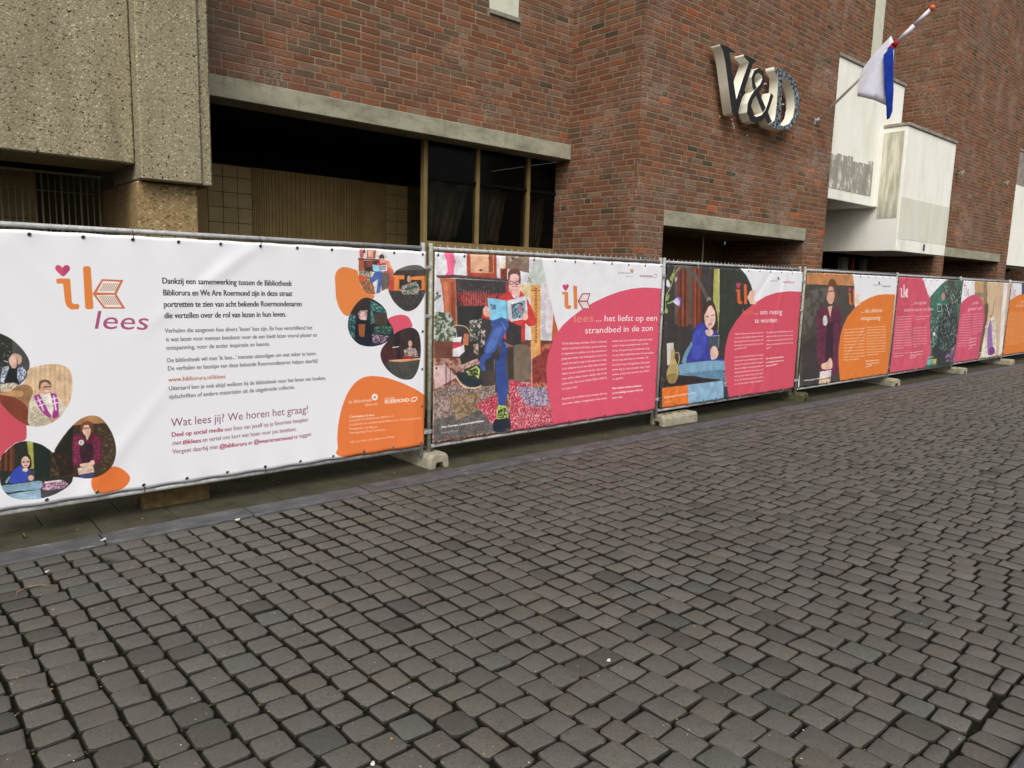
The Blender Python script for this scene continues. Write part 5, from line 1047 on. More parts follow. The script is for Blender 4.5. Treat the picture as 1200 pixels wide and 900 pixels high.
('t', 'en de volledige leestips vind je op', 0.7566, 0.1482, 0.9218, 0.1474, 0.025, (252, 240, 242), 'b'),
('t', 'onze site.', 0.7578, 0.1164, 0.8122, 0.1166, 0.025, (252, 240, 242), 'b')],
[('f',(62,58,56),[(-0.0615,1.0296),(1.1399,1.1132),(1.2939,-0.4839),(-0.0039,-0.1875)],0,0),
('f',(56,58,54),[(0.3359,0.9889),(0.8375,1.016),(0.8878,0.4154),(0.3701,0.4499)],0,0),
('f',(96,82,76),[(0.0402,1.0019),(0.1562,1.009),(0.1799,0.5857),(0.0613,0.5902)],0,0),
('f',(120,62,44),[(0.0626,0.9682),(0.0741,0.9688),(0.0972,0.5708),(0.0788,0.5776)],0,0),
('f',(90,54,42),[(0.0762,0.9689),(0.0877,0.9695),(0.11,0.5703),(0.0915,0.5771)],0,0),
('f',(146,76,50),[(0.0898,0.9696),(0.1014,0.9703),(0.1229,0.5697),(0.1043,0.5766)],0,0),
('f',(74,52,46),[(0.1035,0.9704),(0.1152,0.971),(0.1359,0.5692),(0.1172,0.576)],0,0),
('f',(130,68,46),[(0.1173,0.9711),(0.129,0.9717),(0.149,0.5686),(0.1302,0.5755)],0,0),
('f',(110,60,46),[(0.1532,0.9849),(0.1651,0.9856),(0.1931,0.5483),(0.1768,0.5613)],0,0),
('f',(150,72,48),[(0.1662,0.9856),(0.1782,0.9863),(0.2054,0.5477),(0.1891,0.5608)],0,0),
('f',(92,52,42),[(0.1793,0.9864),(0.1914,0.987),(0.2178,0.5471),(0.2013,0.5602)],0,0),
('f',(140,66,44),[(0.1925,0.9871),(0.2047,0.9878),(0.2303,0.5465),(0.2137,0.5597)],0,0),
('f',(96,56,44),[(0.2058,0.9878),(0.218,0.9885),(0.2428,0.546),(0.2261,0.5592)],0,0),
('f',(66,62,60),[(0.2348,0.9895),(0.2803,0.992),(0.2946,0.757),(0.2329,0.8306)],0,0),
('f',(176,172,92),[(0.2968,0.9867),(0.333,0.9887),(0.3562,0.6683),(0.3589,0.5021),(0.3349,0.5799),(0.3063,0.757)],0,0),
('f',(208,206,170),[(0.3283,0.9884),(0.3342,0.9888),(0.3568,0.6683),(0.3508,0.6684)],0,0),
('f',(56,60,54),[(0.3359,0.9889),(0.4977,0.9976),(0.5368,0.4388),(0.3701,0.4499)],0,0),
('l',(92,88,84),26,[(0.1477,0.9667),(0.1951,0.9027),(0.2708,0.7694)],0),
('l',(150,170,110),7,[(0.042,0.9671),(0.0335,0.9318),(0.0197,0.9022)],1),
('l',(150,150,110),7,[(0.0773,0.9866),(0.0438,0.9323),(0.0271,0.8559),(0.0046,0.7972)],1),
('l',(120,140,90),7,[(0.0046,0.7972),(0.0015,0.7564),(0.0044,0.698)],1),
('l',(160,190,130),7,[(0.0128,0.7331),(0.0429,0.7483)],1),
('f',(140,166,84),[(0.0374,0.9058),(0.0364,0.8976),(0.033,0.8915),(0.028,0.8891),(0.0228,0.8911),(0.0187,0.8969),(0.017,0.905),(0.0179,0.9132),(0.0213,0.9192),(0.0263,0.9216),(0.0316,0.9197),(0.0356,0.9139)],1,0),
('f',(140,166,84),[(0.0204,0.7857),(0.0194,0.7775),(0.016,0.7715),(0.011,0.7693),(0.0058,0.7715),(0.0018,0.7774),(0.0001,0.7855),(0.001,0.7937),(0.0044,0.7997),(0.0094,0.8019),(0.0146,0.7998),(0.0186,0.7939)],1,0),
('f',(140,166,84),[(0.0162,0.7682),(0.0152,0.76),(0.0118,0.754),(0.0068,0.7518),(0.0016,0.754),(-0.0024,0.7599),(-0.0041,0.7681),(-0.0032,0.7762),(0.0002,0.7822),(0.0052,0.7844),(0.0104,0.7823),(0.0144,0.7763)],1,0),
('f',(140,166,84),[(0.0178,0.6832),(0.0169,0.675),(0.0134,0.669),(0.0085,0.6669),(0.0033,0.6692),(-0.0008,0.6753),(-0.0025,0.6835),(-0.0016,0.6917),(0.0019,0.6976),(0.0068,0.6998),(0.012,0.6975),(0.0161,0.6914)],1,0),
('f',(140,166,84),[(0.0466,0.9266),(0.0457,0.9183),(0.0422,0.9122),(0.0372,0.9098),(0.032,0.9118),(0.0279,0.9176),(0.0261,0.9257),(0.0271,0.9338),(0.0305,0.94),(0.0355,0.9424),(0.0408,0.9404),(0.0448,0.9346)],1,0),
('f',(216,218,226),[(-0.0051,0.8897),(0.0073,0.8959),(0.0214,0.8674),(0.0175,0.844),(0.0017,0.8552)],1,0),
('f',(196,176,190),[(0.0475,0.9091),(0.0625,0.9214),(0.0588,0.8919),(0.0487,0.8857)],1,0),
('f',(206,196,226),[(0.0429,0.7483),(0.0675,0.7743),(0.0887,0.7715),(0.0884,0.7268),(0.0757,0.718)],1,0),
('f',(112,84,176),[(0.0698,0.7802),(0.0915,0.7685),(0.0914,0.7208),(0.0788,0.709),(0.0859,0.7447)],1,0),
('f',(110,90,160),[(0.0564,0.9387),(0.0645,0.9332),(0.0631,0.9097),(0.056,0.9153)],0,0),
('f',(58,64,150),[(0.1785,0.512),(0.1973,0.5728),(0.2406,0.6021),(0.2817,0.5882),(0.3485,0.5538),(0.3593,0.4764),(0.3266,0.4272),(0.3322,0.3369),(0.406,0.317),(0.4139,0.29),(0.1514,0.3043),(0.1357,0.392),(0.1771,0.4381)],0,0),
('f',(70,80,176),[(0.1847,0.4993),(0.2261,0.5592),(0.2619,0.5325),(0.2795,0.4307),(0.2392,0.333),(0.1875,0.3504)],1,0),
('f',(66,52,46),[(0.2461,0.6454),(0.2508,0.7198),(0.2708,0.7694),(0.3001,0.7633),(0.3346,0.6813),(0.3529,0.5792),(0.3441,0.5285),(0.2589,0.5827)],1,0),
('f',(230,192,180),[(0.2537,0.6701),(0.2737,0.7196),(0.3024,0.7257),(0.3227,0.6815),(0.3322,0.6054),(0.3183,0.5615),(0.296,0.5435),(0.2716,0.5634),(0.2574,0.6078)],1,0),
('f',(140,130,124),[(0.2625,0.7545),(0.2759,0.7793),(0.2916,0.7695),(0.29,0.7383),(0.2711,0.7259)],1,0),
('f',(70,56,50),[(0.2503,0.6516),(0.2527,0.7074),(0.2716,0.7545),(0.2973,0.752),(0.3243,0.713),(0.3389,0.6496),(0.3202,0.6841),(0.2994,0.717),(0.2768,0.7072),(0.2629,0.67)],1,0),
('l',(70,50,46),4,[(0.2645,0.6425),(0.2833,0.637)],0),
('l',(70,50,46),4,[(0.3015,0.6441),(0.3224,0.6487)],0),
('l',(180,80,84),6,[(0.2822,0.5793),(0.3101,0.5808)],0),
('l',(196,140,130),3,[(0.2953,0.6317),(0.2995,0.6001)],0),
('f',(226,192,184),[(0.2673,0.5385),(0.3138,0.5401),(0.3219,0.5041),(0.2873,0.4934),(0.2723,0.5131)],1,0),
('f',(72,80,94),[(0.2944,0.493),(0.3679,0.4939),(0.3659,0.3727),(0.3226,0.3378),(0.2966,0.3785)],0,0),
('l',(190,196,206),3,[(0.2944,0.493),(0.3679,0.4939),(0.3667,0.3985)],0),
('f',(226,188,174),[(0.3104,0.3837),(0.3274,0.4144),(0.3517,0.4061),(0.3691,0.3595),(0.357,0.3217),(0.3216,0.3148)],1,0),
('l',(190,146,132),2,[(0.3191,0.3958),(0.3202,0.3381)],0),
('l',(190,146,132),2,[(0.3286,0.3951),(0.331,0.3371)],0),
('l',(190,146,132),2,[(0.3381,0.3943),(0.3417,0.3361)],0),
('l',(190,146,132),2,[(0.3477,0.3935),(0.3526,0.3351)],0),
('f',(110,150,170),[(0.1183,0.3139),(0.1357,0.392),(0.1757,0.4629),(0.1826,0.4377),(0.1494,0.3416),(0.1521,0.2918)],0,0),
('f',(124,164,190),[(0.1135,0.3021),(0.4134,0.2966),(0.4252,0.2097),(0.3897,0.1877),(0.1341,0.2196),(0.111,0.2471)],1,0),
('f',(96,132,160),[(0.1334,0.232),(0.4181,0.2237),(0.4046,0.1462),(0.1896,0.2126)],1,0),
('f',(140,178,206),[(0.1688,0.1464),(0.4171,0.1446),(0.4343,-0.085),(0.1832,-0.077)],0,0),
('f',(50,44,44),[(0.1344,0.2133),(0.4042,0.1529),(0.1708,0.1499),(0.021,0.1515),(0.0193,0.1856)],0,0),
('f',(206,200,190),[(0.0213,0.4589),(0.0627,0.4608),(0.0709,0.3005),(0.032,0.3047)],0,0),
('f',(186,162,110),[(0.0502,0.3992),(0.0705,0.412),(0.0759,0.3486),(0.1043,0.2724),(0.093,0.1817),(0.051,0.1752),(0.0319,0.2444),(0.0486,0.3271)],1,0),
('l',(196,176,130),5,[(0.0772,0.3849),(0.0974,0.3831),(0.1028,0.3216),(0.0875,0.2865)],1),
('f',(150,126,80),[(0.0377,0.2316),(0.0955,0.2367),(0.0911,0.1758),(0.051,0.1752)],1,0),
('f',(226,118,50),[(0.011,0.1445),(0.1688,0.1464),(0.182,-0.0132),(0.0184,-0.0086)],0,0),
('f',(60,60,66),[(0.4144,0.2242),(0.4513,0.1933),(0.4766,0.002),(0.4291,-0.0036)],0,0),
('n',(60,60,66),(190,196,206),[(0.4153,0.2109),(0.445,0.1941),(0.4549,0.0994),(0.4268,0.0901)],6,0,0.5),
('x',1.4,0.35),
('t', 'Roermond, lezen bij het raam', 0.027, 0.0704, 0.222, 0.0767, 0.022, (246, 240, 236), 'b'),
('t', 'fotografie: Jon Beute', 0.0286, 0.0385, 0.0789, 0.0397, 0.014, (246, 240, 236), ''),
('f',(236,237,242),[(0.465,1.0151),(0.5264,0.9537),(0.5709,0.8766),(0.5955,0.8109),(0.6107,0.7308),(0.7055,0.7031),(1.0971,0.6994),(1.0618,1.0788)],0,0),
('f',(214,86,104),[(0.6078,0.7335),(0.6987,0.7919),(0.7811,0.8203),(0.8824,0.8345),(1.0851,0.8291),(1.1756,-0.1431),(0.4719,-0.0242),(0.4529,0.0729),(0.4295,0.1827),(0.4159,0.3161),(0.4186,0.4075),(0.4366,0.5108),(0.4807,0.6006),(0.5334,0.6717)],0,0),
('f',(200,76,110),[(0.4587,0.8748),(0.4622,0.8883),(0.4698,0.8899),(0.4748,0.882),(0.4787,0.8902),(0.4876,0.8905),(0.4919,0.8771),(0.4862,0.8621),(0.4771,0.8484),(0.4663,0.8603)],1,0),
('f',(226,104,60),[(0.4599,0.8414),(0.4876,0.8419),(0.4914,0.8366),(0.4993,0.754),(0.5119,0.7527),(0.5161,0.7404),(0.5124,0.7281),(0.4932,0.7282),(0.4812,0.7404),(0.478,0.754),(0.4721,0.8241),(0.461,0.8239)],0,0),
('f',(226,104,60),[(0.5153,0.8818),(0.5323,0.8823),(0.5372,0.877),(0.5513,0.7279),(0.5318,0.728)],0,0),
('f',(236,200,180),[(0.5476,0.7801),(0.5691,0.834),(0.6171,0.8348),(0.6057,0.7819),(0.6251,0.7276),(0.578,0.7278)],0,0),
('t', 'lees', 0.5197, 0.6456, 0.6033, 0.6504, 0.085, (226, 120, 84), ''),
('t', '... om rustig', 0.6142, 0.6475, 0.8418, 0.6455, 0.072, (250, 246, 248), ''),
('t', 'te worden', 0.6218, 0.5798, 0.8064, 0.5788, 0.072, (250, 246, 248), ''),
('t', 'de Bibliotheek', 0.7175, 0.9079, 0.7853, 0.9101, 0.022, (130, 130, 130), ''),
('f',(150,150,140),[(0.799,0.9354),(0.7982,0.9285),(0.795,0.9233),(0.7901,0.9213),(0.7849,0.9229),(0.7809,0.9278),(0.779,0.9346),(0.7797,0.9415),(0.783,0.9467),(0.7879,0.9488),(0.793,0.9471),(0.7971,0.9422)],1,0),
('t', 'ROERMOND', 0.8295, 0.9004, 0.9038, 0.8999, 0.026, (196, 90, 100), 'b'),
('f',(210,190,196),[(0.9259,0.9062),(0.9252,0.9005),(0.9222,0.8963),(0.9178,0.8947),(0.9132,0.896),(0.9095,0.9001),(0.9078,0.9057),(0.9085,0.9113),(0.9115,0.9156),(0.9159,0.9172),(0.9206,0.9159),(0.9242,0.9119)],1,0),
('t', "'Ik lees niet alleen om te ontspannen maar ook", 0.4766, 0.4929, 0.6966, 0.4945, 0.024, (250, 226, 228), 'm'),
('t', 'om even te zijn bij andere mensen. Als ik mijn', 0.4787, 0.463, 0.6989, 0.4645, 0.024, (250, 226, 228), 'm'),
('t', 'boek opensla voel ik de rust over me komen. Het', 0.4807, 0.433, 0.7012, 0.4345, 0.024, (250, 226, 228), 'm'),
('t', 'liefst lees ik in mijn stoel bij het raam en dan', 0.4827, 0.4029, 0.7035, 0.4044, 0.024, (250, 226, 228), 'm'),
('t', 'zit ik de hele avond.', 0.4848, 0.3728, 0.5747, 0.3844, 0.024, (250, 226, 228), 'm'),
('t', 'Lezen is voor mij een manier om rustig te', 0.4889, 0.3123, 0.7104, 0.3136, 0.024, (250, 226, 228), 'm'),
('t', 'worden, zeker na een drukke dag op het werk.', 0.4909, 0.2819, 0.7127, 0.2832, 0.024, (250, 226, 228), 'm'),
('t', 'Dan ga ik met een kop thee zitten en vergeet ik', 0.493, 0.2515, 0.7151, 0.2527, 0.024, (250, 226, 228), 'm'),
('t', 'alles om me heen. Ik lees graag boeken van', 0.495, 0.221, 0.7174, 0.2222, 0.024, (250, 226, 228), 'm'),
('t', 'Nederlandse schrijvers. Een boek moet voor mij', 0.4971, 0.1904, 0.7197, 0.1915, 0.024, (250, 226, 228), 'm'),
('t', 'echt zijn, met mensen die je zou kunnen', 0.4992, 0.1597, 0.7221, 0.1608, 0.024, (250, 226, 228), 'm'),
('t', 'kennen. Dan leef je mee met wat er gebeurt', 0.5013, 0.129, 0.7244, 0.1301, 0.024, (250, 226, 228), 'm'),
('t', 'en wil je niet meer stoppen.', 0.5034, 0.0982, 0.7268, 0.0992, 0.024, (250, 226, 228), 'm'),
('t', 'Op vakantie gaan er altijd boeken mee, en een', 0.7218, 0.4931, 0.948, 0.4928, 0.024, (250, 226, 228), 'm'),
('t', 'stapel tijdschriften. Op het strand is er niets', 0.7244, 0.4597, 0.9509, 0.4599, 0.024, (250, 226, 228), 'm'),
('t', 'mooiers dan een spannend verhaal. Door de', 0.727, 0.4261, 0.9537, 0.427, 0.024, (250, 226, 228), 'm'),
('t', 'kinderen lees ik ook weer voor en dat is een', 0.7296, 0.3924, 0.9566, 0.394, 0.024, (250, 226, 228), 'm'),
('t', 'feest.', 0.7322, 0.3587, 0.7707, 0.3753, 0.024, (250, 226, 228), 'm'),
('t', 'Meer verhalen van Roermondenaren', 0.7329, 0.2773, 0.8871, 0.2797, 0.024, (252, 240, 242), 'b'),
('t', 'en de leestips vind je op de site', 0.7353, 0.2461, 0.8896, 0.249, 0.024, (252, 240, 242), 'b'),
('t', 'bibliorura.nl/iklees', 0.7377, 0.2149, 0.8351, 0.2243, 0.024, (252, 240, 242), 'b')],
[('f',(74,70,66),[(-0.0814,1.0574),(1.1136,1.1305),(1.3255,-0.4042),(0.0279,-0.1722)],0,0),
('f',(192,132,84),[(-0.0494,0.9882),(0.4771,1.013),(0.4824,0.8948),(-0.0411,0.8955)],0,0),
('n',(74,70,66),(98,92,84),[(-0.0344,0.8214),(0.2062,0.8751),(0.1533,0.5484),(-0.0016,0.4561)],30,0,0.5),
('f',(60,56,54),[(0.0051,0.3818),(0.1606,0.4722),(0.2375,-0.0253),(0.0414,-0.0223)],0,0),
('f',(102,48,70),[(0.1399,0.6868),(0.2154,0.7112),(0.258,0.647),(0.3253,0.7105),(0.3699,0.6449),(0.4363,0.1628),(0.3775,0.062),(0.21,0.1089),(0.1548,0.2692),(0.134,0.5742)],0,0),
('n',(118,56,80),(84,40,58),[(0.1284,0.662),(0.2421,0.6601),(0.2905,0.1782),(0.1615,0.243)],7,0,0.5),
('n',(110,56,80),(78,42,60),[(0.2541,0.6854),(0.3685,0.658),(0.4042,0.2465),(0.3028,0.2032)],7,0,0.5),
('f',(60,40,52),[(0.2319,0.5454),(0.2953,0.5688),(0.3303,0.2269),(0.2521,0.1953)],0,0),
('f',(226,176,150),[(0.2282,0.6984),(0.2735,0.7108),(0.2655,0.602)],0,0),
('f',(222,172,150),[(0.2842,0.8068),(0.2831,0.7658),(0.2716,0.7359),(0.253,0.725),(0.2323,0.736),(0.2152,0.7656),(0.206,0.8059),(0.2071,0.8462),(0.2183,0.8759),(0.2366,0.8871),(0.2573,0.8768),(0.2747,0.8474)],1,0),
('f',(112,74,54),[(0.2071,0.8374),(0.209,0.919),(0.2417,0.9516),(0.2863,0.9152),(0.3084,0.7878),(0.2988,0.7364),(0.2769,0.864),(0.2205,0.8754),(0.2179,0.7871)],1,0),
('l',(50,36,34),4,[(0.2186,0.8376),(0.276,0.8436)],0),
('f',(210,214,206),[(0.1893,0.585),(0.2001,0.6202),(0.2263,0.6158),(0.2395,0.5707),(0.2288,0.5327),(0.2022,0.5401)],1,0),
('f',(222,180,162),[(0.2139,0.1863),(0.2595,0.1945),(0.3025,0.2361),(0.3268,0.1876),(0.3223,0.1285),(0.2286,0.1392)],1,0),
('f',(226,220,216),[(0.2021,0.1163),(0.3233,0.1192),(0.3221,0.0424),(0.2018,0.045)],0,0),
('f',(170,60,70),[(0.2041,0.0512),(0.3237,0.0554),(0.3251,0.042),(0.2054,0.038)],0,0),
('f',(208,190,160),[(0.1992,0.0427),(0.3221,0.0424),(0.3214,-0.0107),(0.2011,-0.007)],0,0),
('x',2.2,0.35),
('t', 'leest graag in Roermond', 0.0509, 0.0523, 0.2812, 0.0503, 0.026, (250, 250, 250), 'b'),
('f',(236,237,242),[(0.449,1.0117),(0.4871,0.8949),(0.5157,0.6957),(0.6588,0.7081),(1.1703,0.7194),(1.1216,1.0726)],0,0),
('f',(228,128,58),[(0.506,0.6825),(0.5726,0.7357),(0.6667,0.7835),(0.7662,0.8133),(0.8537,0.8227),(1.1572,0.8146),(1.3031,-0.2421),(0.4329,-0.0263),(0.3941,0.1673),(0.38,0.3019),(0.3845,0.4341),(0.4055,0.5256),(0.4429,0.6104)],0,0),
('f',(200,76,110),[(0.4244,0.8606),(0.4269,0.8737),(0.4334,0.8752),(0.4381,0.8674),(0.4411,0.8754),(0.4489,0.8756),(0.4532,0.8625),(0.449,0.848),(0.4417,0.8347),(0.4318,0.8464)],1,0),
('f',(226,112,56),[(0.427,0.8279),(0.4511,0.8283),(0.4546,0.8231),(0.4654,0.7426),(0.4763,0.7412),(0.4806,0.7293),(0.4779,0.7174),(0.4613,0.7174),(0.4503,0.7294),(0.4469,0.7426),(0.4385,0.811),(0.4289,0.8109)],0,0),
('f',(226,112,56),[(0.4732,0.8669),(0.4879,0.8672),(0.4924,0.862),(0.5115,0.7172),(0.4947,0.7173)],0,0),
('f',(236,214,190),[(0.5058,0.7679),(0.5218,0.82),(0.5628,0.8205),(0.5555,0.7694),(0.5747,0.7168),(0.5344,0.717)],0,0),
('t', '... als ultieme', 0.5933, 0.6407, 0.8401, 0.6445, 0.075, (250, 240, 230), ''),
('t', 'ontspanning', 0.5949, 0.5698, 0.8241, 0.5711, 0.075, (250, 240, 230), ''),
('t', 'de Bibliotheek', 0.7, 0.9032, 0.8072, 0.9088, 0.02, (110, 110, 110), ''),
('f',(100,96,96),[(0.7798,0.9303),(0.7793,0.9234),(0.7761,0.9182),(0.7711,0.9162),(0.7656,0.9179),(0.7612,0.9228),(0.7589,0.9297),(0.7595,0.9366),(0.7627,0.9418),(0.7677,0.9438),(0.7731,0.9421),(0.7776,0.9372)],1,0),
('t', 'ROERMOND', 0.8128, 0.8922, 0.9172, 0.8947, 0.024, (110, 90, 90), 'b'),
('t', 'Lezen hoort bij mijn leven, al van jongs af', 0.4162, 0.4827, 0.6545, 0.4851, 0.022, (250, 228, 206), 'm'),
('t', 'en dat is gelukkig nooit meer overgegaan.', 0.4193, 0.4542, 0.658, 0.4553, 0.022, (250, 228, 206), 'm'),
('t', 'Een boek neemt je mee naar een andere plek', 0.4223, 0.4255, 0.6614, 0.4255, 0.022, (250, 228, 206), 'm'),
('t', 'en laat je even alles om je heen vergeten.', 0.4254, 0.3968, 0.6649, 0.3956, 0.022, (250, 228, 206), 'm'),
('t', 'Thuis ligt er altijd wel een stapel boeken', 0.4284, 0.3681, 0.6684, 0.3656, 0.022, (250, 228, 206), 'm'),
('t', 'naast mijn stoel, en op het kastje bij bed.', 0.4315, 0.3392, 0.6719, 0.3355, 0.022, (250, 228, 206), 'm'),
('t', 'Lezen hoort bij mijn leven, al van jongs af', 0.4346, 0.3104, 0.6754, 0.3053, 0.022, (250, 228, 206), 'm'),
('t', 'en dat is gelukkig nooit meer overgegaan.', 0.4377, 0.2814, 0.6789, 0.2751, 0.022, (250, 228, 206), 'm'),
('t', 'Een boek neemt je mee naar een andere plek', 0.4408, 0.2524, 0.6824, 0.2448, 0.022, (250, 228, 206), 'm'),
('t', 'en laat je even alles om je heen vergeten.', 0.4439, 0.2233, 0.686, 0.2145, 0.022, (250, 228, 206), 'm'),
('t', 'Thuis ligt er altijd wel een stapel boeken', 0.447, 0.1941, 0.6141, 0.1914, 0.022, (250, 228, 206), 'm'),
('t', 'Lezen hoort bij mijn leven, al van jongs af', 0.6705, 0.4927, 0.9058, 0.4953, 0.022, (250, 228, 206), 'm'),
('t', 'en dat is gelukkig nooit meer overgegaan.', 0.6736, 0.4656, 0.9094, 0.4671, 0.022, (250, 228, 206), 'm'),
('t', 'Een boek neemt je mee naar een andere plek', 0.6768, 0.4385, 0.9129, 0.4389, 0.022, (250, 228, 206), 'm'),
('t', 'en laat je even alles om je heen vergeten.', 0.68, 0.4114, 0.9165, 0.4106, 0.022, (250, 228, 206), 'm'),
('t', 'Thuis ligt er altijd wel een stapel boeken', 0.6832, 0.3841, 0.9201, 0.3823, 0.022, (250, 228, 206), 'm'),
('t', 'naast mijn stoel, en op het kastje bij bed.', 0.6864, 0.3568, 0.9237, 0.3539, 0.022, (250, 228, 206), 'm'),
('t', 'Lezen hoort bij mijn leven, al van jongs af', 0.6896, 0.3295, 0.9273, 0.3254, 0.022, (250, 228, 206), 'm'),
('t', 'en dat is gelukkig nooit meer overgegaan.', 0.6928, 0.3021, 0.9309, 0.2969, 0.022, (250, 228, 206), 'm'),
('t', 'Een boek neemt je mee naar een andere plek', 0.696, 0.2746, 0.9345, 0.2683, 0.022, (250, 228, 206), 'm'),
('t', 'en laat je even alles om je heen vergeten.', 0.6992, 0.247, 0.9381, 0.2396, 0.022, (250, 228, 206), 'm'),
('t', 'Thuis ligt er altijd wel een stapel boeken', 0.7024, 0.2194, 0.843, 0.2197, 0.022, (250, 228, 206), 'm'),
('t', 'Meer verhalen van onze', 0.6994, 0.1577, 0.8646, 0.1554, 0.026, (252, 244, 236), 'b'),
('t', 'leestips vind je op de', 0.7027, 0.1291, 0.8678, 0.129, 0.026, (252, 244, 236), 'b'),
('t', 'site van de bieb', 0.706, 0.1004, 0.7809, 0.1122, 0.026, (252, 244, 236), 'b')],
[('f',(206,86,108),[(-0.1693,1.115),(1.1555,1.196),(1.4387,-0.3599),(-0.1073,-0.1343)],0,0),
('f',(236,237,242),[(0.3212,1.0137),(0.3639,0.9491),(0.4629,0.7899),(0.5995,0.915),(0.6888,0.987),(1.1796,1.0637),(1.1715,1.108),(0.3135,1.0659)],0,0),
('f',(64,110,92),[(0.4848,0.7083),(0.481,0.7968),(0.5382,0.8657),(0.6161,0.9361),(0.7485,1.0003),(1.185,1.0341),(1.4088,-0.1954),(0.502,0.0159),(0.5716,0.1354),(0.5958,0.2743),(0.5904,0.387)],0,0),
('f',(78,76,68),[(0.727,1.0051),(0.8418,1.0094),(0.9036,0.7057),(0.799,0.692),(0.7364,0.8198)],0,0),
('n',(64,110,92),(110,160,140),[(0.5316,0.845),(0.6393,0.916),(0.6523,0.7072),(0.5138,0.7081)],16,0,0.6),
('n',(64,120,104),(96,90,84),[(0.8529,1.0069),(0.9831,1.0117),(1.0318,0.6014),(0.9317,0.6034)],14,0,0.5),
('f',(54,60,62),[(0.6231,0.6377),(0.7967,0.7064),(0.9328,0.6618),(1.0445,0.0017),(0.6989,0.0231),(0.5798,0.2755)],1,0),
('f',(160,92,58),[(0.7357,0.465),(0.8227,0.4831),(0.8336,0.2212),(0.7511,0.213)],0,0),
('n',(50,56,60),(120,140,130),[(0.6321,0.7074),(0.9279,0.691),(1.0186,0.1548),(0.7152,0.1799)],13,0,0.62),
('n',(64,70,66),(150,170,150),[(0.6393,0.916),(0.9735,0.9388),(1.0114,0.7198),(0.7967,0.7064)],14,0,0.62),
('n',(70,80,80),(190,190,170),[(0.9828,0.366),(1.091,0.3903),(1.1263,0.0543),(1.0341,0.0631)],10,0,0.6),
('f',(190,140,130),[(0.7099,0.8055),(0.7093,0.7816),(0.7001,0.764),(0.6848,0.7576),(0.6676,0.7639),(0.653,0.7813),(0.6449,0.8049),(0.6454,0.8286),(0.6545,0.846),(0.6696,0.8526),(0.6869,0.8465),(0.7017,0.8293)],1,0),
('l',(226,226,220),4,[(0.5951,0.7145),(0.6606,0.7184),(0.6756,0.6368),(0.6115,0.6351),(0.5951,0.7145)],0),
('l',(226,222,206),6,[(0.7318,0.7209),(0.8179,0.577)],0),
('l',(190,186,170),5,[(0.8119,0.8063),(0.8556,0.7348),(0.8132,0.6059)],1),
('n',(60,84,76),(130,170,156),[(0.5035,0.5847),(0.6476,0.6092),(0.6604,0.2698),(0.5729,0.1916)],12,0,0.6),
('n',(70,60,76),(180,140,170),[(0.8301,0.1119),(1.0032,0.2457),(1.0419,0.0171),(0.8422,0.0374)],10,0,0.6),
('f',(110,190,180),[(0.5384,0.0963),(0.6273,0.0948),(0.6069,0.0328),(0.5342,0.0335)],0,0),
('f',(206,176,90),[(0.6243,0.088),(0.6927,0.0885),(0.6874,0.0315),(0.6267,0.0336)],0,0),
('l',(240,240,240),4,[(0.5451,0.1168),(0.6337,0.1184)],0),
('f',(236,236,236),[(0.5762,0.4018),(0.6097,0.4029),(0.6157,0.3646),(0.5821,0.3637)],0,0),
('x',3,0.25),
('f',(200,76,110),[(0.0288,0.9174),(0.0303,0.929),(0.0355,0.9303),(0.0395,0.9235),(0.0417,0.9305),(0.0478,0.9307),(0.0517,0.9192),(0.0488,0.9063),(0.0434,0.8945),(0.0351,0.9048)],1,0),
('f',(250,226,226),[(0.0319,0.8884),(0.0511,0.8888),(0.0541,0.8842),(0.0652,0.8131),(0.0739,0.812),(0.0777,0.8015),(0.076,0.7909),(0.0628,0.7908),(0.0537,0.8013),(0.0506,0.813),(0.0416,0.8735),(0.034,0.8733)],0,0),
('f',(250,226,226),[(0.0674,0.9231),(0.079,0.9234),(0.0828,0.9188),(0.1026,0.7911),(0.0893,0.791)],0,0),
('f',(248,216,216),[(0.0964,0.8358),(0.1074,0.8819),(0.1397,0.8826),(0.1356,0.8375),(0.1523,0.7914),(0.1206,0.7912)],0,0),
('t', 'lees', 0.0788, 0.7107, 0.1675, 0.7154, 0.075, (226, 110, 90), ''),
('t', '... om op een', 0.199, 0.7152, 0.4313, 0.7221, 0.07, (248, 214, 222), ''),
('t', 'andere manier te kijken', 0.1187, 0.6434, 0.546, 0.65, 0.07, (248, 214, 222), ''),
('t', 'Lezen hoort bij mijn leven, al van jongs af', 0.0254, 0.5837, 0.2273, 0.5889, 0.022, (246, 206, 214), 'm'),
('t', 'en dat is gelukkig nooit meer overgegaan.', 0.0246, 0.5565, 0.2313, 0.5607, 0.022, (246, 206, 214), 'm'),
('t', 'Een boek neemt je mee naar een andere plek', 0.0239, 0.5293, 0.2352, 0.5324, 0.022, (246, 206, 214), 'm'),
('t', 'en laat je even alles om je heen vergeten.', 0.0232, 0.502, 0.2392, 0.504, 0.022, (246, 206, 214), 'm'),
('t', 'Thuis ligt er altijd wel een stapel boeken', 0.0225, 0.4747, 0.2432, 0.4756, 0.022, (246, 206, 214), 'm'),
('t', 'naast mijn stoel, en op het kastje bij bed.', 0.0217, 0.4474, 0.2472, 0.4471, 0.022, (246, 206, 214), 'm'),
('t', 'Lezen hoort bij mijn leven, al van jongs af', 0.021, 0.4201, 0.2512, 0.4185, 0.022, (246, 206, 214), 'm'),
('t', 'en dat is gelukkig nooit meer overgegaan.', 0.0203, 0.3928, 0.2553, 0.3899, 0.022, (246, 206, 214), 'm'),
('t', 'Een boek neemt je mee naar een andere plek', 0.0196, 0.3654, 0.2593, 0.3612, 0.022, (246, 206, 214), 'm'),
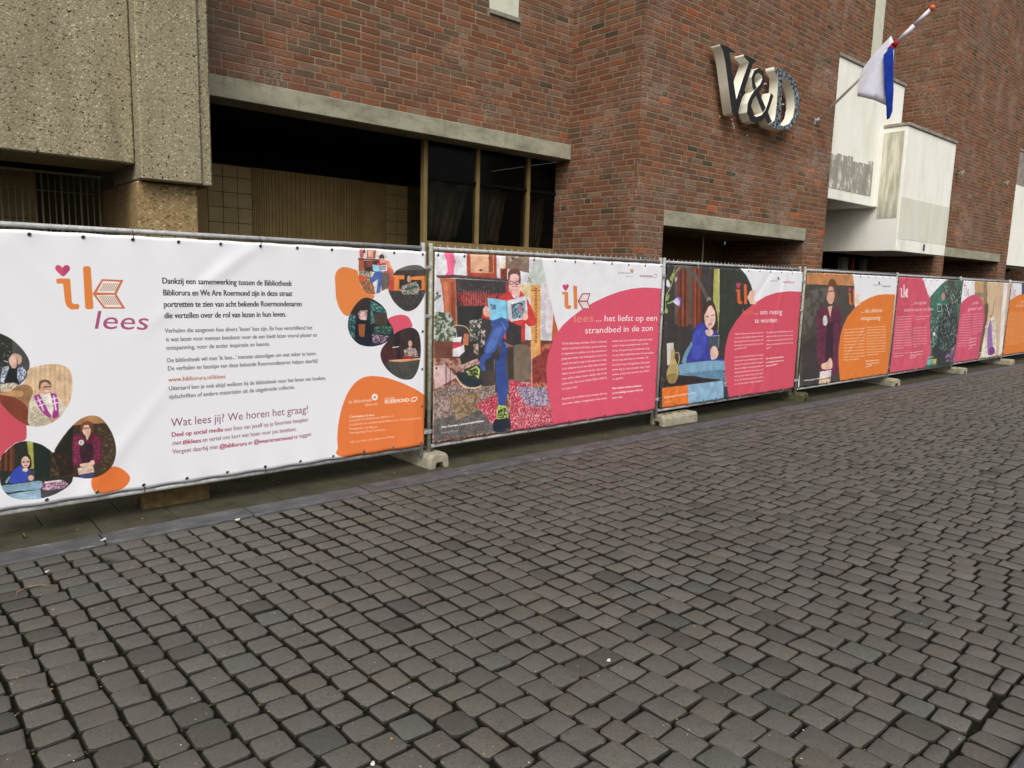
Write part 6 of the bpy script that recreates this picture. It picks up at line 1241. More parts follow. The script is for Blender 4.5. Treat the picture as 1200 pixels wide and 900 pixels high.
('t', 'en laat je even alles om je heen vergeten.', 0.0188, 0.338, 0.2633, 0.3325, 0.022, (246, 206, 214), 'm'),
('t', 'Thuis ligt er altijd wel een stapel boeken', 0.0181, 0.3106, 0.2674, 0.3037, 0.022, (246, 206, 214), 'm'),
('t', 'naast mijn stoel, en op het kastje bij bed.', 0.0174, 0.2832, 0.2714, 0.2748, 0.022, (246, 206, 214), 'm'),
('t', 'Lezen hoort bij mijn leven, al van jongs af', 0.0166, 0.2557, 0.17, 0.2541, 0.022, (246, 206, 214), 'm'),
('t', 'Lezen hoort bij mijn leven, al van jongs af', 0.2823, 0.5795, 0.4977, 0.5849, 0.022, (246, 206, 214), 'm'),
('t', 'en dat is gelukkig nooit meer overgegaan.', 0.2865, 0.5502, 0.4356, 0.5565, 0.022, (246, 206, 214), 'm'),
('t', 'Lezen hoort bij mijn leven, al van jongs af', 0.2672, 0.4577, 0.4706, 0.4595, 0.022, (246, 206, 214), 'm'),
('t', 'en dat is gelukkig nooit meer overgegaan.', 0.2713, 0.4285, 0.475, 0.4294, 0.022, (246, 206, 214), 'm'),
('t', 'Een boek neemt je mee naar een andere plek', 0.2754, 0.3993, 0.4795, 0.3993, 0.022, (246, 206, 214), 'm'),
('t', 'en laat je even alles om je heen vergeten.', 0.2796, 0.3701, 0.4841, 0.3691, 0.022, (246, 206, 214), 'm'),
('t', 'Thuis ligt er altijd wel een stapel boeken', 0.2837, 0.3407, 0.4886, 0.3388, 0.022, (246, 206, 214), 'm'),
('t', 'naast mijn stoel, en op het kastje bij bed.', 0.2879, 0.3113, 0.4931, 0.3085, 0.022, (246, 206, 214), 'm'),
('t', 'Lezen hoort bij mijn leven, al van jongs af', 0.2921, 0.2818, 0.4977, 0.2781, 0.022, (246, 206, 214), 'm'),
('t', 'en dat is gelukkig nooit meer overgegaan.', 0.2962, 0.2523, 0.3556, 0.2586, 0.022, (246, 206, 214), 'm'),
('t', 'Lezen hoort bij mijn leven, al van jongs af', 0.0224, 0.201, 0.2397, 0.1951, 0.022, (246, 206, 214), 'm'),
('t', 'en dat is gelukkig nooit meer overgegaan.', 0.0262, 0.1722, 0.1764, 0.1714, 0.022, (246, 206, 214), 'm'),
('t', 'Meer verhalen van onze', 0.2621, 0.1878, 0.4414, 0.1942, 0.026, (252, 240, 242), 'b'),
('t', 'leestips vind je op', 0.2663, 0.1579, 0.4459, 0.1635, 0.026, (252, 240, 242), 'b'),
('t', 'de site', 0.2705, 0.1278, 0.3521, 0.1418, 0.026, (252, 240, 242), 'b')],
[('f',(212,184,152),[(-0.2646,1.172),(0.9467,1.2461),(1.2797,-0.311),(-0.0486,-0.1452)],0,0),
('f',(196,160,116),[(0.2092,1.0055),(0.453,1.014),(0.5346,0.589),(0.284,0.5941)],0,0),
('f',(146,124,98),[(0.4059,0.9969),(0.4687,0.9989),(0.5408,0.5569),(0.4832,0.5901)],1,0),
('f',(150,128,104),[(0.2605,0.8551),(0.4844,0.8504),(0.492,0.8112),(0.2936,0.8065)],1,0),
('l',(196,164,132),5,[(0.5355,0.9854),(0.6151,0.5228)],0),
('l',(196,164,132),5,[(0.5821,0.9868),(0.6604,0.5215)],0),
('l',(196,164,132),5,[(0.6293,0.9883),(0.7062,0.5202)],0),
('l',(196,164,132),5,[(0.6771,0.9897),(0.7525,0.5189)],0),
('l',(196,164,132),5,[(0.7254,0.9912),(0.7993,0.5175)],0),
('l',(196,164,132),5,[(0.7744,0.9927),(0.8467,0.5162)],0),
('l',(196,164,132),5,[(0.8239,0.9942),(0.8947,0.5148)],0),
('f',(100,88,70),[(0.4778,0.685),(0.552,0.7003),(0.5593,0.4603),(0.5306,0.2043),(0.5293,0.0752),(0.4768,0.0154),(0.4294,0.3385)],1,0),
('l',(110,82,60),9,[(0.677,0.7481),(0.676,0.6186),(0.6279,0.5386)],1),
('f',(232,226,214),[(0.5718,0.3954),(0.6257,0.5225),(0.7301,0.5359),(0.7873,0.3856),(0.8411,0.0481),(0.5648,0.0233),(0.5505,0.2352)],1,0),
('n',(232,226,214),(190,170,150),[(0.5395,0.4289),(0.7333,0.5194),(0.8008,0.3186),(0.8202,0.0835),(0.6115,0.0517)],12,0,0.55),
('f',(150,112,176),[(0.605,0.4262),(0.6422,0.5058),(0.7046,0.3237),(0.7645,0.0881),(0.6786,0.0457),(0.6244,0.2304)],1,0),
('f',(120,60,130),[(0.6791,0.1116),(0.7822,0.1367),(0.8214,0.0498),(0.7074,0.0349)],1,0),
('f',(236,232,232),[(0.8434,0.9948),(0.9278,0.9974),(0.9992,0.0343),(0.9301,0.0233)],0,0),
('l',(240,240,240),4,[(0.4898,0.0819),(0.5588,0.0824)],0),
('f',(236,237,242),[(-0.2509,1.0884),(0.2199,1.0512),(0.2753,0.7481),(0.0311,0.7035),(-0.1714,0.6035)],0,0),
('f',(208,86,112),[(-0.0407,0.6008),(0.026,0.7332),(0.1073,0.79),(0.1947,0.8239),(0.2692,0.8338),(0.3547,0.8069),(0.4279,0.7481),(0.4762,0.6534),(0.5051,0.5419),(0.4932,0.3351),(0.4841,0.2076),(0.4768,0.0154),(0.4808,-0.2113),(-0.0486,-0.1452),(0.0162,-0.0013)],0,0),
('x',2,0.15),
('f',(200,76,110),[(0.0393,0.9421),(0.0399,0.9545),(0.0445,0.9559),(0.0485,0.9485),(0.0499,0.956),(0.0554,0.9562),(0.0596,0.9439),(0.0579,0.9301),(0.0539,0.9176),(0.0458,0.9286)],1,0),
('f',(206,196,200),[(0.044,0.9112),(0.0612,0.9116),(0.0641,0.9066),(0.0788,0.8307),(0.0866,0.8295),(0.0907,0.8183),(0.0899,0.807),(0.0781,0.8069),(0.0693,0.8181),(0.0657,0.8306),(0.0537,0.8952),(0.0469,0.8951)],0,0),
('f',(206,196,200),[(0.0734,0.948),(0.0838,0.9483),(0.0874,0.9434),(0.1136,0.8072),(0.1017,0.8071)],0,0),
('f',(210,200,190),[(0.1051,0.8549),(0.1118,0.9039),(0.1405,0.9045),(0.1399,0.8566),(0.1578,0.8076),(0.1296,0.8073)],0,0),
('t', '... omdat', 0.197, 0.7055, 0.3541, 0.7171, 0.075, (248, 214, 224), ''),
('t', 'geloof telt', 0.1624, 0.6361, 0.4368, 0.6476, 0.075, (248, 214, 224), ''),
('t', 'Lezen hoort bij mijn leven, al van jongs af', 0.0563, 0.5838, 0.2274, 0.5892, 0.022, (244, 200, 212), 'm'),
('t', 'en dat is gelukkig nooit meer overgegaan.', 0.0564, 0.5521, 0.2333, 0.5566, 0.022, (244, 200, 212), 'm'),
('t', 'Een boek neemt je mee naar een andere plek', 0.0564, 0.5204, 0.2391, 0.5239, 0.022, (244, 200, 212), 'm'),
('t', 'en laat je even alles om je heen vergeten.', 0.0564, 0.4886, 0.245, 0.4911, 0.022, (244, 200, 212), 'm'),
('t', 'Thuis ligt er altijd wel een stapel boeken', 0.0564, 0.4568, 0.2509, 0.4583, 0.022, (244, 200, 212), 'm'),
('t', 'naast mijn stoel, en op het kastje bij bed.', 0.0565, 0.425, 0.2568, 0.4254, 0.022, (244, 200, 212), 'm'),
('t', 'Lezen hoort bij mijn leven, al van jongs af', 0.0565, 0.3931, 0.2628, 0.3924, 0.022, (244, 200, 212), 'm'),
('t', 'en dat is gelukkig nooit meer overgegaan.', 0.0565, 0.3612, 0.2687, 0.3593, 0.022, (244, 200, 212), 'm'),
('t', 'Een boek neemt je mee naar een andere plek', 0.0566, 0.3293, 0.2747, 0.3261, 0.022, (244, 200, 212), 'm'),
('t', 'en laat je even alles om je heen vergeten.', 0.0566, 0.2973, 0.2807, 0.2928, 0.022, (244, 200, 212), 'm'),
('t', 'Thuis ligt er altijd wel een stapel boeken', 0.0566, 0.2653, 0.2867, 0.2594, 0.022, (244, 200, 212), 'm'),
('t', 'naast mijn stoel, en op het kastje bij bed.', 0.0566, 0.2333, 0.2927, 0.226, 0.022, (244, 200, 212), 'm'),
('t', 'Lezen hoort bij mijn leven, al van jongs af', 0.0567, 0.2013, 0.2092, 0.1991, 0.022, (244, 200, 212), 'm'),
('t', 'Lezen hoort bij mijn leven, al van jongs af', 0.2567, 0.5855, 0.4526, 0.5907, 0.022, (244, 200, 212), 'm'),
('t', 'en dat is gelukkig nooit meer overgegaan.', 0.2623, 0.5547, 0.4586, 0.5592, 0.022, (244, 200, 212), 'm'),
('t', 'Een boek neemt je mee naar een andere plek', 0.2679, 0.5239, 0.4645, 0.5276, 0.022, (244, 200, 212), 'm'),
('t', 'en laat je even alles om je heen vergeten.', 0.2734, 0.4931, 0.4705, 0.4959, 0.022, (244, 200, 212), 'm'),
('t', 'Thuis ligt er altijd wel een stapel boeken', 0.279, 0.4621, 0.4765, 0.4641, 0.022, (244, 200, 212), 'm'),
('t', 'naast mijn stoel, en op het kastje bij bed.', 0.2847, 0.4311, 0.4825, 0.4323, 0.022, (244, 200, 212), 'm'),
('t', 'Lezen hoort bij mijn leven, al van jongs af', 0.2903, 0.4, 0.4885, 0.4004, 0.022, (244, 200, 212), 'm'),
('t', 'en dat is gelukkig nooit meer overgegaan.', 0.2959, 0.3688, 0.4946, 0.3684, 0.022, (244, 200, 212), 'm'),
('t', 'Een boek neemt je mee naar een andere plek', 0.3016, 0.3375, 0.3989, 0.3417, 0.022, (244, 200, 212), 'm'),
('t', 'Meer verhalen van', 0.2559, 0.2702, 0.406, 0.2765, 0.026, (252, 240, 242), 'b'),
('t', 'Roermondenaren en', 0.256, 0.2298, 0.403, 0.2386, 0.026, (252, 240, 242), 'b'),
('t', 'leestips op', 0.256, 0.1894, 0.4, 0.2008, 0.026, (252, 240, 242), 'b'),
('t', 'de site', 0.256, 0.1489, 0.3273, 0.1683, 0.026, (252, 240, 242), 'b')],
[('f',(236,237,242),[(-0.3575,1.2293),(4.2898,1.5136),(5.2602,-0.936),(-0.0533,-0.2731)],0,0),
('f',(86,80,110),[(0.2138,1.093),(0.9174,1.1218),(0.9928,0.8238),(0.2716,0.8353)],0,0),
('f',(226,130,58),[(-0.0713,0.5803),(-0.0707,0.7146),(0.0186,0.7735),(0.1276,0.8201),(0.2437,0.8489),(0.3305,0.8534),(0.4776,0.8017),(1.0264,0.6912),(1.2615,-0.2372),(-0.0011,-0.1062),(-0.058,0.3095)],0,0),
('f',(200,76,110),[(-0.0298,0.9578),(-0.0287,0.9719),(-0.0218,0.9735),(-0.0159,0.9652),(-0.0136,0.9737),(-0.0054,0.974),(0.0007,0.96),(-0.0022,0.9444),(-0.0084,0.9302),(-0.0203,0.9426)],1,0),
('f',(206,180,190),[(-0.0233,0.9228),(0.0024,0.9234),(0.0067,0.9178),(0.0272,0.8317),(0.0389,0.8304),(0.0448,0.8177),(0.0434,0.8049),(0.0257,0.8047),(0.0126,0.8174),(0.0075,0.8315),(-0.0092,0.9048),(-0.0194,0.9046)],0,0),
('f',(206,180,190),[(0.0214,0.9648),(0.037,0.9652),(0.0424,0.9597),(0.079,0.8051),(0.0611,0.805)],0,0),
('f',(210,190,200),[(0.0672,0.8592),(0.0783,0.915),(0.1215,0.9159),(0.1196,0.8614),(0.1457,0.8056),(0.1032,0.8053)],0,0),
('t', '... om', 0.1974, 0.7239, 0.3711, 0.7305, 0.075, (248, 214, 190), ''),
('t', 'te leren', 0.1603, 0.6706, 0.4089, 0.6772, 0.075, (248, 214, 190), ''),
('t', 'Lezen hoort bij mijn leven, al van jongs af', -0.0063, 0.5875, 0.3954, 0.5957, 0.022, (248, 206, 170), 'm'),
('t', 'en dat is gelukkig nooit meer overgegaan.', -0.0038, 0.5565, 0.4028, 0.5631, 0.022, (248, 206, 170), 'm'),
('t', 'Een boek neemt je mee naar een andere plek', -0.0014, 0.5255, 0.4102, 0.5305, 0.022, (248, 206, 170), 'm'),
('t', 'en laat je even alles om je heen vergeten.', 0.0011, 0.4945, 0.4176, 0.4978, 0.022, (248, 206, 170), 'm'),
('t', 'Thuis ligt er altijd wel een stapel boeken', 0.0036, 0.4634, 0.4251, 0.465, 0.022, (248, 206, 170), 'm'),
('t', 'naast mijn stoel, en op het kastje bij bed.', 0.006, 0.4323, 0.4326, 0.4321, 0.022, (248, 206, 170), 'm'),
('t', 'Lezen hoort bij mijn leven, al van jongs af', 0.0085, 0.4011, 0.4401, 0.3991, 0.022, (248, 206, 170), 'm'),
('t', 'en dat is gelukkig nooit meer overgegaan.', 0.011, 0.3699, 0.4476, 0.3661, 0.022, (248, 206, 170), 'm'),
('t', 'Een boek neemt je mee naar een andere plek', 0.0135, 0.3386, 0.4551, 0.333, 0.022, (248, 206, 170), 'm'),
('t', 'en laat je even alles om je heen vergeten.', 0.0159, 0.3073, 0.4626, 0.2997, 0.022, (248, 206, 170), 'm'),
('t', 'Thuis ligt er altijd wel een stapel boeken', 0.0184, 0.276, 0.4702, 0.2664, 0.022, (248, 206, 170), 'm'),
('t', 'naast mijn stoel, en op het kastje bij bed.', 0.0209, 0.2446, 0.4778, 0.233, 0.022, (248, 206, 170), 'm'),
('t', 'Lezen hoort bij mijn leven, al van jongs af', 0.0234, 0.2131, 0.4854, 0.1996, 0.022, (248, 206, 170), 'm'),
('t', 'en dat is gelukkig nooit meer overgegaan.', 0.0259, 0.1816, 0.493, 0.166, 0.022, (248, 206, 170), 'm'),
('t', 'Een boek neemt je mee naar een andere plek', 0.0284, 0.1501, 0.3713, 0.1414, 0.022, (248, 206, 170), 'm')]]
def poly_mask(loops, W, H, ss=2):
    """antialiased even-odd fill of closed loops given in pixels; returns bbox and mask"""
    allp = np.concatenate(loops); x0, y0 = np.floor(allp.min(0)).astype(int) - 1; x1, y1 = np.ceil(allp.max(0)).astype(int) + 2
    x0, y0, x1, y1 = max(0, x0), max(0, y0), min(W, x1), min(H, y1)
    if x1 <= x0 or y1 <= y0: return None
    w, h = (x1 - x0) * ss, (y1 - y0) * ss
    diff = np.zeros((h, w + 1), np.int32)
    for lp in loops:
        a = (np.asarray(lp, float) - (x0, y0)) * ss; b = np.roll(a, -1, 0)
        for (ax, ay), (bx, by) in zip(a, b):
            if ay == by: continue
            if ay > by: ax, ay, bx, by = bx, by, ax, ay
            r0, r1 = max(0, math.ceil(ay - .5)), min(h - 1, math.ceil(by - .5) - 1)
            if r1 < r0: continue
            rows = np.arange(r0, r1 + 1); xs = ax + (rows + .5 - ay) * (bx - ax) / (by - ay)
            ci = np.clip(np.ceil(xs - .5), 0, w).astype(int); diff[rows, ci] += 1
    m = (np.cumsum(diff, 1)[:, :w] & 1).astype(np.float32)
    return x0, y0, x1, y1, m.reshape(y1 - y0, ss, x1 - x0, ss).mean((1, 3))
def smooth_loop(p, n=5, closed=True):
    p = np.asarray(p, float); N = len(p); out = []
    for i in range(N if closed else N - 1):
        g = (lambda k: p[k % N]) if closed else (lambda k: p[min(max(k, 0), N - 1)])
        a, b, c, d = g(i - 1), g(i), g(i + 1), g(i + 2)
        for t in np.arange(n) / n: out.append(.5 * (2 * b + (c - a) * t + (2 * a - 5 * b + 4 * c - d) * t * t + (3 * b - a - 3 * c + d) * t ** 3))
    if not closed: out.append(p[-1])
    return np.array(out)
GL = {}
def glyphs(ch):
    """outline of one character of the built-in font: loops and advance, in units of cap height"""
    if ch in GL: return GL[ch]
    def build(s):
        cu = bpy.data.curves.new('t', 'FONT'); cu.body = s; cu.size = 1; cu.resolution_u = 3; o = bpy.data.objects.new('t', cu); COL.objects.link(o)
        dg = bpy.context.evaluated_depsgraph_get(); me = bpy.data.meshes.new_from_object(o.evaluated_get(dg)); bpy.data.objects.remove(o)
        co = np.zeros(len(me.vertices) * 3); me.vertices.foreach_get('co', co); co = co.reshape(-1, 3)[:, :2]
        cnt = {}
        for p in me.polygons:
            vs = list(p.vertices)
            for i in range(len(vs)): e = (vs[i], vs[(i + 1) % len(vs)]); cnt[e] = 1
        nxt = {a: b for a, b in cnt if (b, a) not in cnt}; loops = []
        while nxt:
            a, b = nxt.popitem(); lp = [a]
            while b != a and b in nxt: lp.append(b); b = nxt.pop(b)
            if len(lp) > 2: loops.append(co[lp])
        bpy.data.meshes.remove(me); return loops, co
    l1, c1 = build(ch + '|'); bar = c1[:, 0].max(); l0, c0 = build('|'); adv = bar - c0[:, 0].max()
    GL[ch] = ([l for l in l1 if l[:, 0].max() < bar - 1e-3 and not (abs(l[:, 0].max() - bar) < .05)] if ch != ' ' else [], adv); return GL[ch]
CAPH = .70
class Canvas:
    def __init__(s, W, H, col, seed):
        s.W, s.H = W, H; s.a = np.zeros((H, W, 3), np.float32) + np.array(col, np.float32) / 255; s.cl = None; s.rs = np.random.RandomState(seed)
    def P(s, uv): p = np.asarray(uv, float); return np.stack([p[:, 0] * s.W, p[:, 1] * s.H], 1)
    def put(s, r, col):
        if r is None: return
        x0, y0, x1, y1, m = r
        if s.cl is not None: m = m * s.cl[y0:y1, x0:x1]
        s.a[y0:y1, x0:x1] = s.a[y0:y1, x0:x1] * (1 - m[..., None]) + m[..., None] * col
    def field(s, h, w, cs):
        g = s.rs.rand(int(h / cs) + 3, int(w / cs) + 3); yy = np.arange(h) / cs; xx = np.arange(w) / cs
        yi, xi = yy.astype(int), xx.astype(int); fy, fx = (yy - yi)[:, None], (xx - xi)[None]
        return g[yi][:, xi] * (1 - fy) * (1 - fx) + g[yi + 1][:, xi] * fy * (1 - fx) + g[yi][:, xi + 1] * (1 - fy) * fx + g[yi + 1][:, xi + 1] * fy * fx
    def photo(s, wp, lum):
        """makes flat shapes read as a printed photograph: ragged edges, uneven tone, soft focus"""
        H, W = s.H, s.W; dx, dy = ((s.field(H, W, wp * 3) - .5) * wp * 1.5 for _ in range(2))
        yi = np.clip((np.arange(H)[:, None] + dy).round().astype(int), 0, H - 1); xi = np.clip((np.arange(W)[None] + dx).round().astype(int), 0, W - 1)
        b = s.a[yi, xi]; b = b * (1 + lum * (s.field(H, W, wp * 14) - .5) * .5 + lum * (s.field(H, W, wp * 2.5) - .5) * .4)[..., None] + .02
        b = (b + np.roll(b, 1, 0) + np.roll(b, 1, 1) + np.roll(b, (1, 1), (0, 1))) / 4; b = np.clip(b, 0, 1)
        m = 1.0 if s.cl is None else s.cl[..., None]; s.a = (s.a * (1 - m) + b * m).astype(np.float32)
    def op(s, o):
        k = o[0]
        if k == 'f':
            p = s.P(o[2]); p = smooth_loop(p) if o[3] else p
            r = poly_mask([p], s.W, s.H)
            if r is None: return
            c = np.array(o[1], np.float32) / 255; h, w = r[4].shape           # faint photographic shading inside each shape
            g = s.rs.rand(max(2, h // 24 + 2), max(2, w // 24 + 2)); yy = np.linspace(0, g.shape[0] - 1.001, h); xx = np.linspace(0, g.shape[1] - 1.001, w)
            yi, xi = yy.astype(int), xx.astype(int); fy, fx = (yy - yi)[:, None], (xx - xi)[None]
            nz = (g[yi][:, xi] * (1 - fy) * (1 - fx) + g[yi + 1][:, xi] * fy * (1 - fx) + g[yi][:, xi + 1] * (1 - fy) * fx + g[yi + 1][:, xi + 1] * fy * fx) - .5
            amp = s.amp if s.cl is not None or s.pic else 0
            s.put(r, np.clip(c * (1 + amp * nz[..., None]), 0, 1))
        elif k == 'n':
            p = s.P(o[3]); p = smooth_loop(p) if o[5] else p; r = poly_mask([p], s.W, s.H)
            if r is None: return
            h, w = r[4].shape; cs = max(2., o[4] * s.ns); g = s.field(h, w, cs) * .7 + s.field(h, w, cs * .45) * .3
            t = np.clip((g - o[6]) * 6 + .5, 0, 1)[..., None]
            s.put(r, np.array(o[1], np.float32) / 255 * (1 - t) + np.array(o[2], np.float32) / 255 * t)
        elif k == 'l':
            p = s.P(o[3]); p = smooth_loop(p, 5, False) if o[4] and len(p) > 2 else p; wd = max(.5, o[2] * s.ls / 2)
            for a, b in zip(p, p[1:]):
                d = b - a; L = math.hypot(*d)
                if L < 1e-6: continue
                n = np.array((-d[1], d[0])) / L * wd; e = d / L * wd * .4
                s.put(poly_mask([np.array([a - e + n, b + e + n, b + e - n, a - e - n])], s.W, s.H), np.array(o[1], np.float32) / 255)
        elif k == 'c':
            p = s.P(o[1]); p = smooth_loop(p) if o[2] else p; r = poly_mask([p], s.W, s.H); s.cl = np.zeros((s.H, s.W), np.float32)
            if r: s.cl[r[1]:r[3], r[0]:r[2]] = r[4]
        elif k == 'x': s.photo(o[1] * s.wx, o[2])
        elif k == 'e': s.photo(1.2, .4); s.cl = None
        elif k == 't':
            _, txt, u0, v0, u1, v1, h, c, st = o
            a = np.array((u0 * s.W, v0 * s.H)); b = np.array((u1 * s.W, v1 * s.H)); pm = s.W / s.wm; hp = h * pm / CAPH
            adv = sum(glyphs(ch)[1] for ch in txt); sx = math.hypot(*(b - a)) / max(adv, .01); d = (b - a) / math.hypot(*(b - a))
            x = 0; sh = .22 if 'i' in st else 0; col = np.array(c, np.float32) / 255
            offs = [0] if st in ('', 'i') else ([-.35, .35] if st == 'm' else [-.8, 0, .8])
            for ch in txt:
                lp, ad = glyphs(ch)
                if lp:
                    for of in offs:
                        Ls = [np.stack([a[0] + (x + l[:, 0] * sx + sh * l[:, 1] * hp + of * pm / 600) * d[0], a[1] + (x + l[:, 0] * sx) * d[1] + l[:, 1] * hp], 1) for l in lp]
                        s.put(poly_mask(Ls, s.W, s.H), col)
                x += ad * sx
BW = [1900, 1500, 1150, 900, 800, 600, 600]
BLAB = ['large white banner with dark text, orange ik logo and portrait blobs', 'banner showing a man in a red sweater reading a light blue book', 'banner showing a seated woman in a blue sweater holding a dark book', 'banner showing a standing woman in burgundy beside an orange text field', 'banner with red text field at left and a dark green portrait at right', 'banner with a small pink text field left of a beige curtain', 'farthest banner, with an orange text field, cut by the right edge of the photo']
EYE = None
for k in range(7):
    xa, xb = FX0 + PITCH * (k - 1) + .07, FX0 + PITCH * k - .03
    xb += 0
    z0, z1 = .225, 2.045; y = FY + YO[k] - .03; W = BW[k]; H = int(W * (z1 - z0) / (xb - xa))
    cv = Canvas(W, H, (236, 237, 242), k); cv.wm = xb - xa; cv.pic = k > 0; cv.amp = .1; cv.ns = (.62, .72, .62, .6, .55, .5, .5)[k]; cv.ls = (1.0, .72, .85, .8, .7, .7, .7)[k]; cv.wx = 1
    for i, o in enumerate(BART[k]):
        if o[0] == 'f' and k and (tuple(o[1]) == (236, 237, 242) or o[1][0] > 200 and o[1][1] < 135): cv.amp = .03
        else: cv.amp = .1
        cv.op(o)
    im = bpy.data.images.new('banner_print', W, H, alpha=False); px = np.ones((H, W, 4), np.float32); px[..., :3] = np.clip(cv.a, 0, 1)
    im.pixels.foreach_set(px.ravel()); im.update(); im.pack()
    m = Mat('printed_vinyl', .42, .35); tx = m.n.new('ShaderNodeTexImage'); tx.image = im; tx.interpolation = 'Cubic'; tx.extension = 'EXTEND'
    uvn = m.n.new('ShaderNodeUVMap'); m.l.new(uvn.outputs[0], tx.inputs[0]); m.color(tx.outputs[0]); m.bump(m.noise(380, 2), .08, .001)
    rs = random.Random(40 + k); nx, ny = 150, 70
    folds = [(rs.uniform(0, 1), rs.uniform(0, 1), rs.uniform(-1, 1), rs.uniform(.03, .09), rs.uniform(-.006, .008)) for _ in range(9)]
    def dz(u, v):
        Xm, Zm = u * (xb - xa), v * (z1 - z0)
        d = .007 * math.sin(Xm * 1.7 + k) * math.sin(v * math.pi) + .004 * math.sin(Xm * 3.9 + Zm * 2.3 + k * 2)
        for (fu, fv, an, wd, am) in folds:
            q = ((u - fu) * (xb - xa) * math.cos(an) + (v - fv) * (z1 - z0) * math.sin(an)); al = (-(u - fu) * (xb - xa) * math.sin(an) + (v - fv) * (z1 - z0) * math.cos(an))
            d += am * math.exp(-(q / wd) ** 2) * math.exp(-(al / .6) ** 2)
        e = min(v, 1 - v) * (z1 - z0)
        d += .004 * math.exp(-e / .10) * math.cos(Xm / .32 * 2 * math.pi)
        return d * min(1, min(u, 1 - u) * 30)
    vs, fs, uvs = [], [], []
    for j in range(ny + 1):
        for i in range(nx + 1):
            u, v = i / nx, j / ny; e = 0
            if j == ny: e = -.004 * (1 - math.cos(u * (xb - xa) / .32 * 2 * math.pi)) / 2
            if j == 0: e = .004 * (1 - math.cos(u * (xb - xa) / .32 * 2 * math.pi)) / 2
            vs.append((u * (xb - xa), -dz(u, v), z0 + v * (z1 - z0) + e)); uvs.append((u, v))
    n1 = nx + 1
    for j in range(ny):
        for i in range(nx): fs.append((j * n1 + i, j * n1 + i + 1, (j + 1) * n1 + i + 1, (j + 1) * n1 + i))
    me = bpy.data.meshes.new('banner'); me.from_pydata(vs, [], fs); ul = me.uv_layers.new(name='UVMap')
    li = np.zeros(len(me.loops), np.int32); me.loops.foreach_get('vertex_index', li); ul.data.foreach_set('uv', np.array(uvs, np.float32)[li].ravel())
    me.polygons.foreach_set('use_smooth', [True] * len(fs)); me.materials.append(m.m)
    o = link('banner', me); o.location = (xa, y, 0); so = o.modifiers.new('s', 'SOLIDIFY'); so.thickness = .0012; so.offset = -1
    tag(o, BLAB[k], 'banner', 'printed banners tied to the site fence')
    if EYE is None:
        bm = bmesh.new(); q = [[bm.verts.new(((.010 + .0035 * math.cos(b)) * math.cos(a), -.0035 * math.sin(b), (.010 + .0035 * math.cos(b)) * math.sin(a))) for b in [i * math.pi / 2 for i in range(4)]] for a in [i * math.pi / 5 for i in range(10)]]
        for a in range(10):
            for b in range(4): bm.faces.new((q[a][b], q[(a + 1) % 10][b], q[(a + 1) % 10][(b + 1) % 4], q[a][(b + 1) % 4]))
        bmesh.ops.recalc_face_normals(bm, faces=bm.faces); EYE = bpy.data.meshes.new('eyelet'); bm.to_mesh(EYE); bm.free(); EYE.materials.append(M['eyelet_metal'])
        bm = bmesh.new(); box(bm, -.008, .008, -.0008, .0006, -.008, .008); DARK_PLATE = bpy.data.meshes.new('dark_plate'); bm.to_mesh(DARK_PLATE); bm.free(); DARK_PLATE.materials.append(M['black_tie'])  # solid black plate painted in for the dark of the eyelet opening
    Wd = xb - xa; pts = [(.035 + (Wd - .07) * i / 11, z) for i in range(12) for z in (z0 + .028, z1 - .028)] + [(xx, z0 + .028 + (z1 - z0 - .056) * i / 5) for i in range(1, 5) for xx in (.03, Wd - .03)]
    for (xx, zz) in pts:
        yy = -dz(xx / Wd, (zz - z0) / (z1 - z0)) - .002
        e = bpy.data.objects.new('eyelet', EYE); COL.objects.link(e); e.parent = o; e.location = (xx, yy, zz)
        if k < 4: h = bpy.data.objects.new('eyelet_dark_plate', DARK_PLATE); COL.objects.link(h); h.parent = o; h.location = (xx, yy, zz)
    for i in range(12):
        if i % 3 == (k % 3) or k in (1, 2) and i % 2 == 0:
            for top in (0, 1):
                xx = .035 + (Wd - .07) * i / 11; zz = z1 - .028 if top else z0 + .028; rz = 2.075 if top else .2; s = 1 if top else -1
                yy = -dz(xx / Wd, (zz - z0) / (z1 - z0)) - .005
                bm = bmesh.new(); path(bm, [(xx, yy, zz), (xx + .003, yy - .004 - .0, zz + s * .02), (xx + .004, .03 - .024, rz + s * .001), (xx + .004, .03 + .0, rz + s * .022), (xx + .002, .03 + .022, rz)], .0022, 5)
                obj('cable_tie', bm, 'black_tie' if (i + k) % 4 else 'white_tie', o)

# ---------------------------------------------------------------- small things on the ground
def flake(bm, x, y, s, z, r):
    n = 6; a0 = r.uniform(0, 6); vs = [bm.verts.new((x + s * r.uniform(.6, 1.1) * math.cos(a0 + i * 6.283 / n), y + s * r.uniform(.4, 1) * math.sin(a0 + i * 6.283 / n), z + r.uniform(0, .35) * s)) for i in range(n)]
    bm.faces.new(vs)
rr = random.Random(5)
for (x, y, s, lab) in ((-2.72, -3.50, .012, 'white scrap of paper lying in a cobble joint at the bottom of the street'), (-3.32, -.75, .012, 'white scrap on the cobbles near the left end of the kerb'), (-2.93, -.36, .02, 'pale crumpled scrap on the kerb joint under the big white banner'), (-2.08, -.50, .022, 'whitish clump at the kerb edge right of the brown foot'), (-1.45, -3.55, .012, 'small white chip on the cobbles right of centre')):
    bm = bmesh.new(); flake(bm, 0, 0, s, .005, rr); flake(bm, s * .6, s * .3, s * .6, .009, rr); o = obj('litter', bm, 'litter_white'); o.location = (x, y, .004)
    sm = o.modifiers.new('s', 'SOLIDIFY'); sm.thickness = .0015; tag(o, lab, 'litter', 'scraps of litter on the street')
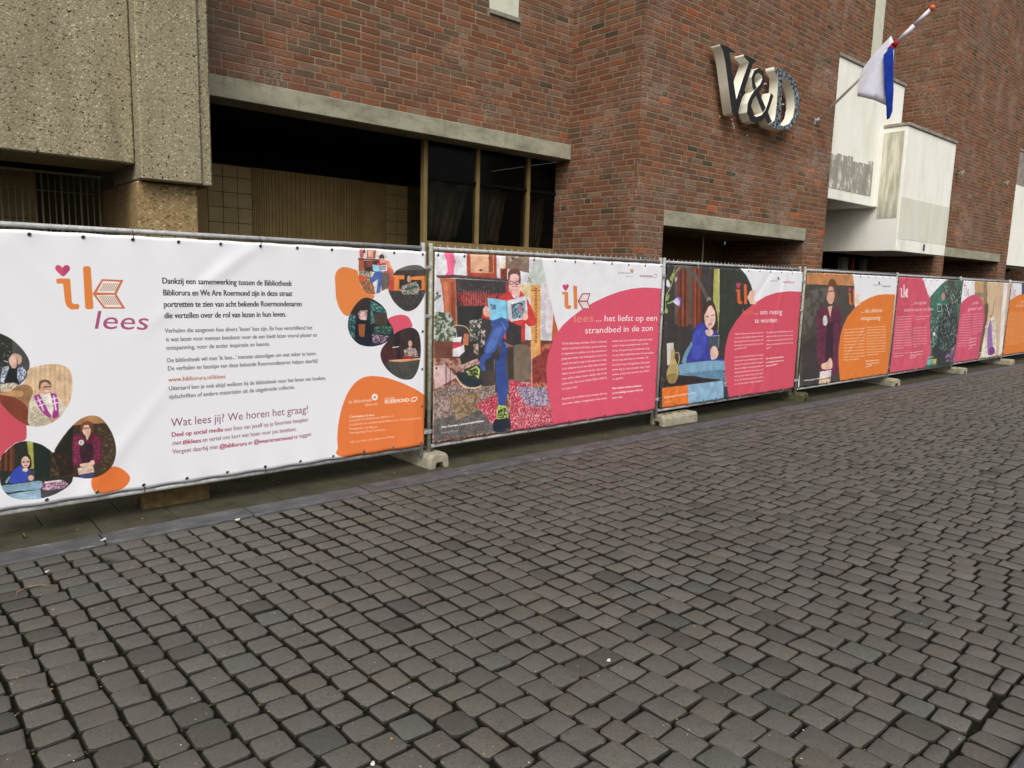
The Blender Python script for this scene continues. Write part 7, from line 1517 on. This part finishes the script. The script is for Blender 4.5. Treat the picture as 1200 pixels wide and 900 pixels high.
bm = bmesh.new(); path(bm, [(-3.50, -.98, .012), (-3.44, -.95, .018), (-3.39, -.955, .016), (-3.33, -.99, .01)], .0022, 5); path(bm, [(-3.50, -.98, .012), (-3.505, -1.02, .01)], .0018, 5)
tag(obj('twig', bm, 'dry_leaf'), 'thin dry twig lying across the cobbles at the left edge', 'twig')
def weed(bm, x, y, n, h):
    for _ in range(n):
        a = rr.uniform(0, 6.28); l = h * rr.uniform(.4, 1); dx, dy = math.cos(a) * l * .7, math.sin(a) * l * .7; w = .004
        p = [Vector((x, y, .0)), Vector((x + dx * .5, y + dy * .5, l * .7)), Vector((x + dx, y + dy, l * .75))]
        s = Vector((-math.sin(a), math.cos(a), 0)) * w
        v = [bm.verts.new(p[0] - s), bm.verts.new(p[0] + s), bm.verts.new(p[1] + s * 1.3), bm.verts.new(p[1] - s * 1.3), bm.verts.new(p[2])]
        bm.faces.new(v[:4]); bm.faces.new((v[3], v[2], v[4]))
bm = bmesh.new(); weed(bm, 0, 0, 16, .05); o = obj('weed_tuft', bm, 'leaf'); o.location = (-3.33, -.02, .004); tag(o, 'small green weed tuft on the slabs under the white banner, far left', 'weed')
bm = bmesh.new()
for _ in range(60): weed(bm, rr.uniform(-3.6, 20), rr.choice((.21, .2, -.215, .51)) + rr.uniform(-.01, .01), 4, rr.uniform(.01, .035))
tag(obj('weeds', bm, 'leaf'), 'sparse low weeds in the slab joints under the fence', 'weeds', None, 'stuff')
bm = bmesh.new()
for _ in range(260):
    flake(bm, rr.uniform(-3.8, 16), rr.uniform(-.2, .7), rr.uniform(.003, .012), .008, rr)
tag(obj('debris', bm, 'dry_leaf'), 'leaf crumbs and grit scattered on the slabs under the fence', 'debris', None, 'stuff')
bm = bmesh.new()
for _ in range(1100):
    x_ = -4 + 12 * rr.random() ** 1.6; flake(bm, x_, rr.uniform(-4.9, -.46), rr.uniform(.0012, .0045), .004, rr)
tag(obj('grit', bm, 'litter_white'), 'tiny pale grit and seeds scattered over the cobbles', 'grit', None, 'stuff')
bm = bmesh.new()
for _ in range(420):
    x_ = -4 + 14 * rr.random() ** 1.4; flake(bm, x_, -.45 - 4.4 * rr.random() ** 1.5, rr.uniform(.003, .009), .001, rr)
tag(obj('leaf_crumbs', bm, 'dry_leaf'), 'brown crumbs of leaf between the cobbles', 'leaf litter', None, 'stuff')
bm = bmesh.new()
for _ in range(500):
    q = STONES[int(len(STONES) * rr.random() ** 2.2)]; x_ = warp(q[0] - q[3] / 2, q[1] + q[2] / 2); weed(bm, x_ + rr.uniform(-.01, .01), q[1] + q[2] / 2 + rr.uniform(-.02, .02), 5, rr.uniform(.004, .012))
o = obj('moss', bm, 'leaf'); o.location = (0, 0, -.006); tag(o, 'low moss sprouting in the joints of the cobbles', 'moss', None, 'stuff')
